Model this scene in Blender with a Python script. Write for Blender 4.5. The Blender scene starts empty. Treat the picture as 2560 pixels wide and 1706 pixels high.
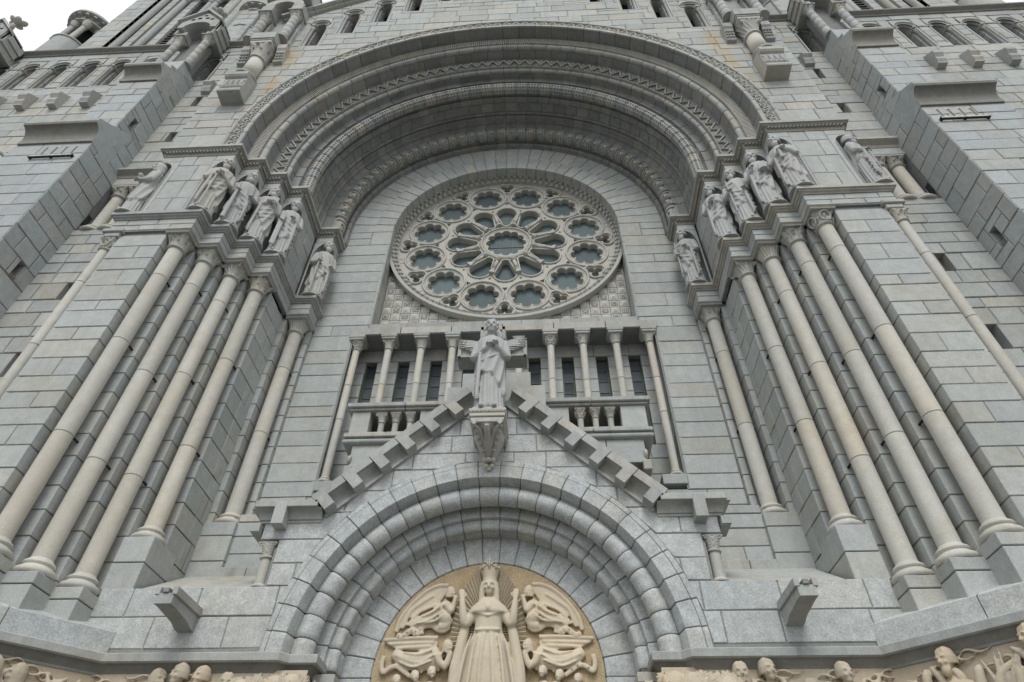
import bpy, math, random
import numpy as np
from mathutils import Vector, Matrix
random.seed(11)
RNG = np.random.default_rng(5)
sc = bpy.context.scene
COL = sc.collection
pi, sin, cos, sqrt = math.pi, math.sin, math.cos, math.sqrt

# ------------------------------------------------------------------ camera
cam_d = bpy.data.cameras.new('camera'); cam = bpy.data.objects.new('camera', cam_d); COL.objects.link(cam)
R_ = Vector((0.99876773, 0.04911760, 0.00710513)); U_ = Vector((0.02904177, -0.69453084, 0.71887654)); F_ = Vector((-0.04024422, 0.71778435, 0.69510146))
M = Matrix((R_, U_, -F_)).transposed().to_4x4(); M.translation = Vector((0.760, -10.228, 1.60)); cam.matrix_world = M
cam_d.sensor_width = 36.0; cam_d.lens = 36.0 * 1560.91 / 2560.0; cam_d.clip_end = 6000; cam_d.clip_start = 0.05
sc.camera = cam
# ------------------------------------------------------------------ sky (white overcast) and sun behind cloud
SUN_EL, SUN_AZ = math.radians(50), math.radians(2)      # azimuth measured from -Y (in front of the church) towards +X
w = bpy.data.worlds.new('World'); sc.world = w; w.use_nodes = True
nt = w.node_tree; bg = nt.nodes['Background']
sky = nt.nodes.new('ShaderNodeTexSky'); sky.sky_type = 'NISHITA'; sky.sun_disc = False
sky.sun_elevation = SUN_EL; sky.sun_rotation = math.radians(180) - SUN_AZ
hsv = nt.nodes.new('ShaderNodeHueSaturation'); hsv.inputs['Saturation'].default_value = 0.25; hsv.inputs['Value'].default_value = 1.0
mixw = nt.nodes.new('ShaderNodeMix'); mixw.data_type = 'RGBA'; mixw.inputs[0].default_value = 0.93
mixw.inputs[7].default_value = (10.6, 11.0, 11.5, 1)
nt.links.new(sky.outputs[0], hsv.inputs['Color']); nt.links.new(hsv.outputs[0], mixw.inputs[6]); nt.links.new(mixw.outputs[2], bg.inputs[0])
bg.inputs[1].default_value = 0.082
sd = bpy.data.lights.new('sun', 'SUN'); sd.energy = 1.5; sd.angle = math.radians(24); sd.color = (1.0, 0.985, 0.96)
so = bpy.data.objects.new('sun', sd); COL.objects.link(so)
sdir = Vector((sin(SUN_AZ) * cos(SUN_EL), -cos(SUN_AZ) * cos(SUN_EL), sin(SUN_EL)))
so.rotation_euler = sdir.to_track_quat('Z', 'Y').to_euler(); so.location = sdir * 60
vs = sc.view_settings; vs.view_transform = 'Standard'; vs.look = 'None'; vs.exposure = 0.33; vs.gamma = 1.0; vs.use_curve_mapping = False
sc.cycles.max_bounces = 6; sc.cycles.diffuse_bounces = 4

# ------------------------------------------------------------------ materials
def nn(nt, t, **kw):
    n = nt.nodes.new(t)
    for k, v in kw.items(): setattr(n, k, v)
    return n
def stone_mat(name, cool, neutral, warm, spread=0.10, island=False, speck=0.5, stain=0.35, streak=0.25, rough=0.85, bump=0.25, dirt=(0.105, 0.10, 0.088), wpos=(0.25, 0.62, 0.93), rust=False):
    m = bpy.data.materials.new(name); m.use_nodes = True; nt = m.node_tree; L = nt.links
    bs = nt.nodes['Principled BSDF']; bs.inputs['Roughness'].default_value = rough; bs.inputs['Specular IOR Level'].default_value = 0.25
    geo = nn(nt, 'ShaderNodeNewGeometry'); oi = nn(nt, 'ShaderNodeObjectInfo')
    rnd = geo.outputs['Random Per Island'] if island else oi.outputs['Random']
    ramp = nn(nt, 'ShaderNodeValToRGB'); cr = ramp.color_ramp
    cr.elements[0].position = wpos[0]; cr.elements[0].color = (*cool, 1); cr.elements[1].position = wpos[2]; cr.elements[1].color = (*warm, 1)
    e = cr.elements.new(wpos[1]); e.color = (*neutral, 1)
    L.new(rnd, ramp.inputs[0])
    # brightness from another hash of the same number
    h1 = nn(nt, 'ShaderNodeMath', operation='MULTIPLY'); h1.inputs[1].default_value = 91.7; L.new(rnd, h1.inputs[0])
    h2 = nn(nt, 'ShaderNodeMath', operation='FRACT'); L.new(h1.outputs[0], h2.inputs[0])
    br = nn(nt, 'ShaderNodeMapRange'); br.inputs[3].default_value = 1 - spread; br.inputs[4].default_value = 1 + spread; L.new(h2.outputs[0], br.inputs[0])
    def noise(scale, detail, sx=1, sy=1, sz=1, rough=0.6):
        mp = nn(nt, 'ShaderNodeMapping'); mp.inputs['Scale'].default_value = (sx, sy, sz); L.new(geo.outputs['Position'], mp.inputs['Vector'])
        n = nn(nt, 'ShaderNodeTexNoise'); n.inputs['Scale'].default_value = scale; n.inputs['Detail'].default_value = detail; n.inputs['Roughness'].default_value = rough
        L.new(mp.outputs[0], n.inputs['Vector']); return n.outputs['Fac']
    def rng(sock, a, b, c, d):
        r = nn(nt, 'ShaderNodeMapRange'); r.inputs[1].default_value = a; r.inputs[2].default_value = b; r.inputs[3].default_value = c; r.inputs[4].default_value = d
        L.new(sock, r.inputs[0]); return r.outputs[0]
    def mul(a, b):
        x = nn(nt, 'ShaderNodeMath', operation='MULTIPLY'); L.new(a, x.inputs[0]); L.new(b, x.inputs[1]); return x.outputs[0]
    n_blotch = noise(1.1, 5); n_mid = noise(7, 5); n_sp = noise(45, 3, rough=0.85); n_str = noise(2.2, 4, 2.2, 2.2, 0.22)
    f = mul(br.outputs[0], rng(n_mid, 0.3, 0.7, 1 - 0.13 * speck - .03, 1 + 0.12 * speck + .03))
    f = mul(f, rng(n_sp, 0.32, 0.68, 1 - 0.30 * speck, 1 + 0.26 * speck))
    v = nn(nt, 'ShaderNodeVectorMath', operation='SCALE'); L.new(ramp.outputs[0], v.inputs[0]); L.new(f, v.inputs['Scale'])
    # warm/lichen stain
    st = nn(nt, 'ShaderNodeMix', data_type='RGBA'); L.new(rng(n_blotch, 0.52, 0.72, 0.0, stain), st.inputs[0]); L.new(v.outputs[0], st.inputs[6])
    tint = nn(nt, 'ShaderNodeMix', data_type='RGBA', blend_type='MULTIPLY'); tint.inputs[0].default_value = 1.0; L.new(v.outputs[0], tint.inputs[6]); tint.inputs[7].default_value = (0.93, 0.86, 0.73, 1)
    L.new(tint.outputs[2], st.inputs[7])
    # rain streaks of dark dirt
    dr = nn(nt, 'ShaderNodeMix', data_type='RGBA'); sfac = mul(rng(n_str, 0.50, 0.74, 0.0, streak), rng(n_mid, 0.35, 0.62, 0.25, 1.0)); L.new(sfac, dr.inputs[0])
    L.new(st.outputs[2], dr.inputs[6]); dr.inputs[7].default_value = (*dirt, 1)
    last = dr.outputs[2]
    if rust:        # rust run-off below the corbelled columns
        sx = nn(nt, 'ShaderNodeSeparateXYZ'); L.new(geo.outputs['Position'], sx.inputs[0])
        ab = nn(nt, 'ShaderNodeMath', operation='ABSOLUTE'); L.new(sx.outputs[0], ab.inputs[0])
        wob = rng(noise(1.3, 3, 1, 1, .6), .3, .7, -.35, .35); sm_ = nn(nt, 'ShaderNodeMath', operation='ADD'); L.new(ab.outputs[0], sm_.inputs[0]); L.new(wob, sm_.inputs[1])
        df = nn(nt, 'ShaderNodeMath', operation='SUBTRACT'); L.new(sm_.outputs[0], df.inputs[0]); df.inputs[1].default_value = 6.15
        da = nn(nt, 'ShaderNodeMath', operation='ABSOLUTE'); L.new(df.outputs[0], da.inputs[0])
        fac = mul(mul(rng(da.outputs[0], .06, .42, .75, 0.0), rng(sx.outputs[2], 15.2, 17.5, 0.15, 1.0)), rng(noise(3.5, 5, 1, 1, .5), .38, .6, 0.0, 1.0))
        fac = mul(fac, rng(sx.outputs[2], 20.2, 20.7, 1.0, 0.0))
        rs = nn(nt, 'ShaderNodeMix', data_type='RGBA'); L.new(fac, rs.inputs[0]); L.new(last, rs.inputs[6]); rs.inputs[7].default_value = (0.42, 0.30, 0.13, 1); last = rs.outputs[2]
    L.new(last, bs.inputs['Base Color'])
    if bump:
        bp = nn(nt, 'ShaderNodeBump'); bp.inputs['Strength'].default_value = bump; bp.inputs['Distance'].default_value = 0.02
        ad = nn(nt, 'ShaderNodeMath', operation='ADD'); sm = nn(nt, 'ShaderNodeMath', operation='MULTIPLY'); sm.inputs[1].default_value = 0.35
        L.new(n_sp, sm.inputs[0]); L.new(sm.outputs[0], ad.inputs[0]); L.new(n_mid, ad.inputs[1]); L.new(ad.outputs[0], bp.inputs['Height']); L.new(bp.outputs[0], bs.inputs['Normal'])
    return m
def plain_mat(name, col, rough=0.6, metal=0.0, spec=0.4):
    m = bpy.data.materials.new(name); m.use_nodes = True; nt = m.node_tree; b = nt.nodes['Principled BSDF']
    b.inputs['Roughness'].default_value = rough; b.inputs['Metallic'].default_value = metal; b.inputs['Specular IOR Level'].default_value = spec
    n = nn(nt, 'ShaderNodeTexNoise'); n.inputs['Scale'].default_value = 14; n.inputs['Detail'].default_value = 4
    g = nn(nt, 'ShaderNodeNewGeometry'); nt.links.new(g.outputs['Position'], n.inputs['Vector'])
    r = nn(nt, 'ShaderNodeMapRange'); r.inputs[1].default_value = .3; r.inputs[2].default_value = .7; r.inputs[3].default_value = .82; r.inputs[4].default_value = 1.15; nt.links.new(n.outputs['Fac'], r.inputs[0])
    v = nn(nt, 'ShaderNodeVectorMath', operation='SCALE'); v.inputs[0].default_value = col; nt.links.new(r.outputs[0], v.inputs['Scale'])
    nt.links.new(v.outputs[0], b.inputs['Base Color']); return m
GRAN = stone_mat('granite_ashlar', (0.388, 0.41, 0.4), (0.402, 0.42, 0.402), (0.413, 0.416, 0.384), spread=0.07, streak=.22, stain=.5)
GRAN_ROUGH = stone_mat('granite_warm_coursed', (0.385, 0.402, 0.388), (0.402, 0.412, 0.39), (0.418, 0.41, 0.368), spread=0.10, stain=0.6, streak=0.30, rust=True)
GRAN_BLUE = stone_mat('granite_blue_ashlar', (0.38, 0.408, 0.408), (0.395, 0.416, 0.408), (0.404, 0.412, 0.392), spread=0.08, stain=0.4, streak=0.2)
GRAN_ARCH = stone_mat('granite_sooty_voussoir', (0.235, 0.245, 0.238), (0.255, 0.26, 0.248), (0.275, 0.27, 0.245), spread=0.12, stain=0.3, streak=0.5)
GRAN_PORT = stone_mat('granite_portal', (0.428, 0.452, 0.447), (0.445, 0.462, 0.45), (0.452, 0.458, 0.432), spread=0.05, stain=0.3, streak=0.12, speck=1.0)
TRIM = stone_mat('granite_trim', (0.36, 0.375, 0.36), (0.39, 0.395, 0.37), (0.42, 0.405, 0.36), spread=0.08, stain=0.5, streak=0.5)
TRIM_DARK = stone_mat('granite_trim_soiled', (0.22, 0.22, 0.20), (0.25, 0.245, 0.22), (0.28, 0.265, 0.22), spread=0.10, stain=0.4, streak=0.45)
COLM = stone_mat('limestone_column', (0.5, 0.49, 0.445), (0.515, 0.498, 0.442), (0.535, 0.495, 0.42), spread=0.07, speck=0.35, stain=0.5, streak=0.12, bump=.12, wpos=(0.1,0.7,1.0))
CARV = stone_mat('limestone_carving', (0.42, 0.42, 0.39), (0.455, 0.445, 0.40), (0.48, 0.455, 0.39), spread=0.06, speck=0.3, stain=0.35, streak=0.2, bump=.1)
STAT = stone_mat('limestone_statue', (0.40, 0.41, 0.40), (0.43, 0.43, 0.41), (0.45, 0.44, 0.40), spread=0.06, speck=0.3, stain=0.3, streak=0.25, bump=.1)
TRAC = stone_mat('limestone_tracery', (0.46, 0.46, 0.43), (0.48, 0.475, 0.43), (0.50, 0.48, 0.43), spread=0.05, speck=0.3, stain=0.4, streak=0.2, bump=.1)
SAND = stone_mat('sandstone_relief', (0.55, 0.485, 0.375), (0.56, 0.49, 0.375), (0.575, 0.495, 0.37), spread=0.05, speck=0.25, stain=0.45, streak=0.12, bump=.1, dirt=(0.25, 0.19, 0.12))
SANDBG = stone_mat('sandstone_field', (0.42, 0.335, 0.215), (0.43, 0.34, 0.215), (0.44, 0.345, 0.215), spread=0.03, speck=0.9, stain=0.5, streak=0.15, bump=.7, dirt=(0.28, 0.2, 0.11))
SANDF = stone_mat('sandstone_frieze', (0.45, 0.395, 0.31), (0.46, 0.40, 0.305), (0.48, 0.40, 0.29), spread=0.10, speck=0.3, stain=0.4, streak=0.25, bump=.15, dirt=(0.17, 0.135, 0.09))
MORT = stone_mat('mortar_grey', (0.235, 0.25, 0.24), (0.24, 0.252, 0.24), (0.245, 0.25, 0.23), spread=0.05, speck=.6, stain=0.2, streak=0.2)
MORT_L = stone_mat('mortar_sand', (0.25, 0.245, 0.215), (0.26, 0.25, 0.215), (0.265, 0.25, 0.21), spread=0.05, speck=.6, stain=0.3, streak=0.35)
PLAINW = stone_mat('granite_plain', (0.36, 0.375, 0.37), (0.38, 0.39, 0.375), (0.40, 0.39, 0.35), spread=0.05, stain=0.4, streak=0.3)
VOID = plain_mat('dark_interior', (0.012, 0.013, 0.014), 0.95, spec=.1)
GREENF = plain_mat('green_painted_steel', (0.035, 0.085, 0.06), 0.5)
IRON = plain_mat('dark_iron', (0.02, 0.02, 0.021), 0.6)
LEAD = plain_mat('dull_lead', (0.16, 0.19, 0.19), 0.6)
METAL = plain_mat('pale_aluminium', (0.62, 0.60, 0.56), 0.4, metal=.3)
LOUV = plain_mat('dark_louvre', (0.05, 0.046, 0.04), 0.8)
def glass_mat(name, c0, c1):
    m = bpy.data.materials.new(name); m.use_nodes = True; nt = m.node_tree; b = nt.nodes['Principled BSDF']
    b.inputs['Roughness'].default_value = 0.6; b.inputs['Specular IOR Level'].default_value = 0.2
    n = nn(nt, 'ShaderNodeTexNoise'); n.inputs['Scale'].default_value = 3.0; n.inputs['Detail'].default_value = 3
    g = nn(nt, 'ShaderNodeNewGeometry'); nt.links.new(g.outputs['Position'], n.inputs['Vector'])
    oi = nn(nt, 'ShaderNodeObjectInfo'); a = nn(nt, 'ShaderNodeMath', operation='ADD'); nt.links.new(oi.outputs['Random'], a.inputs[0]); nt.links.new(n.outputs['Fac'], a.inputs[1])
    hm = nn(nt, 'ShaderNodeMath', operation='MULTIPLY'); hm.inputs[1].default_value = 0.5; nt.links.new(a.outputs[0], hm.inputs[0])
    r = nn(nt, 'ShaderNodeValToRGB'); r.color_ramp.elements[0].color = (*c0, 1); r.color_ramp.elements[1].color = (*c1, 1); r.color_ramp.elements[0].position = .25; r.color_ramp.elements[1].position = .75
    nt.links.new(hm.outputs[0], r.inputs[0]); nt.links.new(r.outputs[0], b.inputs['Base Color']); return m
GLASS = glass_mat('leaded_glass_rose', (0.075, 0.105, 0.11), (0.12, 0.16, 0.165))
GLASS2 = glass_mat('leaded_glass_gallery', (0.05, 0.058, 0.066), (0.13, 0.14, 0.15))

# ------------------------------------------------------------------ object helpers
def mesh_from(name, verts, faces, mat, smooth=False, ang=None):
    me = bpy.data.meshes.new(name); me.from_pydata([tuple(v) for v in verts], [], faces); me.materials.append(mat)
    if smooth:
        me.polygons.foreach_set('use_smooth', [True] * len(me.polygons))
        if ang: me.set_sharp_from_angle(angle=math.radians(ang))
    me.update(); return me
def put(name, me, parent=None):
    o = bpy.data.objects.new(name, me); COL.objects.link(o)
    if parent is not None:
        o.parent = parent
        p = parent; off = Vector((0, 0, 0))
        while p is not None: off += p.location; p = p.parent
        o.location = -off
    return o
def part(name, verts, faces, mat, parent=None, smooth=False, ang=None):
    return put(name, mesh_from(name, verts, faces, mat, smooth, ang), parent)
def tag(o, label, cat, group=None, kind=None):
    if label: o['label'] = label
    if cat: o['category'] = cat
    if group: o['group'] = group
    if kind: o['kind'] = kind
    return o
def thing(name, label, cat, loc=(0, 0, 0), group=None, kind=None):
    o = bpy.data.objects.new(name, None); COL.objects.link(o); o.location = loc; o.empty_display_size = .2
    return tag(o, label, cat, group, kind)
class MB:
    'collects shapes into one mesh'
    def __init__(s): s.v = []; s.f = []
    def add(s, verts, faces):
        n = len(s.v); s.v += [tuple(v) for v in verts]; s.f += [tuple(i + n for i in f) for f in faces]; return s
    def box(s, x0, x1, y0, y1, z0, z1, ch=0.0):
        s.add(*boxg(x0, x1, y0, y1, z0, z1, ch)); return s
    def build(s, name, mat, parent=None, smooth=False, ang=None): return part(name, s.v, s.f, mat, parent, smooth, ang)
def boxg(x0, x1, y0, y1, z0, z1, ch=0.0):
    if x0 > x1: x0, x1 = x1, x0
    if y0 > y1: y0, y1 = y1, y0
    if z0 > z1: z0, z1 = z1, z0
    if ch <= 0:
        v = [(x, y, z) for z in (z0, z1) for y in (y0, y1) for x in (x0, x1)]
        return v, [(0, 2, 3, 1), (4, 5, 7, 6), (0, 1, 5, 4), (2, 6, 7, 3), (0, 4, 6, 2), (1, 3, 7, 5)]
    ch = min(ch, (x1 - x0) * .45, (y1 - y0) * .45, (z1 - z0) * .45)
    V = []; I = {}
    for k in (0, 1):
        for j in (0, 1):
            for i in (0, 1):
                c = [(x0, x1)[i], (y0, y1)[j], (z0, z1)[k]]; d = [ch if i == 0 else -ch, ch if j == 0 else -ch, ch if k == 0 else -ch]
                for ax in range(3):       # vertex lying on the face normal to ax
                    p = list(c)
                    for q in range(3):
                        if q != ax: p[q] += d[q]
                    I[(i, j, k, ax)] = len(V); V.append(tuple(p))
    Fc = []
    q4 = [(0, 0), (1, 0), (1, 1), (0, 1)]
    for s in (0, 1):
        a = [I[(s, j, k, 0)] for j, k in q4]; Fc.append(tuple(a if s else a[::-1]))
        a = [I[(i, s, k, 1)] for i, k in q4]; Fc.append(tuple(a[::-1] if s else a))
        a = [I[(i, j, s, 2)] for i, j in q4]; Fc.append(tuple(a if s else a[::-1]))
    for j in (0, 1):
        for k in (0, 1): Fc.append((I[(0, j, k, 1)], I[(1, j, k, 1)], I[(1, j, k, 2)], I[(0, j, k, 2)]))
    for i in (0, 1):
        for k in (0, 1): Fc.append((I[(i, 0, k, 0)], I[(i, 1, k, 0)], I[(i, 1, k, 2)], I[(i, 0, k, 2)]))
        for j in (0, 1): Fc.append((I[(i, j, 0, 0)], I[(i, j, 1, 0)], I[(i, j, 1, 1)], I[(i, j, 0, 1)]))
        for j in (0, 1):
            for k in (0, 1): Fc.append((I[(i, j, k, 0)], I[(i, j, k, 1)], I[(i, j, k, 2)]))
    return V, Fc
def fixn(me):
    import bmesh
    b = bmesh.new(); b.from_mesh(me); bmesh.ops.recalc_face_normals(b, faces=b.faces); b.to_mesh(me); b.free(); return me
def lathe(prof, n=24, c=(0, 0, 0), a0=0, a1=2 * pi, cap=True):
    'profile [(r,z)] about a vertical axis at c'
    full = abs(a1 - a0 - 2 * pi) < 1e-6; m = n if full else n + 1
    v = [(c[0] + r * cos(a0 + (a1 - a0) * i / n), c[1] + r * sin(a0 + (a1 - a0) * i / n), c[2] + z) for r, z in prof for i in range(m)]
    f = []
    for k in range(len(prof) - 1):
        for i in range(n):
            a, b = k * m + i, k * m + (i + 1) % m
            f.append((a, b, b + m, a + m))
    if cap and full: f.append(tuple(range(m))[::-1]); f.append(tuple(range((len(prof) - 1) * m, len(prof) * m)))
    return v, f
def tube(pts, rad, n=8, cap=True):
    'round tube along 3-D points with a radius for each'
    pts = [Vector(p) for p in pts]; m = len(pts)
    if not hasattr(rad, '__len__'): rad = [rad] * m
    v = []; f = []; pn = None
    for i, p in enumerate(pts):
        t = (pts[min(i + 1, m - 1)] - pts[max(i - 1, 0)]).normalized()
        if pn is None: pn = t.orthogonal().normalized()
        pn = (pn - t * pn.dot(t)); pn = pn.normalized() if pn.length > 1e-6 else t.orthogonal().normalized()
        b = t.cross(pn)
        for k in range(n):
            a = 2 * pi * k / n; v.append(p + (pn * cos(a) + b * sin(a)) * rad[i])
    for i in range(m - 1):
        for k in range(n):
            a, b2 = i * n + k, i * n + (k + 1) % n
            f.append((a, b2, b2 + n, a + n))
    if cap: f.append(tuple(range(n))[::-1]); f.append(tuple(range((m - 1) * n, m * n)))
    return v, f
def ellipsoid(c, r, nu=12, nv=8, rot=None):
    c = Vector(c); v = []; f = []
    for j in range(nv + 1):
        ph = -pi / 2 + pi * j / nv
        for i in range(nu):
            a = 2 * pi * i / nu; p = Vector((r[0] * cos(ph) * cos(a), r[1] * cos(ph) * sin(a), r[2] * sin(ph)))
            if rot is not None: p = rot @ p
            v.append(c + p)
    for j in range(nv):
        for i in range(nu):
            a, b = j * nu + i, j * nu + (i + 1) % nu
            f.append((a, b, b + nu, a + nu))
    return v, f
def prism(poly, fn, d0, d1):
    'poly [(u,v)] extruded between depths d0 (front) and d1 through fn(u,v,d)'
    n = len(poly); v = [fn(a, b, d0) for a, b in poly] + [fn(a, b, d1) for a, b in poly]
    return v, [tuple(range(n)), tuple(range(n, 2 * n))[::-1]] + [(i, i + n, (i + 1) % n + n, (i + 1) % n) for i in range(n)]
def resample(p, n):
    'Catmull-Rom through points'
    P = [Vector(q) for q in p]; P = [2 * P[0] - P[1]] + P + [2 * P[-1] - P[-2]]; out = []
    segs = len(P) - 3
    for k in range(n):
        t = k / (n - 1) * segs; i = min(int(t), segs - 1); t -= i; a, b, c, d = P[i:i + 4]
        out.append(0.5 * ((2 * b) + (c - a) * t + (2 * a - 5 * b + 4 * c - d) * t * t + (3 * b - a - 3 * c + d) * t ** 3))
    return out
def lerpv(xs, ys, x):
    return float(np.interp(x, xs, ys))
# ---- ashlar
JG, CHF = 0.015, 0.008          # joint width, arris chamfer
def clip_half(poly, a, b, c):
    out = []
    for i in range(len(poly)):
        p, q = poly[i], poly[(i + 1) % len(poly)]; dp, dq = a * p[0] + b * p[1] - c, a * q[0] + b * q[1] - c
        if dp <= 0: out.append(p)
        if (dp < 0 < dq) or (dq < 0 < dp):
            t = dp / (dp - dq); out.append((p[0] + (q[0] - p[0]) * t, p[1] + (q[1] - p[1]) * t))
    return out
def area(poly): return 0.5 * sum(poly[i][0] * poly[(i + 1) % len(poly)][1] - poly[(i + 1) % len(poly)][0] * poly[i][1] for i in range(len(poly)))
def inset(poly, d):
    if area(poly) < 0: poly = poly[::-1]
    out = poly
    for i in range(len(poly)):
        p, q = poly[i], poly[(i + 1) % len(poly)]; ex, ey = q[0] - p[0], q[1] - p[1]; l = math.hypot(ex, ey)
        if l < 1e-6: continue
        nx, ny = ey / l, -ex / l
        out = clip_half(out, nx, ny, nx * p[0] + ny * p[1] - d)
        if len(out) < 3: return []
    return out
def clean(poly, eps=.006):
    out = []
    for p in poly:
        if not out or math.hypot(p[0] - out[-1][0], p[1] - out[-1][1]) > eps: out.append(p)
    if len(out) > 1 and math.hypot(out[0][0] - out[-1][0], out[0][1] - out[-1][1]) <= eps: out.pop()
    return out
def stone(poly, fn, mat, parent, depth=0.06, gap=JG, proud=None, name='stone'):
    'one ashlar block: poly in the wall plane, fn(u,v,d) with d = depth behind the face'
    p1 = clean(inset(poly, gap / 2))
    p1 = [(u + random.uniform(-.004, .004), v + random.uniform(-.004, .004)) for u, v in p1]
    if len(p1) < 3 or abs(area(p1)) < 0.004: return None
    p0 = inset(p1, CHF)
    if len(p0) < 3: return None
    n1 = len(p1)
    h = random.uniform(-.006, .006) if proud is None else -proud
    if len(clean(p0)) != n1:            # keep matching rings: scale instead of inset
        cx, cy = sum(a for a, _ in p1) / n1, sum(b for _, b in p1) / n1; p0 = [(cx + (a - cx) * .96, cy + (b - cy) * .96) for a, b in p1]
    else:
        p0 = clean(p0); k = min(range(n1), key=lambda k: sum((p0[(i + k) % n1][0] - p1[i][0]) ** 2 + (p0[(i + k) % n1][1] - p1[i][1]) ** 2 for i in range(n1)))
        p0 = [p0[(i + k) % n1] for i in range(n1)]
    tl = [random.uniform(-.003, .003) for _ in range(2)]
    v = [fn(a, b, h + tl[0] * (1 if i % 2 else -1)) for i, (a, b) in enumerate(p0)] + [fn(a, b, h + CHF) for a, b in p1] + [fn(a, b, depth) for a, b in p1]
    n = n1; f = [tuple(range(n))]
    for r in (0, 1):
        for i in range(n): f.append((r * n + i, (r + 1) * n + i, (r + 1) * n + (i + 1) % n, r * n + (i + 1) % n))
    a, b, c = (Vector(v[i]) for i in (0, 1, 2)); nrm = (b - a).cross(c - a); out = Vector(fn(0, 0, -1)) - Vector(fn(0, 0, 0))
    if nrm.dot(out) < 0: f = [q[::-1] for q in f]
    return part(name, v, f, mat, parent)
def front(y0): return lambda u, v, d: (u, y0 + d, v)
def sidex(x0, s): return lambda u, v, d: (x0 - s * d, u, v)      # face looking towards s*X; u runs along Y
def rect(u0, u1, v0, v1): return [(u0, v0), (u1, v0), (u1, v1), (u0, v1)]
def pieces(poly, holes):
    'rectangles minus rectangles'
    todo = [poly]
    for (a, b, c, d) in holes:
        nxt = []
        for p in todo:
            us = [q[0] for q in p]; vs_ = [q[1] for q in p]
            if max(us) <= a or min(us) >= b or max(vs_) <= c or min(vs_) >= d: nxt.append(p); continue
            mid = clip_half(clip_half(p, 0, 1, d), 0, -1, -c)
            for q in (clip_half(p, 0, -1, -d), clip_half(p, 0, 1, c), clip_half(mid, 1, 0, a) if mid else [], clip_half(mid, -1, 0, -b) if mid else []):
                if len(q) >= 3 and abs(area(q)) > .012: nxt.append(q)
        todo = nxt
    return todo
def outside(poly, cu, cv, R):
    if all(math.hypot(a - cu, b - cv) < R for a, b in poly): return []
    mu, mv = sum(p[0] for p in poly) / len(poly), sum(p[1] for p in poly) / len(poly); d = math.hypot(mu - cu, mv - cv)
    us = [p[0] for p in poly]; vs_ = [p[1] for p in poly]
    nu, nv = min(max(cu, min(us)), max(us)), min(max(cv, min(vs_)), max(vs_))
    if math.hypot(nu - cu, nv - cv) >= R: return poly
    dx, dy = (mu - cu) / d, (mv - cv) / d
    return clip_half(poly, -dx, -dy, -(dx * cu + dy * cv + R))
def rows_between(z0, z1, h, jit=.18):
    n = max(1, round((z1 - z0) / h)); zs = [0.0]
    for _ in range(n): zs.append(zs[-1] + random.uniform(1 - jit, 1 + jit))
    return [z0 + (z1 - z0) * z / zs[-1] for z in zs]
def ashlar(parent, fn, zs, u0, u1, wid, mat, holes=(), circ=None, halves=(), jit=.3, gap=JG, keep=None, depth=.06, name='stone'):
    for k in range(len(zs) - 1):
        a, b = zs[k], zs[k + 1]; A = u0(0.5 * (a + b)) if callable(u0) else u0; B = u1(0.5 * (a + b)) if callable(u1) else u1
        if B - A < .05: continue
        us = [A]; first = True
        while us[-1] < B - 1e-6:
            wv = random.uniform(1 - jit, 1 + jit) * wid
            if first and k % 2: wv *= .55
            first = False
            us.append(us[-1] + wv if B - us[-1] - wv > wid * .35 else B)
        for i in range(len(us) - 1):
            for p in pieces(rect(us[i], us[i + 1], a, b), holes):
                if circ:
                    p = outside(p, *circ)
                    if len(p) < 3: continue
                for hh in halves:
                    p = clip_half(p, *hh)
                    if len(p) < 3: break
                if len(p) < 3: continue
                if keep and not keep(sum(q[0] for q in p) / len(p), sum(q[1] for q in p) / len(p)): continue
                stone(p, fn, mat, parent, gap=gap, depth=depth, name=name)
def stone_box(x0, x1, y0, y1, z0, z1, mat, parent, g=JG, name='stone'):
    return part(name, *boxg(x0, x1, y0, y1, z0 + g / 2, z1 - g / 2, CHF), mat, parent)
def sweep(path, prof, mirror=1, capz=True):
    'horizontal moulding: path [(x,y)] in plan, prof [(out, z)]; out is to the right of the direction of travel; x mirrored by mirror'
    n = len(path); N = []
    for i in range(n - 1):
        dx, dy = path[i + 1][0] - path[i][0], path[i + 1][1] - path[i][1]; l = math.hypot(dx, dy); N.append((dy / l, -dx / l))
    v = []
    for i in range(n):
        if i == 0: m = N[0]
        elif i == n - 1: m = N[-1]
        else:
            d = 1 + N[i - 1][0] * N[i][0] + N[i - 1][1] * N[i][1]; m = ((N[i - 1][0] + N[i][0]) / d, (N[i - 1][1] + N[i][1]) / d)
        for o, z in prof: v.append((mirror * (path[i][0] + m[0] * o), path[i][1] + m[1] * o, z))
    k = len(prof); f = []
    for i in range(n - 1):
        for j in range(k):
            a, b = i * k + j, i * k + (j + 1) % k
            f.append((a, b, b + k, a + k))
    f.append(tuple(range(k))); f.append(tuple(range((n - 1) * k, n * k))[::-1])
    return v, f
def part_fix(name, v, f, mat, parent=None, smooth=False, ang=None):
    me = fixn(mesh_from(name, v, f, mat))
    if smooth:
        me.polygons.foreach_set('use_smooth', [True] * len(me.polygons))
        if ang: me.set_sharp_from_angle(angle=math.radians(ang))
    return put(name, me, parent)

SIDE = {-1: 'on the saw statue side', 1: 'on the cross statues side'}
# ================================================================== ground and body of the church
ground = part('ground', [(-900, -900, 0), (900, -900, 0), (900, 900, 0), (-900, 900, 0)], [(0, 1, 2, 3)], plain_mat('dark_paving', (0.15, 0.148, 0.14), 0.9))
tag(ground, None, None, kind='structure')
ZC = 15.19                      # centre of rose and great arch
ZI = 14.58                      # top of impost cornice
A_ = [(5.87, -3.38), (5.47, -3.01), (5.09, -2.62), (4.71, -2.23), (4.25, -1.03)]     # jamb arrises
YW = -0.5

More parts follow.
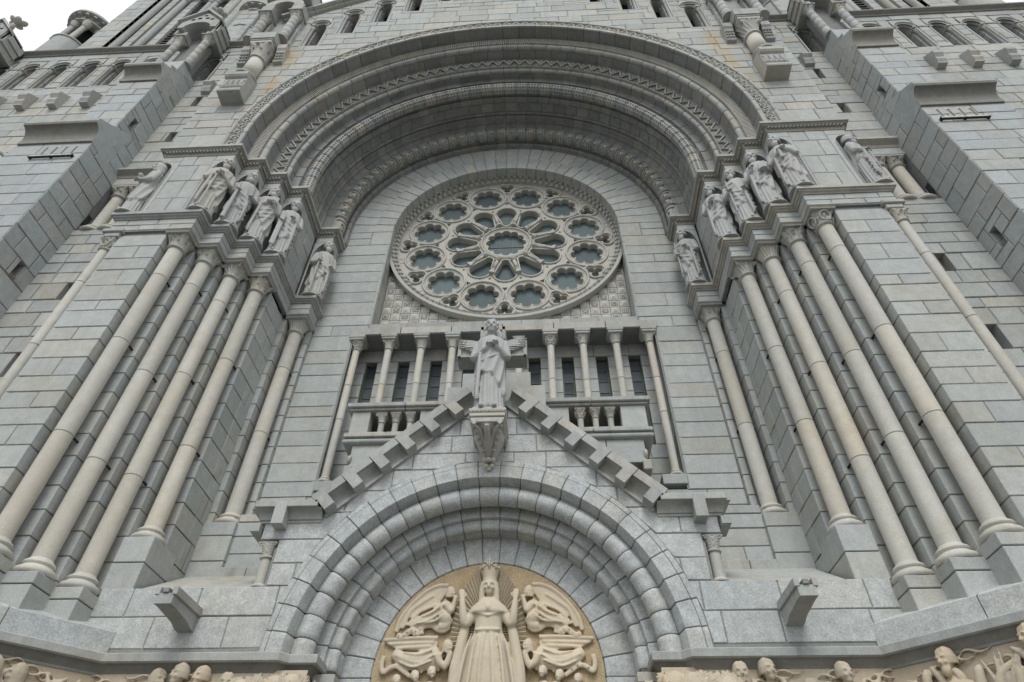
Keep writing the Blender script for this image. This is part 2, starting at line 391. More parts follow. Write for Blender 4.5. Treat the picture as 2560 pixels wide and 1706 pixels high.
def arcpt(r, y, s, Rr, cz):
    L = pi * Rr
    if s < 0: return (-r, y, cz + s)
    if s > L: return (r, y, cz - (s - L))
    t = pi - s / Rr
    return (r * cos(t), y, cz + r * sin(t))
def pnorm(prof):
    n = len(prof); out = []
    for i in range(n):
        a, b = prof[max(i - 1, 0)], prof[min(i + 1, n - 1)]; d = (b[0] - a[0], b[1] - a[1]); l = math.hypot(*d) or 1
        out.append((-d[1] / l, d[0] / l))
    return out
def roll(cr, cy, rad, a0, a1, n=8): return [(cr + rad * cos(math.radians(a0 + (a1 - a0) * i / n)), cy + rad * sin(math.radians(a0 + (a1 - a0) * i / n))) for i in range(n + 1)]
def voussoirs(parent, prof, N, cz, st, mat, name='voussoir', stones_st=1, gap=JG, ang=35, mort=MORT, s_ext=None):
    Rr = prof[len(prof) // 2][0]; L = pi * Rr; nm = pnorm(prof)
    js = []
    if st > .02: js += [-st + st * i / stones_st for i in range(stones_st)]
    js += [L * i / N for i in range(N + 1)]
    if st > .02: js += [L + st * (i + 1) / stones_st for i in range(stones_st)]
    ins = [(p[0] - q[0] * CHF, p[1] - q[1] * CHF) for p, q in zip(prof, nm)]
    for i in range(len(js) - 1):
        a, b = js[i] + gap / 2, js[i + 1] - gap / 2
        hh = random.uniform(-.004, .004); pr = [(p[0] - q[0] * hh, p[1] - q[1] * hh) for p, q in zip(prof, nm)]
        rings = [(a, ins), (a + CHF, pr)] + [(a + CHF + (b - a - 2 * CHF) * k / 4, pr) for k in (1, 2, 3)] + [(b - CHF, pr), (b, ins)]
        v = []; f = []; k = len(prof)
        for s, q in rings:
            for r, y in q: v.append(arcpt(r, y, s, Rr, cz))
        for m in range(len(rings) - 1):
            for j in range(k - 1): f.append((m * k + j, m * k + j + 1, (m + 1) * k + j + 1, (m + 1) * k + j))
        part(name, v, f, mat, parent, smooth=True, ang=ang)
    # recessed mortar bed
    ins = [(p[0] - q[0] * .014, p[1] - q[1] * .014) for p, q in zip(prof, nm)]
    S = [js[0] + (js[-1] - js[0]) * i / 120 for i in range(121)]; k = len(prof)
    v = [arcpt(r, y, s, Rr, cz) for s in S for r, y in ins]
    f = [(m * k + j, m * k + j + 1, (m + 1) * k + j + 1, (m + 1) * k + j) for m in range(120) for j in range(k - 1)]
    part('mortar_bed', v, f, mort, parent)
def band_items(prof2, n, st, cz, make):
    'ornaments repeated along an arch between two profile points'
    mb = MB(); (r0, y0), (r1, y1) = prof2; Rr = .5 * (r0 + r1); L = pi * Rr
    for i in range(n):
        s = -st + (L + 2 * st) * (i + .5) / n; make(mb, s, (L + 2 * st) / n, Rr)
    return mb

# ------------------------------------------------------------------ the great arch
ga = thing('great_arch', 'great round recessed arch of dark weathered stone rings above the rose window', 'arch', (0, -3.4, ZI))
def order(name):
    o = bpy.data.objects.new(name, None); COL.objects.link(o); o.parent = ga; o.location = (0, 0, 0); return o
ST = ZC - ZI
o = order('hood_mould')
voussoirs(o, [(6.33, -3.28), (6.33, -3.43), (6.31, -3.47), (6.25, -3.47), (6.23, -3.42), (5.98, -3.42), (5.97, -3.47), (5.87, -3.47), (5.865, -3.43)], 38, ZC, ST, TRIM)
def leafwave(mb, s, ds, Rr):                    # running scroll carved on the hood: stem, curl and leaf
    rr = 6.105; P = lambda u, r, d: arcpt(r, -3.425 - d, s + u * ds, Rr, ZC)
    mb.add(*tube(resample([P(-.5, rr - .09, .005), P(-.28, rr + .03, .022), P(-.02, rr + .085, .022), P(.2, rr + .0, .022), P(.36, rr - .08, .02), P(.5, rr - .09, .005)], 13), [.014, .018, .02, .02, .02, .019, .018, .018, .018, .018, .018, .016, .014], 6))
    cc = []
    for k in range(11):
        a = 2.4 + k * .52; q = .062 * (1 - k / 13); cc.append(P(-.12 + q * cos(a) / ds, rr - .012 + q * sin(a), .022))
    mb.add(*tube(cc, [.017 - .0006 * k for k in range(11)], 6)); mb.add(*ellipsoid(P(-.12, rr - .012, .014), (.022, .018, .022), 8, 5))
    for k, (u, r_, a_) in enumerate(((.22, .055, .7), (.33, .02, .2), (.12, -.065, -.5), (.28, -.05, -.9))):
        t = pi - s / Rr if 0 <= s <= pi * Rr else (pi if s < 0 else 0); q = P(u, rr + r_, .012)
        mb.add(*ellipsoid(q, (.052, .016, .02), 8, 5, Matrix.Rotation(-(t - pi / 2) + a_, 3, 'Y')))
mbx = band_items([(6.1, 0), (6.1, 0)], 74, ST, ZC, leafwave); ob = mbx.build('foliate_band', CARV, o, smooth=True); ob['kind'] = 'stuff'
o = order('outer_archivolt')
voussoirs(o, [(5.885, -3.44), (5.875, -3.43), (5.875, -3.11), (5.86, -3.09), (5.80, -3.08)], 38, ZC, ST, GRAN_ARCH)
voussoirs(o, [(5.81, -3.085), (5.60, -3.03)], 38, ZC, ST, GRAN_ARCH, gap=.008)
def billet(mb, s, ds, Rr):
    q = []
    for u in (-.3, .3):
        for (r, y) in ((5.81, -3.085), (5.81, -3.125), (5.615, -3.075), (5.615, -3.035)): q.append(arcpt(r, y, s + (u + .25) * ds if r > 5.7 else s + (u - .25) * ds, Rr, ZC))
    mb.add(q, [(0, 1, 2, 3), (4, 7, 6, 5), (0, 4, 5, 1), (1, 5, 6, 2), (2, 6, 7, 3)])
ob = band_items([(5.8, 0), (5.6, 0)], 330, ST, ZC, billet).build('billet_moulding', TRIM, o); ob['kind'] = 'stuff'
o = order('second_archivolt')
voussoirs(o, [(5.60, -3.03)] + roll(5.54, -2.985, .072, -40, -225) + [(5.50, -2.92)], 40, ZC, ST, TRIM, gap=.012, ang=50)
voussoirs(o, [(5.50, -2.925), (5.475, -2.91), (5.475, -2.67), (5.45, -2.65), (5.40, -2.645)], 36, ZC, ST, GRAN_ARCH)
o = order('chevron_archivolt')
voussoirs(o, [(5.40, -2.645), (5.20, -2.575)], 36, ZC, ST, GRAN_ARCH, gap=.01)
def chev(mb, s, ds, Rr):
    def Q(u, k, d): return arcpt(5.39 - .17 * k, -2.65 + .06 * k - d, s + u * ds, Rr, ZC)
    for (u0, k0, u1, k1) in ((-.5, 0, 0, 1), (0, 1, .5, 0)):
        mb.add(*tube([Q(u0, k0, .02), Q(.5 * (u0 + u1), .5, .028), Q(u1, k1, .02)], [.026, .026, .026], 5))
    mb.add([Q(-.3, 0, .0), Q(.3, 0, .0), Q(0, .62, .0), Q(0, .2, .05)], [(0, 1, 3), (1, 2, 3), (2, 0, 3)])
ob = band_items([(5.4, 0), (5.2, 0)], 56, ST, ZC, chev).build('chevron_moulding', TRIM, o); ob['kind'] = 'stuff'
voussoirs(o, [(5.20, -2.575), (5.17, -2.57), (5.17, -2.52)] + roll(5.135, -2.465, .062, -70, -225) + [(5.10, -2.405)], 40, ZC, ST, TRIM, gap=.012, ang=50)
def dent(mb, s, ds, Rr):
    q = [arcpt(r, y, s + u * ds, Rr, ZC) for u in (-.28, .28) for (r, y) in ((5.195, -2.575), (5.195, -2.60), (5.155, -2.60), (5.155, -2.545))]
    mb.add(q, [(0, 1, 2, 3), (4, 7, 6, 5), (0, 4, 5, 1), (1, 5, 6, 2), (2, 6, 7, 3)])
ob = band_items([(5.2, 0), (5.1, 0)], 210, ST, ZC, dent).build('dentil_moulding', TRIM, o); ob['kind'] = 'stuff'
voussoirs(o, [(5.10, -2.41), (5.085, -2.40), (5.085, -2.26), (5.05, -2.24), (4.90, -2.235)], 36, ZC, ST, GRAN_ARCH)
o = order('diaper_archivolt')
def pit_roll(parent, cr, cy, rad, a0, a1, N, npit, rows, mat, cz, st, pat='pit'):
    Rr = cr - rad * .5; L = pi * Rr; js = [-st] + [L * i / N for i in range(N + 1)] + [L + st]
    for i in range(len(js) - 1):
        a, b = js[i] + .006, js[i + 1] - .006; n = npit if 0 < i < len(js) - 2 else max(2, int(npit * st / (L / N)))
        us = []
        for k in range(n):
            for t in (.0, .22, .30, .70, .78): us.append((a + (b - a) * (k + t) / n, t))
        us.append((b, 0.0))
        an = []
        for r_ in range(rows):
            for t in (.0, .2, .28, .72, .8): an.append((a0 + (a1 - a0) * (r_ + t) / rows, t))
        an.append((a1, 0.0)); v = []; f = []
        for s, tu in us:
            for q, tv in an:
                d = .035 if (.25 < tu < .75 and .25 < tv < .75) else 0.0
                e = .012 if s in (a, b) else 0
                rr = rad - d - e; v.append(arcpt(cr + rr * cos(math.radians(q)), cy + rr * sin(math.radians(q)), s, Rr, cz))
        k = len(an)
        for m in range(len(us) - 1):
            for j in range(k - 1): f.append((m * k + j, m * k + j + 1, (m + 1) * k + j + 1, (m + 1) * k + j))
        part('voussoir', v, f, mat, parent, smooth=True, ang=28)
pit_roll(o, 4.72, -2.11, .155, -50, -235, 42, 4, 5, TRIM, ZC, ST)
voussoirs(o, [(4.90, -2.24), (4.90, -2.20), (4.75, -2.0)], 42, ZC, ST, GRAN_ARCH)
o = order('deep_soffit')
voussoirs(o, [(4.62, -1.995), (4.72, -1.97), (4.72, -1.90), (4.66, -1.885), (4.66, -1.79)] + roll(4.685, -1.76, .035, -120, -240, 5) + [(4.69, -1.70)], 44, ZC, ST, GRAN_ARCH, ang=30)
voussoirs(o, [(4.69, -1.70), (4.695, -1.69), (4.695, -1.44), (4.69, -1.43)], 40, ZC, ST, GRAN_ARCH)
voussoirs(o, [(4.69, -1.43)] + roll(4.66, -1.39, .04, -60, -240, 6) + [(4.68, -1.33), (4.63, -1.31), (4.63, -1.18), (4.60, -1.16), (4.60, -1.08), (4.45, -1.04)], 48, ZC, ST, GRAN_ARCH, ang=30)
o = order('key_archivolt')
def keyroll(parent, cr, cy, rad, a0, a1, N, mat, cz, st):
    # Greek-key fret cut into a roll: 9x7 cell bitmap per voussoir
    pat = ["111111110", "100000010", "101111010", "101001010", "101011010", "101000010", "101111111"]
    Rr = cr - rad * .5; L = pi * Rr; js = [-st] + [L * i / N for i in range(N + 1)] + [L + st]
    for i in range(len(js) - 1):
        a, b = js[i] + .005, js[i + 1] - .005; nc, nr = 9, 7; flip = i % 2
        v = []; f = []; us = [];
        for c in range(nc): us += [(a + (b - a) * (c + .06) / nc, c), (a + (b - a) * (c + .94) / nc, c)]
        an = []
        for r_ in range(nr): an += [(a0 + (a1 - a0) * (r_ + .06) / nr, r_), (a0 + (a1 - a0) * (r_ + .94) / nr, r_)]
        for s, c in us:
            for q, r_ in an:
                cc = nc - 1 - c if flip else c
                h = pat[r_][cc] == '1'; rr = rad + (.012 if h else -.026)
                if s == us[0][0] or s == us[-1][0]: rr -= .02
                v.append(arcpt(cr + rr * cos(math.radians(q)), cy + rr * sin(math.radians(q)), s, Rr, cz))
        k = len(an)
        for m in range(len(us) - 1):
            for j in range(k - 1): f.append((m * k + j, m * k + j + 1, (m + 1) * k + j + 1, (m + 1) * k + j))
        part('voussoir', v, f, mat, parent, smooth=True, ang=30)
keyroll(o, 4.30, -.88, .165, -55, -240, 44, TRIM, ZC, ST)
for cr_, cy_, rd_ in ((4.30, -.88, .12), (4.72, -2.11, .11)):
    pr_ = roll(cr_, cy_, rd_, -20, -270); Rr_ = cr_; S_ = [-ST + (pi * Rr_ + 2 * ST) * i / 90 for i in range(91)]; k_ = len(pr_)
    part('mortar_bed', [arcpt(r, y, s_, Rr_, ZC) for s_ in S_ for r, y in pr_], [(m * k_ + j, m * k_ + j + 1, (m + 1) * k_ + j + 1, (m + 1) * k_ + j) for m in range(90) for j in range(k_ - 1)], MORT, o)
pr_ = [(6.25, -3.25), (5.95, -3.02), (5.6, -2.6), (5.25, -2.2), (4.85, -1.9), (4.85, -1.0), (4.5, -.7), (4.3, -.4), (4.3, .95)]; S_ = [-ST - .6 + (pi * 5 + 2 * ST + 1.2) * i / 90 for i in range(91)]; k_ = len(pr_)
part('backing', [arcpt(r, y, s_, 5.0, ZC) for s_ in S_ for r, y in pr_], [(m * k_ + j, m * k_ + j + 1, (m + 1) * k_ + j + 1, (m + 1) * k_ + j) for m in range(90) for j in range(k_ - 1)], MORT, o)  # hidden shell added to stop sky light leaking between the orders
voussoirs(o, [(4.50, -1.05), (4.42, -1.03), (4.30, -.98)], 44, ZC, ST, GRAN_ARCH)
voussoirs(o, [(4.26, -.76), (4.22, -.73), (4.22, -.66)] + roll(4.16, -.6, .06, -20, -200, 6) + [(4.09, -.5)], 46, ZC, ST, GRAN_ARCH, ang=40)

# ------------------------------------------------------------------ wall with rose and gallery
nw = thing('rose_wall', 'pale granite inner wall of broad courses around the rose window and gallery', 'wall', (0, YW, 7))
o = bpy.data.objects.new('voussoir_rings', None); COL.objects.link(o); o.parent = nw; o.location = (0, 0, 0)
voussoirs(o, [(4.14, -.44), (4.13, -.50), (3.50, -.50)], 34, ZC, 0, GRAN, gap=.014)
voussoirs(o, [(3.50, -.50), (2.99, -.50), (2.98, -.49), (2.98, -.22)], 32, ZC, .55, GRAN, gap=.014)
for s in (-1, 1):
    fn = lambda u, v, d, s=s: (s * u, YW + d, v)
    zs = [7.31, 7.62, 8.02, 8.40, 8.75, 9.09, 9.35, 9.72, 10.18, 10.51, 10.88, 11.33]
    ashlar(nw, fn, zs, 3.33, 4.27, 2.0, GRAN, jit=0)
    ashlar(nw, fn, [6.4, 6.75, 7.0, 7.31], 2.6, 4.27, 1.1, GRAN)
    ashlar(nw, fn, [11.33, 11.66], 3.02, 4.27, .9, GRAN)
    ashlar(nw, fn, [11.66, 11.99, 12.43, 12.80, 13.17, 13.56, 13.87, 14.22, 14.64], 3.02, 4.27, 1.5, GRAN, jit=.2)
    ashlar(nw, fn, [14.64, 14.92, 15.19], 3.52, 4.15, 1.5, GRAN, jit=.2)
    part('mortar_bed', [fn(*q, .013) for q in ((3.30, 7.3), (4.32, 7.3), (4.32, 15.3), (3.30, 15.3))], [(0, 1, 2, 3)], MORT, nw)
    part('mortar_bed', [fn(*q, .013) for q in ((2.97, 11.3), (3.32, 11.3), (3.32, 15.3), (2.97, 15.3))], [(0, 1, 2, 3)], MORT, nw)
    part('mortar_bed', [fn(*q, .013) for q in ((2.6, 6.3), (4.32, 6.3), (4.32, 7.32), (2.6, 7.32))], [(0, 1, 2, 3)], MORT, nw)
    # reveal of the rose recess below the springing
    zz = [11.66, 12.2, 12.75, 13.3, 13.85, 14.4, 14.66]
    for k in range(6): stone(rect(-.5, .05, zz[k], zz[k + 1]), sidex(s * 2.995, -s), GRAN, nw, depth=.05)
    part('mortar_bed', [sidex(s * 2.995, -s)(*q, .013) for q in ((-.49, 11.6), (.1, 11.6), (.1, 15.2), (-.49, 15.2))], [(0, 1, 2, 3)], MORT, nw)
# string above the gallery, rose sill blocks
for k in range(6):
    x0 = -3.4 + k * 6.8 / 6; stone_box(x0 + .008, x0 + 6.8 / 6 - .008, -.535, -.2, 11.31, 11.53, TRIM, nw, name='lintel_stone')
for k in range(7):
    x0 = -3.0 + k * 6.0 / 7; x1 = x0 + 6.0 / 7 - .014
    part('sill_stone', [(x0, -.51, 11.54), (x1, -.51, 11.54), (x1, -.51, 11.66), (x0, -.51, 11.66), (x0, -.03, 11.80), (x1, -.03, 11.80)], [(0, 1, 2, 3), (3, 2, 5, 4)], TRIM, nw)
for s in (-1, 1): part('mortar_bed', [(s * 3.0, -.49, 11.53), (s * 3.42, -.49, 11.53), (s * 3.42, -.49, 11.34), (s * 3.0, -.49, 11.34)], [(0, 1, 2, 3)], MORT, nw)
part('mortar_bed', [(-3.0, -.495, 11.5), (3.0, -.495, 11.5), (3.0, -.495, 11.655), (-3.0, -.495, 11.655), (3.0, 0, 11.79), (-3.0, 0, 11.79)], [(0, 1, 2, 3), (3, 2, 4, 5)], MORT, nw)
part('sky_block', *boxg(-8.7, 8.7, .9, 2.0, 0.02, 21.0), PLAINW, nw)  # unseen box added behind the facade to keep sky light from leaking in

# ------------------------------------------------------------------ stepped jambs
N_ = [(a[0] + .45, a[1] + .45) for a in A_]                     # nook corners behind the columns
CC = [(a[0] + .25, a[1] + .25) for a in A_]                     # column axes: 0 = outermost of the four ... 4 = by the wall
jamb = {}
for s in (-1, 1):
    j = thing('arch_jamb', 'stepped jamb of grey granite blocks behind the tall columns, ' + SIDE[s], 'jamb', (s * 5.5, -2.2, 4.2), group='jambs of the great arch'); jamb[s] = j
    X = lambda x: s * x
    # column zone: one L-corner block per course and step
    xs = [7.30, N_[0][0], N_[1][0], N_[2][0], N_[3][0], 4.79]
    ysn = [-3.33, N_[0][1], N_[1][1], N_[2][1], N_[3][1]]
    for k in range(1, 5):
        z0 = 4.55 if k < 4 else 4.9
        zs = rows_between(z0, 11.42, .40, .16); zs4 = zs
        xa, xb = xs[k + 1], xs[k]; ya = ysn[k]; yb = ysn[k + 1] if k < 4 else ya + .36
        for i in range(len(zs) - 1): stone_box(X(xa + random.uniform(-.003, .003)), X(xb + .1), ya + random.uniform(-.003, .003), yb + .08, zs[i], zs[i + 1], GRAN, j)
        part('mortar_bed', *boxg(X(xa + .013), X(xb + .3), ya + .013, yb + .3, z0 - .3, 11.6), MORT, j)
    # wide reveal towards the inner column
    zs = zs4; x0 = 4.79
    for i in range(len(zs) - 1):
        u0 = -1.345; um = u0 + (2.0 if i % 2 else .2)
        for a, b in ((u0, min(um, -.96)), (um, -.96)):
            if b - a > .1: stone(rect(a, b, zs[i], zs[i + 1]), sidex(X(x0), -s), GRAN, j)
    part('mortar_bed', [sidex(X(x0), -s)(*q, .013) for q in ((-1.7, 4.4), (-.5, 4.4), (-.5, 11.6), (-1.7, 11.6))], [(0, 1, 2, 3)], MORT, j)
    # nook of the inner column: narrow pilaster strips either side
    zs = rows_between(5.6, 11.42, .40, .1)
    for i in range(len(zs) - 1):
        stone_box(X(4.70), X(4.90), -.98, -.56, zs[i], zs[i + 1], GRAN, j)
        stone_box(X(4.27), X(4.39), -.60, -.45, zs[i], zs[i + 1], GRAN, j)
        stone(rect(4.39, 4.72, zs[i], zs[i + 1]), lambda u, v, d: (s * u, -.555 + d, v), GRAN, j)
    part('mortar_bed', *boxg(X(4.713), X(5.3), -.967, -.3, 5.4, 11.6), MORT, j)
    part('mortar_bed', *boxg(X(4.28), X(4.8), -.54, -.3, 5.4, 11.6), MORT, j)
    # pier front beside the outermost column
    zs = [4.7, 5.1, 5.48, 5.88, 6.18, 6.55, 6.90, 7.21, 7.52, 7.83, 8.21, 8.60, 8.90, 9.30, 9.55, 9.95, 10.38, 10.71, 11.08, 11.42]
    for i in range(len(zs) - 1):
        a, b = N_[0][0], 7.26; m = 6.75 + random.uniform(-.06, .06)
        fn = lambda u, v, d: (s * u, -3.33 + d, v)
        if i % 2: 
            stone(rect(m, b, zs[i], zs[i + 1]), fn, GRAN, j); x1 = m
        else: x1 = b
        stone_box(X(a), X(x1 - .009), -3.33 + random.uniform(-.004, .004), -2.85, zs[i], zs[i + 1], GRAN, j)
    part('mortar_bed', *boxg(X(N_[0][0] + .013), X(7.25), -3.317, -2.5, 4.2, 11.5), MORT, j)
    # entablature over the capitals and statue niches: stepped stones
    xa_ = [a[0] for a in A_]; ya_ = [a[1] for a in A_]
    steps = [(7.52, xa_[0], ya_[0], ya_[1]), (xa_[0], xa_[1], ya_[1], ya_[2]), (xa_[1], xa_[2], ya_[2], ya_[3]), (xa_[2], xa_[3], ya_[3], ya_[4]), (xa_[3], xa_[4], ya_[4], YW)]
    for (xo, xi, yf, yb) in steps:
        for za, zb in ((11.52, 11.69), (11.69, 11.86)):
            if xo - xi > 1:
                m = xi + random.choice((.45, .6, .75)); stone_box(X(xi), X(m - .009), yf, yb + .02, za, zb, GRAN, j)
                for q0, q1 in ((m, m + .62), (m + .62, xo)): stone(rect(q0, q1, za, zb), lambda u, v, d: (s * u, yf + d, v), GRAN, j)
                stone(rect(yf, yf + .4, za, zb), sidex(X(xo), s), GRAN, j)
            else: 
                stone_box(X(xi), X(xo + .02), yf, min(yb, yf + .5) + .02, za, zb, GRAN, j)
                if yb - yf > .6: stone(rect(yf + .52, yb, za, zb), sidex(X(xi), -s), GRAN, j)
        part('mortar_bed', *boxg(X(xi + .013), X(xo - (.013 if xo > 7 else -.2)), yf + .013, max(yb, -2.6) + .3, 11.5, 11.9), MORT, j)
    # niche zone: each step hollowed at its arris
    def niche_poly(xi, yf, xo, yb, head, front_w=None):
        c = (xi + .115, yf + .115); R = .285 * head; pts = [(xo, yb), (xo, yf)]
        if head < .16: pts.append((xi, yf))
        else:
            off = .115; e = sqrt(max(R * R - off * off, 0)); 
            if e < .01: pts.append((xi, yf))
            else:
                a0 = math.atan2(-off, e); a1 = math.atan2(e, -off)
                for k in range(11):
                    a = a0 + (a1 - a0) * k / 10; pts.append((c[0] + R * cos(a), c[1] + R * sin(a)))
                if c[0] + e < xi: pass
        pts.append((xi, yb)); return pts
    hz = [(11.98, 1), (13.62, 1), (13.78, .93), (13.90, .80), (13.99, .64), (14.05, .45), (14.08, .1)]
    for q, (xo, xi, yf, yb) in enumerate(steps):
        yb2 = min(yb, yf + .42); xo2 = min(xo, xi + .42)
        me_v = []; me_f = []; base = [niche_poly(xi, yf, xo2, yb2, h) for _, h in hz]; m = max(len(b) for b in base)
        for (z, h), b in zip(hz, base):
            if len(b) < m: b = b[:2] + [b[2]] * (m - len(b) + 1) + b[3:]
            me_v += [(s * x, y, z) for x, y in b]
        for k in range(len(hz) - 1):
            for i in range(m): me_f.append((k * m + i, k * m + (i + 1) % m, (k + 1) * m + (i + 1) % m, (k + 1) * m + i))
        o = part_fix('niche', me_v, me_f, GRAN, j, smooth=True, ang=40)
        stone_box(X(xi), X(xo2), yf, yb2, 14.08, 14.42, GRAN, j)
        if yb - yf > .5:                 # side wall beyond the niche
            zs = [11.98, 12.5, 13.0, 13.5, 13.95, 14.42]
            for i in range(5):
                cut = random.uniform(-.2, .25) + .5 * (yb2 + yb)
                for a, b in ((yb2, cut), (cut, yb)):
                    if b - a > .06: stone(rect(a, b, zs[i], zs[i + 1]), sidex(X(xi), -s), GRAN, j)
            part('mortar_bed', [sidex(X(xi), -s)(*t, .013) for t in ((yb2 - .1, 11.9), (yb + .1, 11.9), (yb + .1, 14.5), (yb2 - .1, 14.5))], [(0, 1, 2, 3)], MORT, j)
        if xo - xi > 1:                  # broad pier face with the outer niche
            xn = 7.50; mb = MB()
            ni = []; z_ = []
            for z, h in hz:
                R = .285 * h; c = (xn - .115, yf + .115); e2 = R * R - .115 ** 2; b = []
                if e2 <= 0: b = [(xn, yf)] * 11
                else:
                    e = sqrt(e2); a0, a1 = math.atan2(-.115, -e), math.atan2(e, .115) 
                    if a0 < 0: a0 += 2 * pi
                    for k in range(11):
                        a = a0 + (a1 - a0) * k / 10; b.append((c[0] + R * cos(a), c[1] + R * sin(a)))
                b = [(xn - .45, yf + .5), (xn - .45, yf)] + b + [(xn, yf + .5)]; ni.append([(s * x, y, z) for x, y in b])
            m = 14; v = [p for r in ni for p in r]; f = [(k * m + i, k * m + (i + 1) % m, (k + 1) * m + (i + 1) % m, (k + 1) * m + i) for k in range(len(hz) - 1) for i in range(m)]
            part_fix('niche', v, f, GRAN, j, smooth=True, ang=40)
            stone_box(X(xn - .45), X(xn), yf, yf + .5, 14.08, 14.42, GRAN, j)
            fn = lambda u, v, d: (s * u, yf + d, v)
            zs = [11.98, 12.62, 13.28, 13.90, 14.42]
            for i in range(4):
                m_ = random.uniform(6.55, 6.8)
                for a, b in ((xi + .42, m_), (m_, xn - .45)): stone(rect(a, b, zs[i], zs[i + 1]), fn, GRAN, j)
            part('mortar_bed', [fn(*t, .013) for t in ((xi + .3, 11.9), (xn - .3, 11.9), (xn - .3, 14.5), (xi + .3, 14.5))], [(0, 1, 2, 3)], MORT, j)
    path = [(7.50, -2.9), (7.50, ya_[0])]
    for q in range(5):
        path.append((xa_[q], ya_[q])); path.append((xa_[q], ya_[q + 1] if q < 4 else YW))
    # string under the statues
    st = thing('statue_ledge', 'stepped string course carrying the row of statues, ' + SIDE[s], 'ledge', (s * 6, -3, 11.86), group='statue ledges of the jambs')
    rev = path if s < 0 else path
    prof = [(-.05, 11.86), (.015, 11.86), (.03, 11.885), (.065, 11.90), (.075, 11.93), (.105, 11.935), (.105, 12.02), (.06, 12.05), (-.3, 12.05), (-.3, 11.86)]
    prof2 = [(-o_, z) for o_, z in prof]         # travel keeps the stone on the left
    v, f = sweep(path, prof2 if True else prof, mirror=s); part_fix('ledge_moulding', v, f, TRIM, st, smooth=True, ang=30)
    # impost cornice with rope
    cn = thing('impost_cornice', 'stepped cornice with rope moulding above the statues, ' + SIDE[s], 'cornice', (s * 6, -3, 14.3), group='impost cornices')
    prof = [(-.05, 14.28), (.01, 14.28), (.02, 14.30), (.03, 14.36), (.045, 14.41), (.085, 14.43), (.10, 14.46), (.125, 14.48), (.125, 14.56), (.09, 14.60), (-.3, 14.60), (-.3, 14.28)]
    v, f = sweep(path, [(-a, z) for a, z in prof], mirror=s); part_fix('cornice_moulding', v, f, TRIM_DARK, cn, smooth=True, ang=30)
    v, f = sweep(path, [(-a, z) for a, z in [(.10, 14.485), (.130, 14.485), (.130, 14.565), (.095, 14.608), (-.02, 14.608), (-.02, 14.59)]], mirror=s); part_fix('fascia', v, f, TRIM, cn)
    mb = MB()
    for i in range(len(path) - 1):
        a, b = Vector((*path[i], 0)), Vector((*path[i + 1], 0)); d = (b - a); l = d.length; d.normalize(); nrm = Vector((-d.y, d.x, 0)); n = int(l / .075)
        for k in range(n):
            c = a + d * (l * (k + .5) / n) + nrm * .062; c.z = 14.395
            rot = Matrix.Rotation(math.atan2(d.y, d.x), 3, 'Z') @ Matrix.Rotation(.7, 3, 'Y'); e, ff = ellipsoid((0, 0, 0), (.048, .03, .02), 8, 5, rot)
            mb.add([(s * (p.x + c.x), p.y + c.y, p.z + c.z) for p in e], ff)
    o = mb.build('rope_moulding', TRIM, cn, smooth=True); o['kind'] = 'stuff'
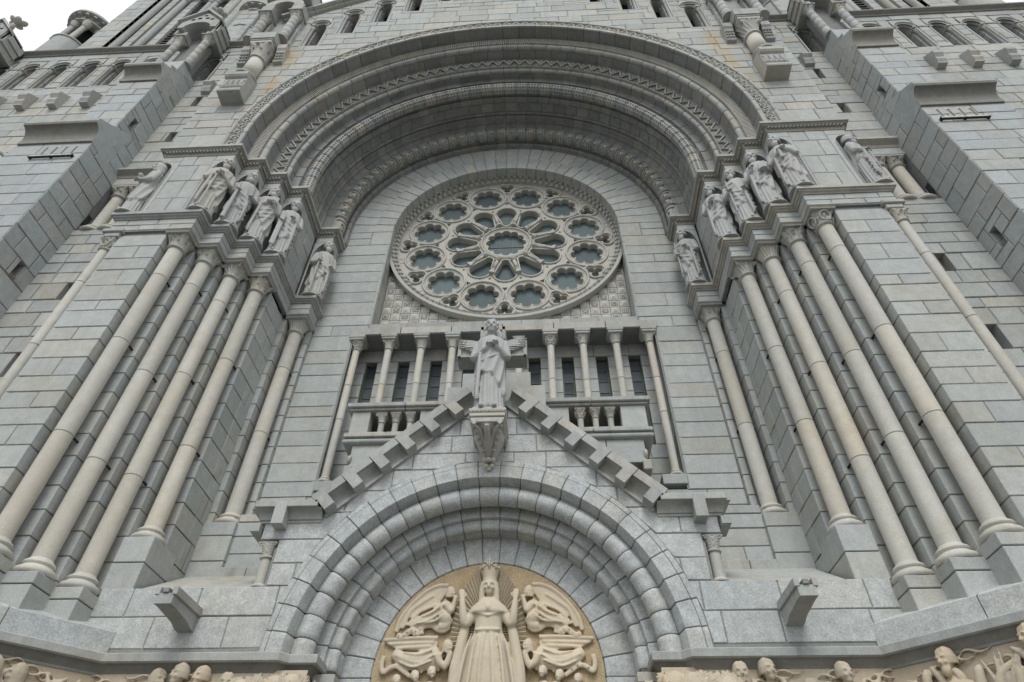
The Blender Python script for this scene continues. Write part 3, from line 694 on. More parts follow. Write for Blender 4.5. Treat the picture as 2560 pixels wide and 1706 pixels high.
# ================================================================== columns
def sq(t, p): return (abs(cos(t)) ** p + abs(sin(t)) ** p) ** (-1 / p)
def capital_mesh(kind, r0, r1, h, seed=0):
    'bell growing from a round neck r0 to a square of half width r1, carved; base at z=0'
    n, m = 64, 22; v = []; f = []; rn = random.Random(seed)
    for k in range(m + 1):
        t = k / m
        for i in range(n):
            a = 2 * pi * i / n + pi / 4; p = 2 + 6 * t ** 1.5; base = r0 + (r1 * .97 * sq(a, p) - r0) * (t ** 1.7)
            c8, c4 = abs(sin(4 * a)), abs(sin(2 * a))
            if kind == 0:            # broad curled leaves in two tiers
                lo = max(0, 1 - abs(t - .45) / .16) * max(0, cos(8 * (a - pi / 4))) * .16; hi = max(0, 1 - abs(t - .88) / .2) * max(0, cos(4 * (a - pi / 4))) ** .6 * .30
                d = lo + hi - .05 * (1 - max(0, cos(8 * a))) * (t > .15)
            elif kind == 1:          # ribbed acanthus
                d = .055 * cos(24 * a) * min(1, t * 3) + .20 * max(0, 1 - abs(t - .72) / .25) * max(0, cos(4 * (a - pi / 4))) - .03
            elif kind == 2:          # volutes and scrolls
                d = .10 * sin(16 * a + 9 * t) * min(1, t * 3) + .18 * max(0, 1 - abs(t - .85) / .15) * (abs(sin(2 * a)) > .86) + .06 * cos(8 * a)
            elif kind == 3:          # interlaced palmettes
                d = .07 * abs(sin(4 * a + 3.2 * t)) + .07 * abs(sin(4 * a - 3.2 * t)) - .07 + .10 * max(0, 1 - abs(t - .8) / .2) * c4
            elif kind == 4:          # fan fluting
                d = .13 * cos(20 * a) * min(1, t * 4) * (1 - .2 * t)
            elif kind == 5:          # strapwork knots
                d = .10 * sin(6 * a + 7 * t + sin(12 * t)) + .08 * sin(11 * a - 9 * t)
            else:                    # plain cushion with incised lunettes
                d = .10 * max(0, sin(pi * t)) - .12 * (abs((abs(sin(2 * (a - pi / 4))) + t) % .34 - .17) < .035)
            if t > .965: d = 0
            r = base + d * r0
            v.append((r * cos(a), r * sin(a), t * h))
    for k in range(m):
        for i in range(n): a, b = k * n + i, k * n + (i + 1) % n; f.append((a, b, b + n, a + n))
    f.append(tuple(range(n))[::-1]); f.append(tuple(range(m * n, (m + 1) * n)))
    def leaf(a, z0, z1, r_0, r_1, wd, curl):
        ca, sa = cos(a), sin(a); pts = []
        for u, zz, rr, ww in ((0, z0, r_0, wd * .8), (.4, z0 + (z1 - z0) * .5, r_0 + (r_1 - r_0) * .35, wd), (.75, z0 + (z1 - z0) * .85, r_0 + (r_1 - r_0) * .8, wd * .9), (1, z1, r_1 + curl * .6, wd * .6), (1.1, z1 - curl * .5, r_1 + curl, wd * .35)):
            pts.append((Vector((ca * rr, sa * rr, zz)), ww))
        vv = []; n_ = len(pts); tn = Vector((-sa, ca, 0)); out = Vector((ca, sa, 0))
        for p, ww in pts:
            for q, e in ((-1, 0), (-.45, .5), (0, .85), (.45, .5), (1, 0)): vv.append(p + tn * ww * q + out * ww * .34 * e)
        for p, ww in pts: vv.append(p - out * .03)
        ff = [(i * 5 + j, i * 5 + j + 1, i * 5 + j + 6, i * 5 + j + 5) for i in range(n_ - 1) for j in range(4)]
        o = len(v); v.extend([tuple(p) for p in vv]); f.extend([tuple(i + o for i in g) for g in ff])
    k_ = r0 / .13
    if kind in (0, 1, 3):
        for q in range(8):
            a = q * pi / 4 + (pi / 8 if kind == 3 else 0); cor = q % 2 == (0 if kind == 3 else 1); rt = r1 * (1.18 if cor else .98)
            leaf(a, .02, h * (.93 if cor else .72), r0 * 1.02, rt, .052 * k_ * (.7 if kind == 1 else 1), .045 * k_)
        for q in range(8): leaf(q * pi / 4 + pi / 8, .0, h * .48, r0 * 1.02, r0 * 1.30, .042 * k_, .03 * k_)
    if kind == 5:
        for q in range(4):
            a0 = q * pi / 2; pts = [Vector((cos(a0 + .5 * cos(u)) * (r0 + (r1 - r0) * (.5 + .4 * sin(u)) + .02), sin(a0 + .5 * cos(u)) * (r0 + (r1 - r0) * (.5 + .4 * sin(u)) + .02), h * (.52 + .36 * sin(u)))) for u in np.linspace(0, 2 * pi, 17)]
            vv, ff = tube(pts, .016 * k_, 6); o = len(v); v += [tuple(p) for p in vv]; f += [tuple(i + o for i in g) for g in ff]
    if kind in (2, 6):
        for q in range(4):           # corner volutes
            a = pi / 4 + q * pi / 2; c = Vector((cos(a), sin(a), 0)) * r1 * 1.22; c.z = h * .80; tn = Vector((-sin(a), cos(a), 0))
            pts = [c + (Vector((cos(a), sin(a), 0)) * cos(u) * .05 + Vector((0, 0, 1)) * sin(u) * .05) * (1 - u / 9) * r1 / .2 for u in np.linspace(0, 7, 12)]
            vv, ff = tube(pts, .02 * r1 / .2, 6); o = len(v); v += [tuple(p) for p in vv]; f += [tuple(i + o for i in g) for g in ff]
    return mesh_from('capital', v, f, CARV, True, 60)
CAPM = {}
def cap_me(kind, r0, r1, h):
    k = (kind, round(r0, 3), round(r1, 3), round(h, 3))
    if k not in CAPM: CAPM[k] = capital_mesh(kind, r0, r1, h, kind)
    return CAPM[k]
def place(name, me, parent, loc):
    o = put(name, me, parent); o.location = Vector(loc) - parent.location; return o
def column(name, label, x, y, z0, zn, r, kind, hcap, group=None, cat='column', joints=(), base='attic', plinth=0, half=None, cw=None, abw=None, mat=None, nseg=24):
    'z0 underside of base, zn neck; capital above'
    t = thing(name, label, cat, (x, y, z0), group); mat = mat or COLM
    b = r / .13
    if base == 'attic':
        pr = [(.215, 0), (.235, .018), (.24, .045), (.225, .075), (.195, .085), (.18, .105), (.175, .12), (.185, .128), (.19, .15), (.178, .172), (.155, .178), (.15, .195), (.135, .215)]
        pr = [(q * b, z * b) for q, z in pr]; part('base', *lathe(pr, 32, (x, y, z0)), mat, t, True, 40); zb = z0 + .205 * b
    else:
        pr = [(.19 * b, 0), (.20 * b, .03 * b), (.165 * b, .07 * b), (.135 * b, .10 * b)]; part('base', *lathe(pr, 24, (x, y, z0)), mat, t, True, 40); zb = z0 + .09 * b
    zs = [zb] + [q for q in joints if zb + .2 < q < zn - .2] + [zn]
    for a, c in zip(zs[:-1], zs[1:]):
        part('shaft', *lathe([(r - .008, a + .003), (r, a + .010), (r, c - .010), (r - .008, c - .003)], nseg, (x, y, 0)), mat, t, True, 40)
    if len(zs) > 2: part('joint_core', *lathe([(r - .012, zb), (r - .012, zn)], 16, (x, y, 0)), MORT, t, True)
    part('necking', *lathe([(r, 0), (r + .03 * b, .008 * b), (r + .042 * b, .028 * b), (r + .03 * b, .048 * b), (r, .055 * b)], 24, (x, y, zn - .01)), CARV, t, True, 50)
    place('capital', cap_me(kind, r, cw or r * 1.55, hcap), t, (x, y, zn + .03 * b))
    if abw: part('abacus', *boxg(x - abw, x + abw, y - abw, y + abw, zn + .03 * b + hcap - .005, zn + .03 * b + hcap + .045, .008), CARV, t)
    return t
LBL = ['outermost of the four close-set tall beige columns', 'second tall beige column from the broad pier', 'third tall beige column from the broad pier', 'tall beige column on the high block beside the wide reveal', 'lone tall beige column beside the rose window wall']
ZB = [5.02, 4.90, 4.86, 5.72, 6.58]
KIN = [[0, 1, 2, 3, 4], [5, 3, 4, 2, 1]]
for s in (-1, 1):
    for k in range(5):
        x, y = CC[k]; off = .12 * k
        js = [ZB[k] + 1.55 + random.uniform(0, .35) + i * 1.85 for i in range(5)]
        column('tall_column', LBL[k] + ', ' + SIDE[s], s * x, y, ZB[k], 11.10, .135, KIN[0 if s < 0 else 1][k], .30, 'tall columns of the jambs', joints=js, cw=.205, abw=None)
        j = jamb[s]
        # moulded impost block between capital and entablature
        a = A_[k]; xo = a[0] + .48; pr = [(0, 11.425), (.0, 11.445), (.035, 11.47), (.035, 11.50), (.0, 11.52)]
        v, f = sweep([(a[0] + .46, a[1]), (a[0] - .0, a[1]), (a[0], a[1] + .46)], [(-q, z) for q, z in [(-.02, 11.42), (0, 11.42), (.012, 11.45), (.045, 11.475), (.045, 11.52), (-.02, 11.525)]], mirror=s)
        part_fix('impost_moulding', v, f, TRIM, j)
        part('impost_block', *boxg(s * (a[0] + .005), s * (a[0] + .46), a[1] + .005, a[1] + .46, 11.415, 11.53), TRIM, j)
        # iron cramps tying the shaft to the nook
        for q in js:
            if q < 10.9: part('cramp', *boxg(s * (x + .10), s * (x + .2), y + .06, y + .085, q - .01, q + .012), IRON, j); part('cramp', *boxg(s * (x - .12), s * (x - .09), y + .1, y + .2, q - .01, q + .012), IRON, j)
        # plinth
        w_ = .235
        if k < 3:
            stone_box(s * (x - w_), s * (x + w_), y - w_, y + w_, ZB[k] - .17, ZB[k] - .004, GRAN, j, name='plinth'); stone_box(s * (x - w_), s * (x + w_), y - w_, y + w_, 4.1, ZB[k] - .17, GRAN, j, name='plinth')
        elif k == 3:
            for za, zb in ((4.95, 5.33), (5.33, 5.716)): stone_box(s * (x - .26), s * (5.15), y - .26, y + .42, za, zb, GRAN, j, name='plinth'); 
            for za, zb in ((4.95, 5.20), (5.20, 5.55)): stone_box(s * (x - .258), s * (5.0), y + .42, y + .95, za, zb, GRAN, j, name='plinth')
        else:
            for za, zb in ((5.5, 5.9), (5.9, 6.33), (6.33, 6.576)): stone_box(s * (x - .24), s * 4.9, y - .24, -.45, za, zb, GRAN, j, name='plinth')
    # outer slender column at the pier corner
    x, y = 7.42, -3.24
    column('corner_column', 'slender beige column at the outer corner of the pier, ' + SIDE[s], s * x, y, 4.6, 11.02, .098, 5 if s < 0 else 0, .27, 'slender pier corner columns', joints=[6.9, 8.55, 10.1], cw=.155)
    part('impost_moulding', *boxg(s * 7.18, s * 7.60, -3.43, -3.0, 11.46, 11.56, .015), TRIM, jamb[s])
    part('impost_block', *boxg(s * 7.24, s * 7.54, -3.39, -3.0, 11.35, 11.47, .01), TRIM, jamb[s])
    fn = sidex(s * 7.27, s)
    for za, zb in zip([4.6 + .4 * i for i in range(17)], [5.0 + .4 * i for i in range(17)]): stone(rect(-3.33, -2.85, za, zb), fn, GRAN, jamb[s])

# ================================================================== gallery under the rose
gal = thing('gallery', 'recessed gallery of slit windows behind small columns below the rose window', 'gallery', (0, -.3, 7.5))
YG = .02
wins = [-2.95, -2.23, -1.50, -.78, .0, .69, 1.42, 2.17, 2.89]
holes = [(x - .125, x + .125, 8.62, 10.98) for x in (-2.96, -2.23, -1.50, -.77, .69, 1.42, 2.17, 2.89)]
zs = [7.5, 7.95, 8.30, 8.62, 9.1, 9.62, 9.97, 10.32, 10.66, 10.98, 11.33]
edges = sorted([-3.33] + [e for h in holes for e in h[:2]] + [3.33])
fng = front(YG)
for k in range(len(zs) - 1):
    inw = 8.6 < .5 * (zs[k] + zs[k + 1]) < 10.98
    if inw:
        for a, b in zip(edges[::2], edges[1::2]):
            if b - a > .05: stone(rect(a, b, zs[k], zs[k + 1]), fng, GRAN, gal)
    else: ashlar(gal, fng, [zs[k], zs[k + 1]], -3.33, 3.33, .75, GRAN)
mb = MB()                                              # mortar bed with reveals
for a, b in zip(edges[::2], edges[1::2]): mb.box(a + .006, b - .006, YG + .013, YG + .30, 8.60, 11.0)
mb.box(-3.33, 3.33, YG + .013, YG + .30, 7.4, 8.62); mb.box(-3.33, 3.33, YG + .013, YG + .30, 10.98, 11.4)
mb.build('mortar_bed', MORT_L, gal)
for a, b, c, d in holes:
    wd = bpy.data.objects.new('window', None); COL.objects.link(wd); wd.parent = gal; wd.location = (0, 0, 0)
    part('frame', MB().box(a, a + .025, YG + .14, YG + .19, c, d).box(b - .025, b, YG + .14, YG + .19, c, d).box(a, b, YG + .14, YG + .19, d - .03, d).v, MB().box(0, 1, 0, 1, 0, 1).box(0, 1, 0, 1, 0, 1).box(0, 1, 0, 1, 0, 1).f, GREENF, wd)
    z = d - .03; q = c
    while z > c + .05:
        z2 = max(z - .30, c); part('pane', *boxg(a + .02, b - .02, YG + .165, YG + .172, z2 + .012, z), GLASS2, wd); part('glazing_bar', *boxg(a + .02, b - .02, YG + .15, YG + .18, z2, z2 + .014), GREENF, wd); z = z2
# side reveals and soffit of the recess
for s in (-1, 1):
    for za, zb in zip(zs[:-1], zs[1:]): stone(rect(-.5, .03, za, zb), sidex(s * 3.335, -s), GRAN, gal)
    part('mortar_bed', [sidex(s * 3.335, -s)(*q, .013) for q in ((-.49, 7.3), (.3, 7.3), (.3, 11.4), (-.49, 11.4))], [(0, 1, 2, 3)], MORT, gal)
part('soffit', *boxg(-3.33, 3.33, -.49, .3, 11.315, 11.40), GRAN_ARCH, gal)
GX = [-3.21, -2.58 + .08, -1.78, -1.09, 1.05, 1.75, 2.46, 3.18]
gl = {0: 'long outer gallery column beside the plain wall courses', 1: 'small gallery column next but one to the long outer column', 2: 'small fluted-capital gallery column midway to the winged angel', 3: 'small gallery column nearest the winged angel'}
for i, x in enumerate(GX):
    k = min(i, 7 - i); kd = [5, 2, 4, 6, 5, 3, 4, 6][i]
    column('gallery_column', ['long outer gallery column running down beside the balcony', 'first short gallery column next to the long outer column', 'short gallery column with fan-fluted capital', 'short gallery column closest to the winged angel'][k] + ', ' + SIDE[-1 if i < 4 else 1], x, -.40, 7.62 if k == 0 else 8.40, 10.93, .075, kd, .21, 'gallery columns', joints=[9.05, 9.93] if k == 0 else [9.93 + random.uniform(-.03, .03)], cw=.125)
    part('impost_block', *boxg(x - .155, x + .155, -.56, -.2, 11.155, 11.22, .012), TRIM, gal); part('impost_block', *boxg(x - .175, x + .175, -.575, -.2, 11.21, 11.32, .012), TRIM, gal)
for s in (-1, 1): part('ledge', *boxg(s * 2.9, s * 3.33, -.52, .02, 7.42, 7.62, .01), GRAN, gal)
# hidden centre columns behind the angel: only one shaft shows
column('gallery_column', 'short gallery column half hidden behind the cross of the angel', .36, -.40, 8.40, 10.93, .075, 6, .21, 'gallery columns', joints=[9.9], cw=.125)
# ------------------------------------------------------------------ balcony
bal = thing('balcony', 'projecting granite balcony with small baluster openings behind the portal gable', 'balcony', (0, -.9, 7.3))
BX = 2.68; YB = -1.18
def bslab(z0, z1, e, ch, name, mat=TRIM):
    for a, b in ((-BX - e, -1.7), (-1.7, -.6), (-.6, .6), (.6, 1.7), (1.7, BX + e)): part(name, *boxg(a + .006, b - .006, YB - e, -.3, z0, z1, ch), mat, bal)
bslab(8.70, 8.80, .10, .015, 'rail_stone'); bslab(8.655, 8.70, .05, .01, 'rail_moulding')
bslab(8.06, 8.14, .06, .01, 'base_moulding'); 
part_fix('base_roll', *sweep([(BX, -.4), (BX, YB), (-BX, YB), (-BX, -.4)], [(-q, z) for q, z in [(-.1, 7.92), (.0, 7.92), (.035, 7.935), (.055, 7.965), (.055, 7.99), (.035, 8.02), (.0, 8.035), (0, 8.07), (-.1, 8.07)]]), TRIM, bal, True, 40)
for a, b in ((-BX, -2.33), (-1.42, -.8), (-.8, 0), (0, .8), (.8, 1.30), (2.22, BX)): stone_box(a + .006, b - .006, YB, YB + .22, 8.18, 8.66, GRAN, bal)
for a, b in ((-BX, -2.0), (-2.0, -1.3), (-1.3, 0), (0, 1.2), (1.2, 2.0), (2.0, BX)): stone_box(a + .006, b - .006, YB - .01, YB + .23, 8.135, 8.20, TRIM, bal)
for s in (-1, 1): stone_box(s * (BX - .2), s * BX, YB + .2, -.4, 8.14, 8.66, GRAN, bal)
part('floor_slab', *boxg(-BX + .05, BX - .05, YB + .1, .02, 7.95, 8.14), GRAN, bal)
for a, b in ((-BX + .12, -1.9), (-1.9, -.95), (-.95, .95), (.95, 1.9), (1.9, BX - .12)): stone_box(a + .006, b - .006, YB + .02, -.4, 7.45, 7.93, GRAN, bal, name='bracket_stone')
for s in (-1, 1):                                       # scrolled console at each end
    pts = [(YB - .02 + .09 * cos(t) * (1 - t / 12) + .08, 7.62 + .09 * sin(t) * (1 - t / 12)) for t in np.linspace(-1.5, 6, 16)]
    part('console', *tube([(s * (BX - .13), a, b) for a, b in pts], .035, 8), TRIM, bal, True)
    part('console_block', *boxg(s * (BX - .2), s * (BX - .06), YB - .01, -.4, 7.3, 7.5, .015), TRIM, bal)
for i, x in enumerate((-2.13, -1.87, -1.60, 1.50, 1.77, 2.04)):
    column('baluster', ['outer', 'middle', 'inner', 'inner', 'middle', 'outer'][i] + ' stubby baluster in the balcony opening ' + SIDE[-1 if i < 3 else 1], x, YB + .1, 8.20, 8.44, .055, [2, 1, 0, 5, 3, 0][i], .15, 'balcony balusters', cw=.098, abw=.1, base='simple', cat='baluster', mat=CARV)

# ================================================================== rose window
rose = thing('rose_window', 'round traceried rose window with twelve petals around a lobed centre', 'window', (0, 0, 12))
def foil(cx, cz, n, R, rl, a0=0.0, m=10):
    'outline of an n-foil: lobes of radius rl centred on radius R'
    pts = []; half = pi / n
    # angle at which neighbouring lobes meet
    d = R * sin(half); al = math.acos(min(1, d / rl)) if d < rl else 0.0
    for k in range(n):
        c = a0 + 2 * pi * k / n; c0 = (cx + R * sin(c), cz + R * cos(c)); sp = (pi / 2 + half - al if d < rl else pi / 2 + half * .9) * .96
        for i in range(m + 1):
            t = c - sp + 2 * sp * i / m; pts.append((c0[0] + rl * sin(t), c0[1] + rl * cos(t)))
    return pts
def petal(a, r0, r1, w0, w1, m=9):
    'radial light with round ends'
    P = lambda r, t: (r * sin(a) + t * cos(a), ZC + r * cos(a) - t * sin(a)); pts = []
    for i in range(m + 1):
        t = -pi / 2 + pi * i / m; pts.append(P(r1 + w1 * cos(t), w1 * sin(t)))
    for i in range(m + 1):
        t = pi / 2 - pi * i / m; pts.append(P(r0 - w0 * cos(t), w0 * sin(t)))
    return pts
def tri(a, r, sz, up=1):
    out = []
    for k in range(3):
        q = a + (0 if up > 0 else pi) + 2 * pi * k / 3; out.append((r * sin(a) + sz * sin(q), ZC + r * cos(a) + sz * cos(q)))
    return out
from mathutils.geometry import delaunay_2d_cdt
def inpoly(p, poly):
    x, y = p; r = False; n = len(poly); j = n - 1
    for i in range(n):
        (x0, y0), (x1, y1) = poly[i], poly[j]
        if (y0 > y) != (y1 > y) and x < (x1 - x0) * (y - y0) / (y1 - y0) + x0: r = not r
        j = i
    return r
def plate(name, loops, y_front, thick, bevel, mat, parent):
    'pierced slab: first loop is the rim, the others are openings'
    vs_ = []; es = []; 
    for lp in loops:
        o = len(vs_); n = len(lp); vs_ += [Vector(p) for p in lp]; es += [(o + k, o + (k + 1) % n) for k in range(n)]
    V2, E2, F2 = delaunay_2d_cdt(vs_, es, [], 0, 1e-5)[:3]
    bb = [(min(p[0] for p in l), max(p[0] for p in l), min(p[1] for p in l), max(p[1] for p in l)) for l in loops]; keep = []
    for f in F2:
        c_ = (sum(V2[k].x for k in f) / len(f), sum(V2[k].y for k in f) / len(f))
        if not inpoly(c_, loops[0]): continue
        if any(b[0] < c_[0] < b[1] and b[2] < c_[1] < b[3] and inpoly(c_, l) for b, l in zip(bb[1:], loops[1:])): continue
        keep.append(tuple(f))
    mb = MB(); mb.add([(p.x, y_front, p.y) for p in V2], keep)
    for lp in loops:
        n = len(lp); mb.add([(a, y_front, b) for a, b in lp] + [(a, y_front + thick, b) for a, b in lp], [(k, (k + 1) % n, (k + 1) % n + n, k + n) for k in range(n)])
    return mb.build(name, mat, parent)
def circ(r, n=96, cx=0, cz=ZC): return [(cx + r * sin(2 * pi * i / n), cz + r * cos(2 * pi * i / n)) for i in range(n)]
loops = [circ(2.93, 144)]
loops.append(foil(0, ZC, 12, .425, .118))
foils = []
for k in range(12):
    a = (k + .5) * pi / 6; cx, cz = 2.2 * sin(a), ZC + 2.2 * cos(a); foils.append((a, cx, cz)); loops.append(foil(cx, cz, 8, .305, .125, a + pi / 8, 7))
    b = k * pi / 6; loops.append(foil(2.63 * sin(b), ZC + 2.63 * cos(b), 3, .112, .098, b + pi, 8))
    loops.append(petal(b, .865, 1.31, .105, .275))
    loops.append(tri(b, 1.865, .085, 1)); loops.append(tri(a, .735, .035, -1)); loops.append(tri(b, 2.38, .05, -1)); loops.append(tri(a, 1.52, .05, 1))
    for q in (-1, 1): loops.append(tri(a + q * .155, 1.60, .04, 1))
tr = plate('tracery', loops, 0.0, .21, .022, TRAC, rose)
def ring(name, cx, cz, r, t, y, mat, n=40, a0=0, a1=2 * pi):
    pts = [(cx + r * sin(a0 + (a1 - a0) * i / n), y, cz + r * cos(a0 + (a1 - a0) * i / n)) for i in range(n + 1)]
    return part(name, *tube(pts, t, 6), mat, rose, True)
for a, cx, cz in foils:
    ring('foil_ring', cx, cz, .535, .030, -.012, TRAC); ring('foil_ring', cx, cz, .475, .012, 0.0, TRAC)
    part('glass_pane', *prism(circ(.44, 24, cx, cz), lambda u, v, d: (u, d, v), (.15), .16), GLASS, rose)
    d = Vector((sin(a), 0, cos(a)))        # spoke colonnette between the petals
    p = lambda r, y=-.03: (r * sin(a), y, ZC + r * cos(a))
    sp = part('spoke', *tube([p(.80), p(1.18)], [.043, .043], 10), TRAC, rose, True)
    part('spoke_capital', *tube([p(1.16), p(1.19), p(1.22), p(1.34), p(1.35)], [.05, .065, .045, .10, .10], 4), TRAC, sp, True, 40); part('spoke_base', *tube([p(.74), p(.79), p(.81), p(.84)], [.09, .085, .065, .05], 10), TRAC, sp, True, 40)
    stn = foil(cx, cz, 8, .305, .143, a + pi / 8, 7)
    part('cusp_moulding', *tube([(x, -.002, z) for x, z in stn + stn[:1]], .012, 5), TRAC, rose, True)
for k in range(12):
    b = k * pi / 6; fl = foil(2.63 * sin(b), ZC + 2.63 * cos(b), 3, .118, .150, b + pi, 8); part('trefoil_moulding', *tube([(x, -.015, z) for x, z in fl + fl[:1]], .032, 6), TRAC, rose, True)
    pt = petal(b, .865, 1.31, .128, .305); part('petal_moulding', *tube([(x, -.012, z) for x, z in pt + pt[:1]], .026, 6), TRAC, rose, True)
    part('glass_pane', *prism(petal(b, .865, 1.31, .125, .295), lambda u, v, d: (u, d, v), (.15), .16), GLASS, rose)
    part('glass_pane', *prism(circ(.2, 16, 2.63 * sin(b), ZC + 2.63 * cos(b)), lambda u, v, d: (u, d, v), (.15), .16), GLASS, rose)
ring('centre_ring', 0, ZC, .665, .032, -.012, TRAC, 64); ring('centre_ring', 0, ZC, .595, .016, 0, TRAC, 64)
part('glass_pane', *prism(circ(.60, 40), lambda u, v, d: (u, d, v), (.15), .16), GLASS, rose)
for q in (-.17, .17): part('glazing_bar', *boxg(q - .006, q + .006, .132, .146, ZC - .5, ZC + .5), LEAD, rose)
part('glazing_bar', *boxg(-.5, .5, .132, .146, ZC - .03, ZC - .018), LEAD, rose)
# joints in the tracery disc, radial, as fine raised mortar lines are too small: dark slots in the outer rim only
for k in range(24):
    a = k * pi / 12 + .06; p = [(r * sin(a), -.0015, ZC + r * cos(a)) for r in (2.78, 2.92)]; part('joint', *tube(p, .006, 4), MORT, rose)
for k in range(12):
    a = (k + .5) * pi / 6
    for r0_, r1_ in ((2.65, 2.92), (1.66, 1.76), (.60, .72)): part('joint', *tube([(r * sin(a), -.003, ZC + r * cos(a)) for r in (r0_, r1_)], .006, 4), MORT, rose)
# conical rim with two rows of alternating dentils
def cone(r, y, a): return (r * sin(a), y, ZC + r * cos(a))
n = 144; v = []; f = []
pr = [(3.13, -.02), (3.13, -.215), (3.06, -.225), (2.925, -.03), (2.91, .02)]
for i in range(n):
    for r, y in pr: v.append(cone(r, y, 2 * pi * i / n))
k = len(pr); f = [(i * k + j, i * k + j + 1, ((i + 1) % n) * k + j + 1, ((i + 1) % n) * k + j) for i in range(n) for j in range(k - 1)]
part('rim', v, f, TRAC, rose, True, 30)
mb = MB(); nd = 104
for i in range(nd):
    for row, (r0, y0, r1, y1) in enumerate(((3.055, -.215, 3.005, -.145), (2.985, -.12, 2.935, -.05))):
        a0 = 2 * pi * (i + .5 * row) / nd; a1 = a0 + pi / nd * 1.05; q = []
        for a in (a0, a1):
            for (r, y, e) in ((r0, y0, 0), (r0, y0, 1), (r1, y1, 1), (r1, y1, 0)): q.append(cone(r - .045 * e, y - .035 * e, a))
        mb.add(q, [(0, 1, 2, 3), (4, 7, 6, 5), (0, 4, 5, 1), (1, 5, 6, 2), (2, 6, 7, 3)])
o = mb.build('dentil_rim', TRAC, rose); o['kind'] = 'stuff'
# carved spandrel tiles in the lower corners
YT = -.02
sb_v = []; sb_f = []
for i in range(49):
    t = pi * i / 48; dx, dz = cos(t), -sin(t); r = min(3.01 / max(abs(dx), 1e-6), (ZC - 11.7) / max(-dz, 1e-6)); r = max(r, 3.04); sb_v += [(3.04 * dx, YT + .024, ZC + 3.04 * dz), (r * dx, YT + .024, ZC + r * dz)]
part('spandrel_bed', sb_v, [(2 * i, 2 * i + 1, 2 * i + 3, 2 * i + 2) for i in range(48)], MORT, rose)
part('backing', [(-3.3, .30, 11.5), (3.3, .30, 11.5), (3.3, .30, 18.6), (-3.3, .30, 18.6)], [(0, 1, 2, 3)], VOID, rose)
tw, th = .235, .235
for i in range(24):
    for jx in range(9):
        for s in (-1, 1):
            x0 = s * (2.98 - jx * tw); x1 = x0 - s * tw; z0 = 11.80 + i * th; z1 = z0 + th; cx, cz = .5 * (x0 + x1), .5 * (z0 + z1)
            if math.hypot(cx, cz - ZC) < 3.09 or cz > 15.0: continue
            a, b = min(x0, x1) + .008, max(x0, x1) - .008; c, d = z0 + .008, z1 - .008; mx, mz = .5 * (a + b), .5 * (c + d)
            if (i + jx) % 2:
                part('tile', [(a, YT + .02, c), (b, YT + .02, c), (b, YT + .02, d), (a, YT + .02, d), (a, YT, c), (b, YT, c), (b, YT, d), (a, YT, d), (mx, YT - .045, mz)], [(4, 5, 8), (5, 6, 8), (6, 7, 8), (7, 4, 8), (0, 1, 5, 4), (1, 2, 6, 5), (2, 3, 7, 6), (3, 0, 4, 7)], TRAC, rose)
            else:
                m_ = MB(); m_.box(a, b, YT, YT + .02, c, d); e = .05; kk = random.randint(0, 3)
                m2 = MB()
                if kk == 0: m2.add(*tube([(a + e, YT - .004, c + e), (b - e, YT - .004, d - e)], .014, 4)).add(*tube([(b - e, YT - .004, c + e), (a + e, YT - .004, d - e)], .014, 4))
                elif kk == 1: m2.add(*tube([(mx + .055 * cos(t), YT - .004, mz + .055 * sin(t)) for t in np.linspace(0, 2 * pi, 13)], .014, 4))
                elif kk == 2: [m2.add(*boxg(mx + u - .018, mx + u + .018, YT - .015, YT, mz + w_ - .018, mz + w_ + .018)) for u in (-.05, 0, .05) for w_ in (-.05, 0, .05)]
                else: [m2.add(*tube([(mx, YT - .004, mz), (mx + .07 * cos(t), YT - .004, mz + .07 * sin(t))], [.008, .02], 4)) for t in np.linspace(0, 2 * pi, 7)[:-1]]
                tl = m_.build('tile', TRAC, rose); part('tile_ground', *boxg(a + .03, b - .03, YT - .003, YT, c + .03, d - .03), TRIM_DARK, tl); m2.build('tile_carving', TRAC, tl)
# ================================================================== sculpture tools
def remesh(name, prims, voxel, mat, parent, xf=None, post=None, smooth_it=1):
    'fuses closed shapes into one continuous carved surface'
    mb = MB()
    for v, f in prims: mb.add(v, f)
    me = mesh_from('tmp', mb.v, mb.f, mat); fixn_parts(me); o = bpy.data.objects.new('tmp', me); COL.objects.link(o)
    m = o.modifiers.new('r', 'REMESH'); m.mode = 'VOXEL'; m.voxel_size = voxel; m.use_smooth_shade = True
    if smooth_it:
        q = o.modifiers.new('s', 'SMOOTH'); q.iterations = smooth_it; q.factor = .5
    dg = bpy.context.evaluated_depsgraph_get(); out = bpy.data.meshes.new_from_object(o.evaluated_get(dg)); bpy.data.objects.remove(o); bpy.data.meshes.remove(me)
    n = len(out.vertices); co = np.empty(n * 3, 'f'); out.vertices.foreach_get('co', co); co = co.reshape(-1, 3)
    if post is not None: co = post(co)
    if xf is not None: M4 = np.array(xf); co = co @ M4[:3, :3].T + M4[:3, 3]
    out.vertices.foreach_set('co', np.ascontiguousarray(co, 'f').ravel()); out.update(); out.name = name
    out.polygons.foreach_set('use_smooth', [True] * len(out.polygons))
    if not out.materials: out.materials.append(mat)
    return put(name, out, parent)
def fixn_parts(me):
    import bmesh
    b = bmesh.new(); b.from_mesh(me); bmesh.ops.remove_doubles(b, verts=b.verts, dist=1e-5); bmesh.ops.recalc_face_normals(b, faces=b.faces); b.to_mesh(me); b.free()
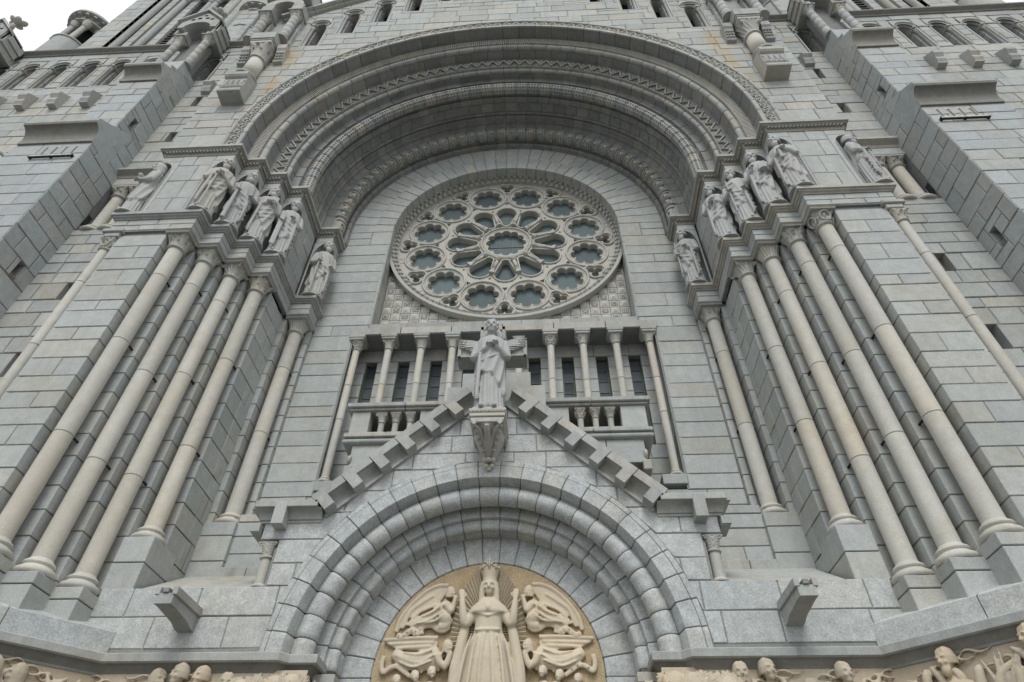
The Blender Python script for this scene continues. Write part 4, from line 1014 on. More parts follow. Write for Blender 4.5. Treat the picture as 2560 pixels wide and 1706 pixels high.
def loft(rings, n=48, fold=None):
    'rings [(z, rx, ry, cx, cy)] -> closed body'
    v = []; f = []
    for k, (z, rx, ry, cx, cy) in enumerate(rings):
        for i in range(n):
            a = 2 * pi * i / n; s_ = fold(a, z) if fold else 1.0
            v.append((cx + rx * s_ * sin(a), cy - ry * s_ * cos(a), z))
    for k in range(len(rings) - 1):
        for i in range(n): a, b = k * n + i, k * n + (i + 1) % n; f.append((a, b, b + n, a + n))
    f.append(tuple(range(n))[::-1]); f.append(tuple(range((len(rings) - 1) * n, len(rings) * n)))
    return v, f
def head_prims(c, s=1.0, beard=True, hair='short', yaw=0.0, tilt=0.0, rnd=None, veil=False):
    rnd = rnd or random; P = []
    R3 = Matrix.Rotation(yaw, 3, 'Z') @ Matrix.Rotation(tilt, 3, 'X'); c = Vector(c)
    def E(o, r, nu=14, nv=10): P.append(ellipsoid(c + R3 @ (Vector(o) * s), tuple(q * s for q in r), nu, nv, R3))
    def Tb(pts, r, n=7): P.append(tube([c + R3 @ (Vector(q) * s) for q in pts], [q * s for q in r], n))
    E((0, .012, .03), (.08, .098, .105), 18, 12); E((0, -.03, -.02), (.066, .075, .10), 16, 12); E((0, -.06, -.085), (.042, .04, .038))
    Tb(((0, -.088, .035), (0, -.112, -.0), (0, -.126, -.026), (0, -.10, -.036)), [.008, .012, .018, .012], 8)
    for q in (-1, 1):
        E((q * .034, -.092, .036), (.03, .016, .010), 8, 6); E((q * .045, -.075, -.03), (.024, .024, .022), 8, 6); E((q * .08, .0, -.012), (.012, .022, .03), 8, 6)
    E((0, -.096, -.062), (.026, .014, .008), 8, 6)
    if beard:
        E((0, -.066, -.115), (.055, .045, .07))
        for k in range(11):
            x = -.055 + .011 * k; Tb(((x, -.085 + abs(x) * .5, -.07), (x * .9, -.10 + abs(x) * .5, -.12), (x * .6 + rnd.uniform(-.01, .01), -.085, -.175 + abs(x) * .6)), [.012, .015, .008], 6)
    if veil:
        E((0, .02, .02), (.112, .115, .132)); [Tb(((q * .09, -.03, .06), (q * .105, -.03, -.05), (q * .10, -.02, -.2)), [.03, .036, .05], 9) for q in (-1, 1)]
    elif hair == 'curly':
        E((0, .022, .045), (.086, .10, .10))
        for k in range(46):
            a, b = rnd.uniform(0, 2 * pi), rnd.uniform(-.1, 1.3)
            if cos(a) > .45 and b < .55: continue
            E((.09 * sin(a) * cos(b), -.098 * cos(a) * cos(b) + .02, .04 + .098 * sin(b)), (.019, .019, .019), 7, 5)
    else:
        E((0, .024, .046), (.087, .102, .104), 16, 10)
        for k in range(17):
            a = .62 + (2 * pi - 1.24) * k / 16; dn = -.05 if hair == 'short' else -.14
            Tb(((.03 * sin(a), -.03 * cos(a) + .02, .148), (.075 * sin(a), -.085 * cos(a) + .02, .105), (.092 * sin(a), -.106 * cos(a) + .02, .03), (.09 * sin(a), -.10 * cos(a) + .025, dn)), [.012, .015, .015, .012], 6)
    eyes = [c + R3 @ (Vector((q * .036, -.098, .012)) * s) for q in (-1, 1)]; fw = R3 @ Vector((0, -1, 0)); mouth = c + R3 @ (Vector((0, -.108, -.062)) * s)
    def post(co):
        for e in eyes:
            d = ((co - np.array(e)) ** 2).sum(1); co = co - np.outer(np.exp(-d / (.021 * s) ** 2) * .006 * s, np.array(fw))
        d = (co - np.array(mouth)); q = np.exp(-(d[:, 2] / (.007 * s)) ** 2 - (d[:, 0] / (.03 * s)) ** 2 - (d[:, 1] / (.03 * s)) ** 2); return co - np.outer(q * .008 * s, np.array(fw))
    return P, post
def hand_prims(w, d, s=1.0, curl=.5, up=(0, 0, 1), side=1):
    'palm at w pointing along d with five fingers'
    w, d = Vector(w), Vector(d).normalized(); up = Vector(up); b = d.cross(up)
    b = b.normalized() if b.length > 1e-3 else d.orthogonal().normalized(); nrm = b.cross(d); P = []
    rot = Matrix((b, nrm, d)).transposed()
    P.append(ellipsoid(w + d * .045 * s, (.042 * s, .022 * s, .055 * s), 10, 8, rot))
    for i, (o, l) in enumerate(((-.031, .062), (-.011, .075), (.011, .072), (.030, .055))):
        p0 = w + d * .075 * s + b * o * s; p1 = p0 + (d * (1 - curl * .4) - nrm * curl * .5) * l * .55 * s; p2 = p1 + (d * (1 - curl) - nrm * curl) * l * .5 * s
        P.append(tube([p0, p1, p2], [.0125 * s, .0115 * s, .0095 * s], 6))
    p0 = w + d * .025 * s + b * side * .035 * s; P.append(tube([p0, p0 + (d * .5 + b * side * .7) * .035 * s, p0 + (d * .9 + b * side * .5 - nrm * curl * .4) * .065 * s], [.014 * s, .012 * s, .010 * s], 6))
    return P
def robe_fold(ph, amp, H):
    def f(a, z):
        t = z / H; A = amp * (1.0 - .75 * min(1, t * 1.25)); fr = .6 + .4 * cos(a)
        return 1 + A * (.55 * cos(15 * a + ph + 1.2 * sin(4 * t + ph)) + .5 * cos(9 * a + 2 * ph - 2 * t)) * (.6 + .4 * fr)
    return f
def ridge(x): x = x % 1.0; return 1 - abs(2 * x - 1)
def robed(ph, item, beard, hair, arm, rnd, yaw=0, tilt=0.15):
    'standing robed figure 1.75 m tall, facing -Y, feet at z=0'
    P = []; sd = 1 if arm % 2 else -1
    cols = [(.03, .06, .3, .55, .8, 1.0, 1.2, 1.33, 1.41, 1.46, 1.52), (.195, .205, .195, .188, .185, .182, .198, .205, .165, .09, .055), (.165, .175, .165, .158, .15, .15, .148, .138, .118, .085, .058)]
    def R(z, k): return float(np.interp(z, cols[0], cols[k]))
    # under-robe with long vertical pleats
    def f1(a, z):
        A = .16 * (1 - min(1, z / 1.3)) + .03; return 1 + A * (ridge(a * 19 / (2 * pi) + ph + .25 * sin(3 * z)) ** 1.3 - .5) + .05 * A * sin(5 * a + ph)
    P.append(loft([(z, R(z, 1), R(z, 2), 0, 0) for z in np.linspace(.03, 1.52, 36)], 114, f1))
    # mantle: outer layer with slanting hem and oblique folds
    hem = lambda a: .50 + .20 * sin(sd * a) + .10 * sin(2 * a + ph) + .05 * ridge(a * 8 / (2 * pi) + ph)
    n, m = 96, 22; v = []; f = []
    for k in range(m + 1):
        t = k / m
        for i in range(n):
            a = 2 * pi * i / n; z = hem(a) + (1.40 - hem(a)) * t; fo = (ridge(a * 9 / (2 * pi) * 1 + sd * z * 1.7 + ph) ** 1.5 - .45) * .038 * (1.1 - t * .85); e = .020 + .014 * (1 - t) + fo
            if k == 0: e -= .03
            v.append(((R(z, 1) + e) * sin(a), -(R(z, 2) + e) * cos(a), z))
    for k in range(m):
        for i in range(n): a, b = k * n + i, k * n + (i + 1) % n; f.append((a, b, b + n, a + n))
    f.append(tuple(range(n))[::-1]); f.append(tuple(range(m * n, (m + 1) * n))); P.append((v, f))
    def srf(a, z, out=.0): return ((R(z, 1) + out) * sin(a), -(R(z, 2) + out) * cos(a), z)
    for k in range(3 if item else 1):                   # drawn swags over the belly
        z0 = 1.08 - .13 * k; pts = [srf(sd * (-.9 + 1.9 * t), z0 - .22 * t - .05 * sin(pi * t), .034) for t in np.linspace(0, 1, 10)]; P.append(tube(pts, [.005 + .009 * sin(pi * i / 9) for i in range(10)], 6))
    for k in range(6):                   # zigzag cascade where the mantle falls from the arm
        z0 = 1.0 - .13 * k; a0 = sd * (.78 + .03 * k); P.append(tube([srf(a0 - .16, z0, .045), srf(a0 + .13, z0 - .05, .062), srf(a0 - .10, z0 - .10, .05), srf(a0 + .10, z0 - .13, .055)], [.012, .02, .018, .012], 6))
    P.append(tube(resample([srf(sd * .62, 1.02, .06), srf(sd * .66, .7, .06), srf(sd * .70, .35, .055), srf(sd * .72, .16, .04)], 10), [.02, .028, .03, .032, .032, .032, .03, .03, .028, .02], 7))
    for q in (-1, 1): P.append(tube([(q * .075, -.08, .035), (q * .09, -.19, .03), (q * .095, -.235, .022)], [.045, .04, .028], 8))     # feet
    sh = {q: Vector((q * .185, .0, 1.345)) for q in (-1, 1)}
    poses = [((.235, -.05, 1.02), (.06, -.205, 1.06)), ((.235, -.05, 1.01), (.12, -.21, .96)), ((.235, -.045, 1.02), (.03, -.20, 1.12)), ((.24, -.03, 1.01), (.16, -.21, .90)), ((.235, -.05, 1.02), (.09, -.20, 1.14))]
    hands = {}
    for q in (-1, 1):
        e, h = poses[(arm + (q > 0) * 2) % 5]; e = Vector((q * e[0], e[1], e[2])); h = Vector((q * h[0], h[1], h[2])); hands[q] = h
        P.append(tube(resample([sh[q] + Vector((0, 0, .02)), sh[q] * .5 + e * .5 + Vector((q * .01, 0, 0)), e, e * .5 + h * .5, h], 13), [.06, .07, .072, .07, .068, .068, .068, .066, .064, .06, .056, .05, .034], 10))
        for t in (.2, .45, .7, .95):
            c = sh[q].lerp(e, t); P.append(tube([c + Vector((q * .055, -.045, .03)), c + Vector((q * .072, -.01, -.005)), c + Vector((q * .035, -.068, -.035))], .011, 6))
        P += hand_prims(h - (h - e).normalized() * .02, (h - e) + Vector((0, 0, .05)), 1.0, .7, side=-q)
    hp, post = head_prims((0, -.05, 1.655), 1.12, beard, hair, yaw, tilt, rnd); P += hp; P.append(tube([(0, 0, 1.4), (0, -.015, 1.6)], [.06, .05], 10))
    h = hands[1] if item in ('key', 'book', 'cup') else hands[-1]
    if item == 'book': P.append(boxg(h.x - .075, h.x + .075, h.y - .05, h.y, h.z - .02, h.z + .2, .008))
    elif item == 'staff': P.append(tube([(h.x, h.y - .02, .05), (h.x, h.y - .02, 1.25)], .02, 8))
    elif item == 'club': P.append(tube([(h.x, h.y - .03, .02), (h.x, h.y - .03, .55), (h.x, h.y - .02, 1.2)], [.05, .04, .022], 9)); [P.append(ellipsoid((h.x + rnd.uniform(-.03, .03), h.y - .05, .1 + .09 * k), (.022, .022, .022), 7, 5)) for k in range(6)]
    elif item == 'saw': P.append(boxg(h.x - .05, h.x + .05, h.y - .035, h.y - .012, .12, 1.18, .004)); P += [tube([(h.x + .05, h.y - .024, .15 + .05 * k), (h.x + .075, h.y - .024, .16 + .05 * k)], [.014, .004], 5) for k in range(20)]
    elif item == 'cross': P.append(tube([(h.x, h.y - .02, .3), (h.x, h.y - .02, 1.30)], .02, 8)); P.append(tube([(h.x - .12, h.y - .02, 1.15), (h.x + .12, h.y - .02, 1.15)], .02, 8))
    elif item == 'key': P.append(tube([(h.x, h.y - .03, h.z - .12), (h.x, h.y - .03, h.z + .12)], .014, 7)); P.append(tube([(h.x + .035 * cos(t), h.y - .03, h.z - .15 + .035 * sin(t)) for t in np.linspace(0, 2 * pi, 12)], .012, 6)); P.append(boxg(h.x, h.x + .06, h.y - .04, h.y - .02, h.z + .06, h.z + .12))
    elif item == 'scroll': P.append(tube([(h.x + .02, h.y - .02, h.z - .25), (h.x + .02, h.y - .02, h.z + .08)], .035, 9))
    elif item == 'cup': P.append(lathe([(.03, 0), (.015, .03), (.015, .05), (.05, .09), (.05, .14)], 12, (h.x, h.y - .03, h.z + .02)))
    elif item == 'sword': P.append(tube([(h.x, h.y - .02, .1), (h.x, h.y - .02, 1.05)], [.008, .026], 6)); P.append(tube([(h.x - .1, h.y - .02, 1.05), (h.x + .1, h.y - .02, 1.05)], .016, 6))
    return P, post
# ------------------------------------------------------------------ statues on the jambs
SPEC = {-1: [('staff', 0, 'tall robed statue leaning on a long staff, outermost of the four in a row'), ('club', 1, 'robed bearded statue holding a knotted club'), ('book', 2, 'robed statue pressing a book against its side'), ('saw', 3, 'robed statue with a long toothed saw'), ('staff', 1, 'robed statue with a short staff standing alone beside the rose wall'), ('cup', 4, 'young beardless statue with folded arms at the outer corner of the pier')],
        1: [('scroll', 2, 'robed statue raising a rolled scroll, outermost of its row'), ('book', 4, 'broad robed statue with cloak over the shoulder and small book'), ('cross', 1, 'robed statue holding a tall cross'), ('key', 0, 'robed statue clutching a key to its chest'), ('cross', 3, 'robed statue with a slender cross standing alone beside the rose wall'), ('sword', 2, 'long-bearded statue holding a sword at the outer corner of the pier')]}
for s in (-1, 1):
    for k in range(6):
        item, arm, lab = SPEC[s][k]; rnd = random.Random(k * 7 + (s > 0) * 31 + 3)
        if k < 5: x, y = A_[k][0] + .075, A_[k][1] + .075; rz = s * -.55
        else: x, y = 7.50 - .075, A_[0][1] + .075; rz = s * .8
        t = thing('statue', lab, 'statue', (s * x, y, 12.05), 'statues on the arch jambs')
        P, post = robed(rnd.uniform(0, 6), item, not (s < 0 and k == 5), rnd.choice(['short', 'long', 'short']), arm, rnd, yaw=rnd.uniform(-.25, .25), tilt=rnd.uniform(.08, .22))
        sc_ = 1.115 if k < 5 else 1.08
        xf = Matrix.Translation((s * x, y, 12.075)) @ Matrix.Rotation(rz, 4, 'Z') @ Matrix.Diagonal((sc_ * .93, sc_ * .95, sc_, 1))
        remesh('figure', P, .0125, STAT, t, xf, post)
        part('plinth', *lathe([(.25, 0), (.25, .045), (.235, .05)], 16, (s * x, y, 12.045)), STAT, t)

# ================================================================== portal
YP = -2.25; ZP = 4.05
po = thing('gabled_portal', 'gabled portal front of pale granite blocks around the arched tympanum', 'portal', (0, YP, 3))
tanG = .925; gx0, gz0 = 2.50, 6.05                 # gable slope starts here
apex = gz0 + gx0 * tanG
cg, sg = cos(math.atan(tanG)), sin(math.atan(tanG))
hv = [(sg * q, cg, cg * apex - .12) for q in (1, -1)]      # below the coping
ashlar(po, front(YP), [4.20, 4.59, 4.97], 2.3, 5.12, .85, GRAN_PORT, circ=(0, ZP, 2.752))
ashlar(po, lambda u, v, d: (-u, YP + d, v), [4.20, 4.59, 4.97], 2.3, 5.12, .85, GRAN_PORT, circ=(0, ZP, 2.752))
for s in (-1, 1):
    fn = lambda u, v, d, s=s: (s * u, YP + d, v)
    ashlar(po, fn, [4.97, 5.28, 5.62], 1.5, 2.90, .9, GRAN_PORT, circ=(0, ZP, 2.752))
    ashlar(po, fn, [5.62, 6.02], 1.2, 3.17, 1.3, GRAN_PORT, circ=(0, ZP, 2.752))
ashlar(po, front(YP), [6.02, 6.36, 6.70, 6.98, 7.30, 7.62, 7.95, 8.35], lambda z: -(apex - z) / tanG - .3, lambda z: (apex - z) / tanG + .3, .62, GRAN_PORT, circ=(0, ZP, 2.752), halves=hv, jit=.35)
mb = MB(); q = []
for t in np.linspace(0, pi, 49): q.append((2.60 * cos(t), ZP + 2.60 * sin(t)))
outer = []
for t in np.linspace(0, pi, 49):
    dx, dz = cos(t), sin(t); r = 9.0
    for (a, b, c) in hv + [(1, 0, 2.93), (-1, 0, 2.93)]:
        den = a * dx + b * dz; num = c - b * ZP
        if den > 1e-6: r = min(r, num / den)
    outer.append((r * dx, ZP + r * dz))
v = [(a, YP + .013, b) for a, b in q] + [(a, YP + .013, b) for a, b in outer]; f = [(i, i + 1, i + 50, i + 49) for i in range(48)]; part('mortar_bed', v, f, MORT, po)
for s in (-1, 1):
    part('mortar_bed', [(s * 2.5, YP + .014, 4.1), (s * 5.13, YP + .014, 4.1), (s * 5.13, YP + .014, 4.96), (s * 2.5, YP + .014, 4.96)], [(0, 1, 2, 3)], MORT, po)
    part('mortar_bed', *boxg(s * 2.6, s * 3.16, YP + .014, -.6, 5.63, 6.1), MORT, po)
    part('mortar_bed', *boxg(s * 2.6, s * 2.905, YP + .014, -.6, 4.9, 5.64), MORT, po); part('nook_back', *boxg(s * 2.905, s * 3.15, YP + .2, -.6, 4.9, 5.63), GRAN_PORT, po)
    # weathered ledge between portal and jamb
    part('ledge', [(s * 2.9, YP + .002, 4.955), (s * 4.58, YP + .002, 4.955), (s * 4.75, -1.0, 5.66), (s * 2.9, -1.0, 5.66)], [(0, 1, 2, 3)], TRIM, po)
    for a, b in ((2.95, 3.85), (3.85, 4.28)): stone_box(s * a, s * (b - .01), -1.03, -.5, 5.6, 5.80, TRIM, po)
    ashlar(po, lambda u, v, d: (s * u, -.93 + d, v), [5.8, 6.05, 6.35, 6.6], 2.9, 4.3, .8, GRAN); part('mortar_bed', [(s * 2.7, -.915, 5.5), (s * 4.5, -.915, 5.5), (s * 4.5, -.915, 6.7), (s * 2.7, -.915, 6.7)], [(0, 1, 2, 3)], MORT, po)
    stone_box(s * 2.7, s * 4.27, -.94, -.5, 6.6, 6.75, TRIM, po)
    # eaves
    part('eaves_fascia', *boxg(s * 2.40, s * 3.30, YP - .20, YP + .3, 6.02, 6.12, .008), TRIM, po)
    part_fix('eaves_cavetto', *sweep([(3.20, -1.6), (3.20, YP), (2.35, YP)], [(-a, z) for a, z in [(-.1, 5.86), (.02, 5.86), (.02, 5.89), (.045, 5.90), (.055, 5.96), (.09, 6.0), (.15, 6.02), (.15, 6.03), (-.1, 6.03)]], mirror=s), TRIM, po, True, 40)
    part('kneeler', *boxg(s * 2.83, s * 3.00, YP - .205, YP + .1, 5.76, 6.10, .006), TRIM, po)
    part('kneeler', *boxg(s * 3.18, s * 3.31, YP - .1, YP + .3, 5.70, 5.82, .006), TRIM, po)
    column('portal_column', 'dwarf column at the corner of the portal gable, ' + SIDE[s], s * 3.035, YP + .11, 4.97, 5.38, .078, 6, .20, 'dwarf portal columns', cw=.12, base='simple', mat=CARV)
    # raking coping
    def rk(u, w_, y): x = gx0 - .02 - u * cg - (-w_) * 0 - 0; return (s * (gx0 - u * cg + w_ * sg), y, gz0 + .10 + u * sg + w_ * cg)
    Lr = 2.88
    def rbox(u0, u1, w0, w1, y0, y1): return [rk(u, w_, y) for y in (y0, y1) for (u, w_) in ((u0, w0), (u1, w0), (u1, w1), (u0, w1))], [(0, 1, 2, 3), (7, 6, 5, 4), (0, 4, 5, 1), (1, 5, 6, 2), (2, 6, 7, 3), (3, 7, 4, 0)]
    us = [.0, .50, .97, 1.44, 1.91, 2.38, 2.88]
    for i in range(6):
        e = .02 * (i % 1)
        part_fix('coping_stone', *rbox(us[i] + .006, us[i + 1] - .006, -.10, .035, YP - .20, YP + .5), TRIM, po)
        kb = us[i] if i else .02
        part_fix('kneeler', *rbox(kb + .012, kb + .175, -.285, -.05, YP - .203, YP + .05), TRIM, po)
        prf = [(-.30, YP + .02), (-.30, YP - .045), (-.265, YP - .05), (-.262, YP - .02), (-.20, YP - .022), (-.15, YP - .04), (-.12, YP - .08), (-.10, YP - .14), (-.095, YP + .05)]
        v = [rk(u, w_, y) for u in (us[i], us[i + 1]) for w_, y in prf]; k = len(prf); part_fix('coping_cavetto', v, [(j, (j + 1) % k, (j + 1) % k + k, j + k) for j in range(k)] + [tuple(range(k)), tuple(range(k, 2 * k))], TRIM, po, True, 40)
    # angled parapet behind the gable
    part('gable_core', *boxg(s * .02, s * .62, -1.6, -1.1, 8.1, 9.15), GRAN, po)
    part('gable_core', *boxg(s * .62, s * .88, -1.58, -1.12, 8.1, 8.85), GRAN, po)
pa = thing('portal_arch', 'round portal arch with heavy roll mouldings framing the golden tympanum', 'arch', (0, YP, 3.5))
def po_order(n_): o = bpy.data.objects.new(n_, None); COL.objects.link(o); o.parent = pa; o.location = (0, 0, 0); return o
o = po_order('label_mould'); voussoirs(o, [(2.745, YP + .03), (2.745, YP - .035), (2.735, YP - .045), (2.675, YP - .045), (2.668, YP - .03), (2.658, YP - .03), (2.652, YP - .07), (2.465, YP - .07), (2.455, YP - .06), (2.41, YP + .12)], 25, ZP, .0, GRAN_PORT, gap=.012)
o = po_order('outer_roll'); voussoirs(o, [(2.41, YP + .12)] + roll(2.275, YP + .175, .135, -60, -230, 12) + [(2.24, YP + .33)], 25, ZP, .0, GRAN_PORT, ang=60, gap=.012)
o = po_order('middle_ring'); voussoirs(o, [(2.26, YP + .33), (2.25, YP + .345), (2.05, YP + .345), (2.045, YP + .35), (2.04, YP + .42), (2.02, YP + .43)], 23, ZP, .0, GRAN_PORT, gap=.012)
o = po_order('inner_roll'); voussoirs(o, [(2.03, YP + .42)] + roll(1.96, YP + .47, .065, -50, -225, 8) + [(1.90, YP + .53), (1.895, YP + .70)], 23, ZP, .0, GRAN_PORT, ang=60, gap=.012)
o = po_order('tympanum_ring'); voussoirs(o, [(1.905, YP + .695), (1.895, YP + .705), (1.52, YP + .705), (1.515, YP + .71), (1.49, YP + .78)], 21, ZP, .5, GRAN_PORT, gap=.012)
# imposts and string over the frieze
fs = thing('frieze_string', 'projecting string course running above the carved frieze', 'string course', (0, YP, 3.9))
for s in (-1, 1):
    pth = [(6.4, -3.99), (4.66, YP), (2.50, YP), (2.40, YP + .11), (2.12, YP + .11), (2.12, YP + .45)]
    v, f = sweep(pth, [(-a, z) for a, z in [(-.1, 4.015), (.09, 4.015), (.11, 4.03), (.11, 4.115), (.09, 4.13), (-.1, 4.16)]], mirror=s); part_fix('fascia', v, f, TRIM, fs)
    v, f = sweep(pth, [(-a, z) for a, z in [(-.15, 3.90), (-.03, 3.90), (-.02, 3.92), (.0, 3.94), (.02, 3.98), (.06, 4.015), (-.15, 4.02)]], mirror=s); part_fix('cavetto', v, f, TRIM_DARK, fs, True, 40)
    pth = [(2.12, YP + .35), (1.90, YP + .35), (1.90, YP + .9)]
    v, f = sweep(pth, [(-a, z) for a, z in [(-.1, 3.86), (.03, 3.86), (.05, 3.88), (.05, 3.98), (.03, 3.99), (-.1, 4.0)]], mirror=s); part_fix('impost', v, f, TRIM, fs)
    # splayed weathering below the outer plinths
    e = .7071; a0 = Vector((4.66, YP, 0)); d = Vector((e, -e, 0)); nb = Vector((e, e, 0))
    def sp(t, b, z): p = a0 + d * t + nb * b; return (s * p.x, p.y, z)
    for t0, t1 in ((0.0, 1.2), (1.2, 2.6)): part('splay_stone', [sp(t0 + .006, 0, 4.15), sp(t1 - .006, 0, 4.15), sp(t1 - .006, 0, 4.40), sp(t0 + .006, 0, 4.40), sp(t0 + .006, .45, 4.60), sp(t1 - .006, .45, 4.60)], [(0, 1, 2, 3), (3, 2, 5, 4)], GRAN_PORT, fs)
    part('splay_bed', [sp(-.02, .012, 3.9), sp(2.6, .012, 3.9), sp(2.6, .012, 4.39), sp(-.02, .012, 4.39)], [(0, 1, 2, 3)], MORT, fs)
    # stone waterspouts
    g = thing('waterspout', 'projecting stone waterspout block beside the portal arch, ' + SIDE[s], 'waterspout', (s * 3.76, YP, 4.4), group='stone waterspouts')
    yz = [(YP + .05, 4.385), (YP - .10, 4.40), (YP - .22, 4.44), (YP - .60, 4.475), (YP - .72, 4.475), (YP - .72, 4.60), (YP + .05, 4.66)]
    x0, x1 = s * 3.66, s * 3.87
    v = [(x0, y, z) for y, z in yz] + [(x1, y, z) for y, z in yz]; k = len(yz); part_fix('trough', v, [tuple(range(k)), tuple(range(k, 2 * k))[::-1]] + [(i, (i + 1) % k, (i + 1) % k + k, i + k) for i in range(k)], TRIM, g)
    for q in (x0, x1): part('lip', *boxg(q - .03, q + .03, YP - .73, YP + .0, 4.58, 4.68, .006), TRIM, g)
    part('lip', *boxg(x0 + s * .07, x1 - s * .07, YP - .745, YP - .60, 4.60, 4.66, .006), TRIM_DARK, g)
# ------------------------------------------------------------------ tympanum relief
ty = thing('tympanum_relief', 'golden sandstone tympanum with crowned robed figure raising both hands among angels', 'relief', (0, -1.5, 3.4))
YF = -1.53; RX = -.0
part('field', *prism([(1.50 * cos(t), ZP + 1.50 * sin(t)) for t in np.linspace(0, pi, 49)] + [(-1.5, 3.2), (1.5, 3.2)], lambda u, v, d: (u, d, v), YF, YF + .1), SANDBG, ty)
T_ = {'up_body': [(-0.547, 4.995, 0.077), (-0.618, 4.908, 0.11), (-0.73, 4.802, 0.116), (-0.91, 4.74, 0.094), (-1.067, 4.678, 0.05)], 'up_knee': [(-0.664, 4.801, 0.088), (-0.574, 4.779, 0.088), (-0.521, 4.799, 0.066)], 'up_shin': [(-0.53, 4.778, 0.066), (-0.588, 4.684, 0.066), (-0.673, 4.664, 0.055)],
 'up_arm': [(-0.599, 4.951, 0.044), (-0.514, 4.853, 0.042), (-0.479, 4.972, 0.033), (-0.448, 5.06, 0.027)],
 'up_wing': [(-0.583, 5.236), (-0.725, 5.232), (-0.909, 5.144), (-1.082, 4.979), (-1.213, 4.786), (-1.265, 4.608), (-1.225, 4.597), (-1.166, 4.764), (-1.141, 4.658), (-1.077, 4.848), (-1.05, 4.72), (-0.956, 4.858), (-0.734, 4.964), (-0.663, 5.04), (-0.593, 5.151)],
 'uf1': [(-0.583, 5.236, 0.026), (-0.736, 5.23, 0.026), (-0.909, 5.144, 0.025), (-1.082, 4.979, 0.024), (-1.213, 4.786, 0.024), (-1.256, 4.608, 0.022)], 'uf2': [(-0.78, 5.097, 0.02), (-0.949, 4.988, 0.02), (-1.091, 4.87, 0.02), (-1.172, 4.648, 0.02)], 'uf3': [(-0.734, 4.964, 0.02), (-0.937, 4.879, 0.02), (-1.036, 4.784, 0.02), (-1.107, 4.689, 0.02)],
 'us1': [(-1.23, 4.556, 0.043), (-1.158, 4.54, 0.043), (-1.103, 4.575, 0.043), (-1.059, 4.611, 0.043), (-0.993, 4.605, 0.043), (-0.967, 4.569, 0.04), (-1.002, 4.548, 0.035)], 'us2': [(-0.901, 4.563, 0.043), (-0.915, 4.635, 0.043), (-0.86, 4.682, 0.043), (-0.762, 4.686, 0.043), (-0.682, 4.638, 0.046), (-0.605, 4.622, 0.046), (-0.533, 4.673, 0.043)],
 'lo_body': [(-0.623, 4.339, 0.094), (-0.743, 4.271, 0.125), (-0.907, 4.234, 0.125), (-1.1, 4.264, 0.10), (-1.249, 4.344, 0.061)], 'lo_arm': [(-0.651, 4.3, 0.053), (-0.61, 4.202, 0.049), (-0.516, 4.135, 0.038)], 'lo_arm2': [(-0.479, 4.328, 0.038), (-0.504, 4.24, 0.04), (-0.529, 4.163, 0.038)],
 'lo_wing': [(-0.672, 4.53), (-0.984, 4.533), (-1.391, 4.506), (-1.339, 4.45), (-1.224, 4.394), (-0.924, 4.381), (-0.831, 4.311), (-0.75, 4.34), (-0.664, 4.449)], 'lf1': [(-0.671, 4.525, 0.029), (-0.983, 4.525, 0.027), (-1.391, 4.504, 0.022)], 'lf2': [(-0.72, 4.47, 0.018), (-0.976, 4.462, 0.018), (-1.323, 4.45, 0.015)], 'lf3': [(-0.758, 4.42, 0.018), (-0.949, 4.411, 0.018), (-1.214, 4.396, 0.015)],
 'ls1': [(-1.36, 4.306, 0.033), (-1.38, 4.208, 0.033), (-1.35, 4.103, 0.033), (-1.26, 4.164, 0.033), (-1.172, 4.173, 0.033), (-1.07, 4.11, 0.033), (-0.979, 4.053, 0.031)], 'ls2': [(-0.871, 4.099, 0.029), (-0.805, 4.165, 0.031), (-0.729, 4.136, 0.031), (-0.661, 4.183, 0.029), (-0.624, 4.116, 0.027)]}
def rel(key, s, y, flat=.7, n=22):
    'relief limb: tube lying in the field, flattened'
    pts = T_[key]; c = resample([(s * -p[0] if s > 0 else p[0], y, p[1]) for p in pts], n); rd = [float(np.interp(i / (n - 1) * (len(pts) - 1), range(len(pts)), [p[2] for p in pts])) for i in range(n)]
    v, f = tube(c, rd, 12); return [(p[0], y + (p[1] - y) * flat, p[2]) for p in v], f
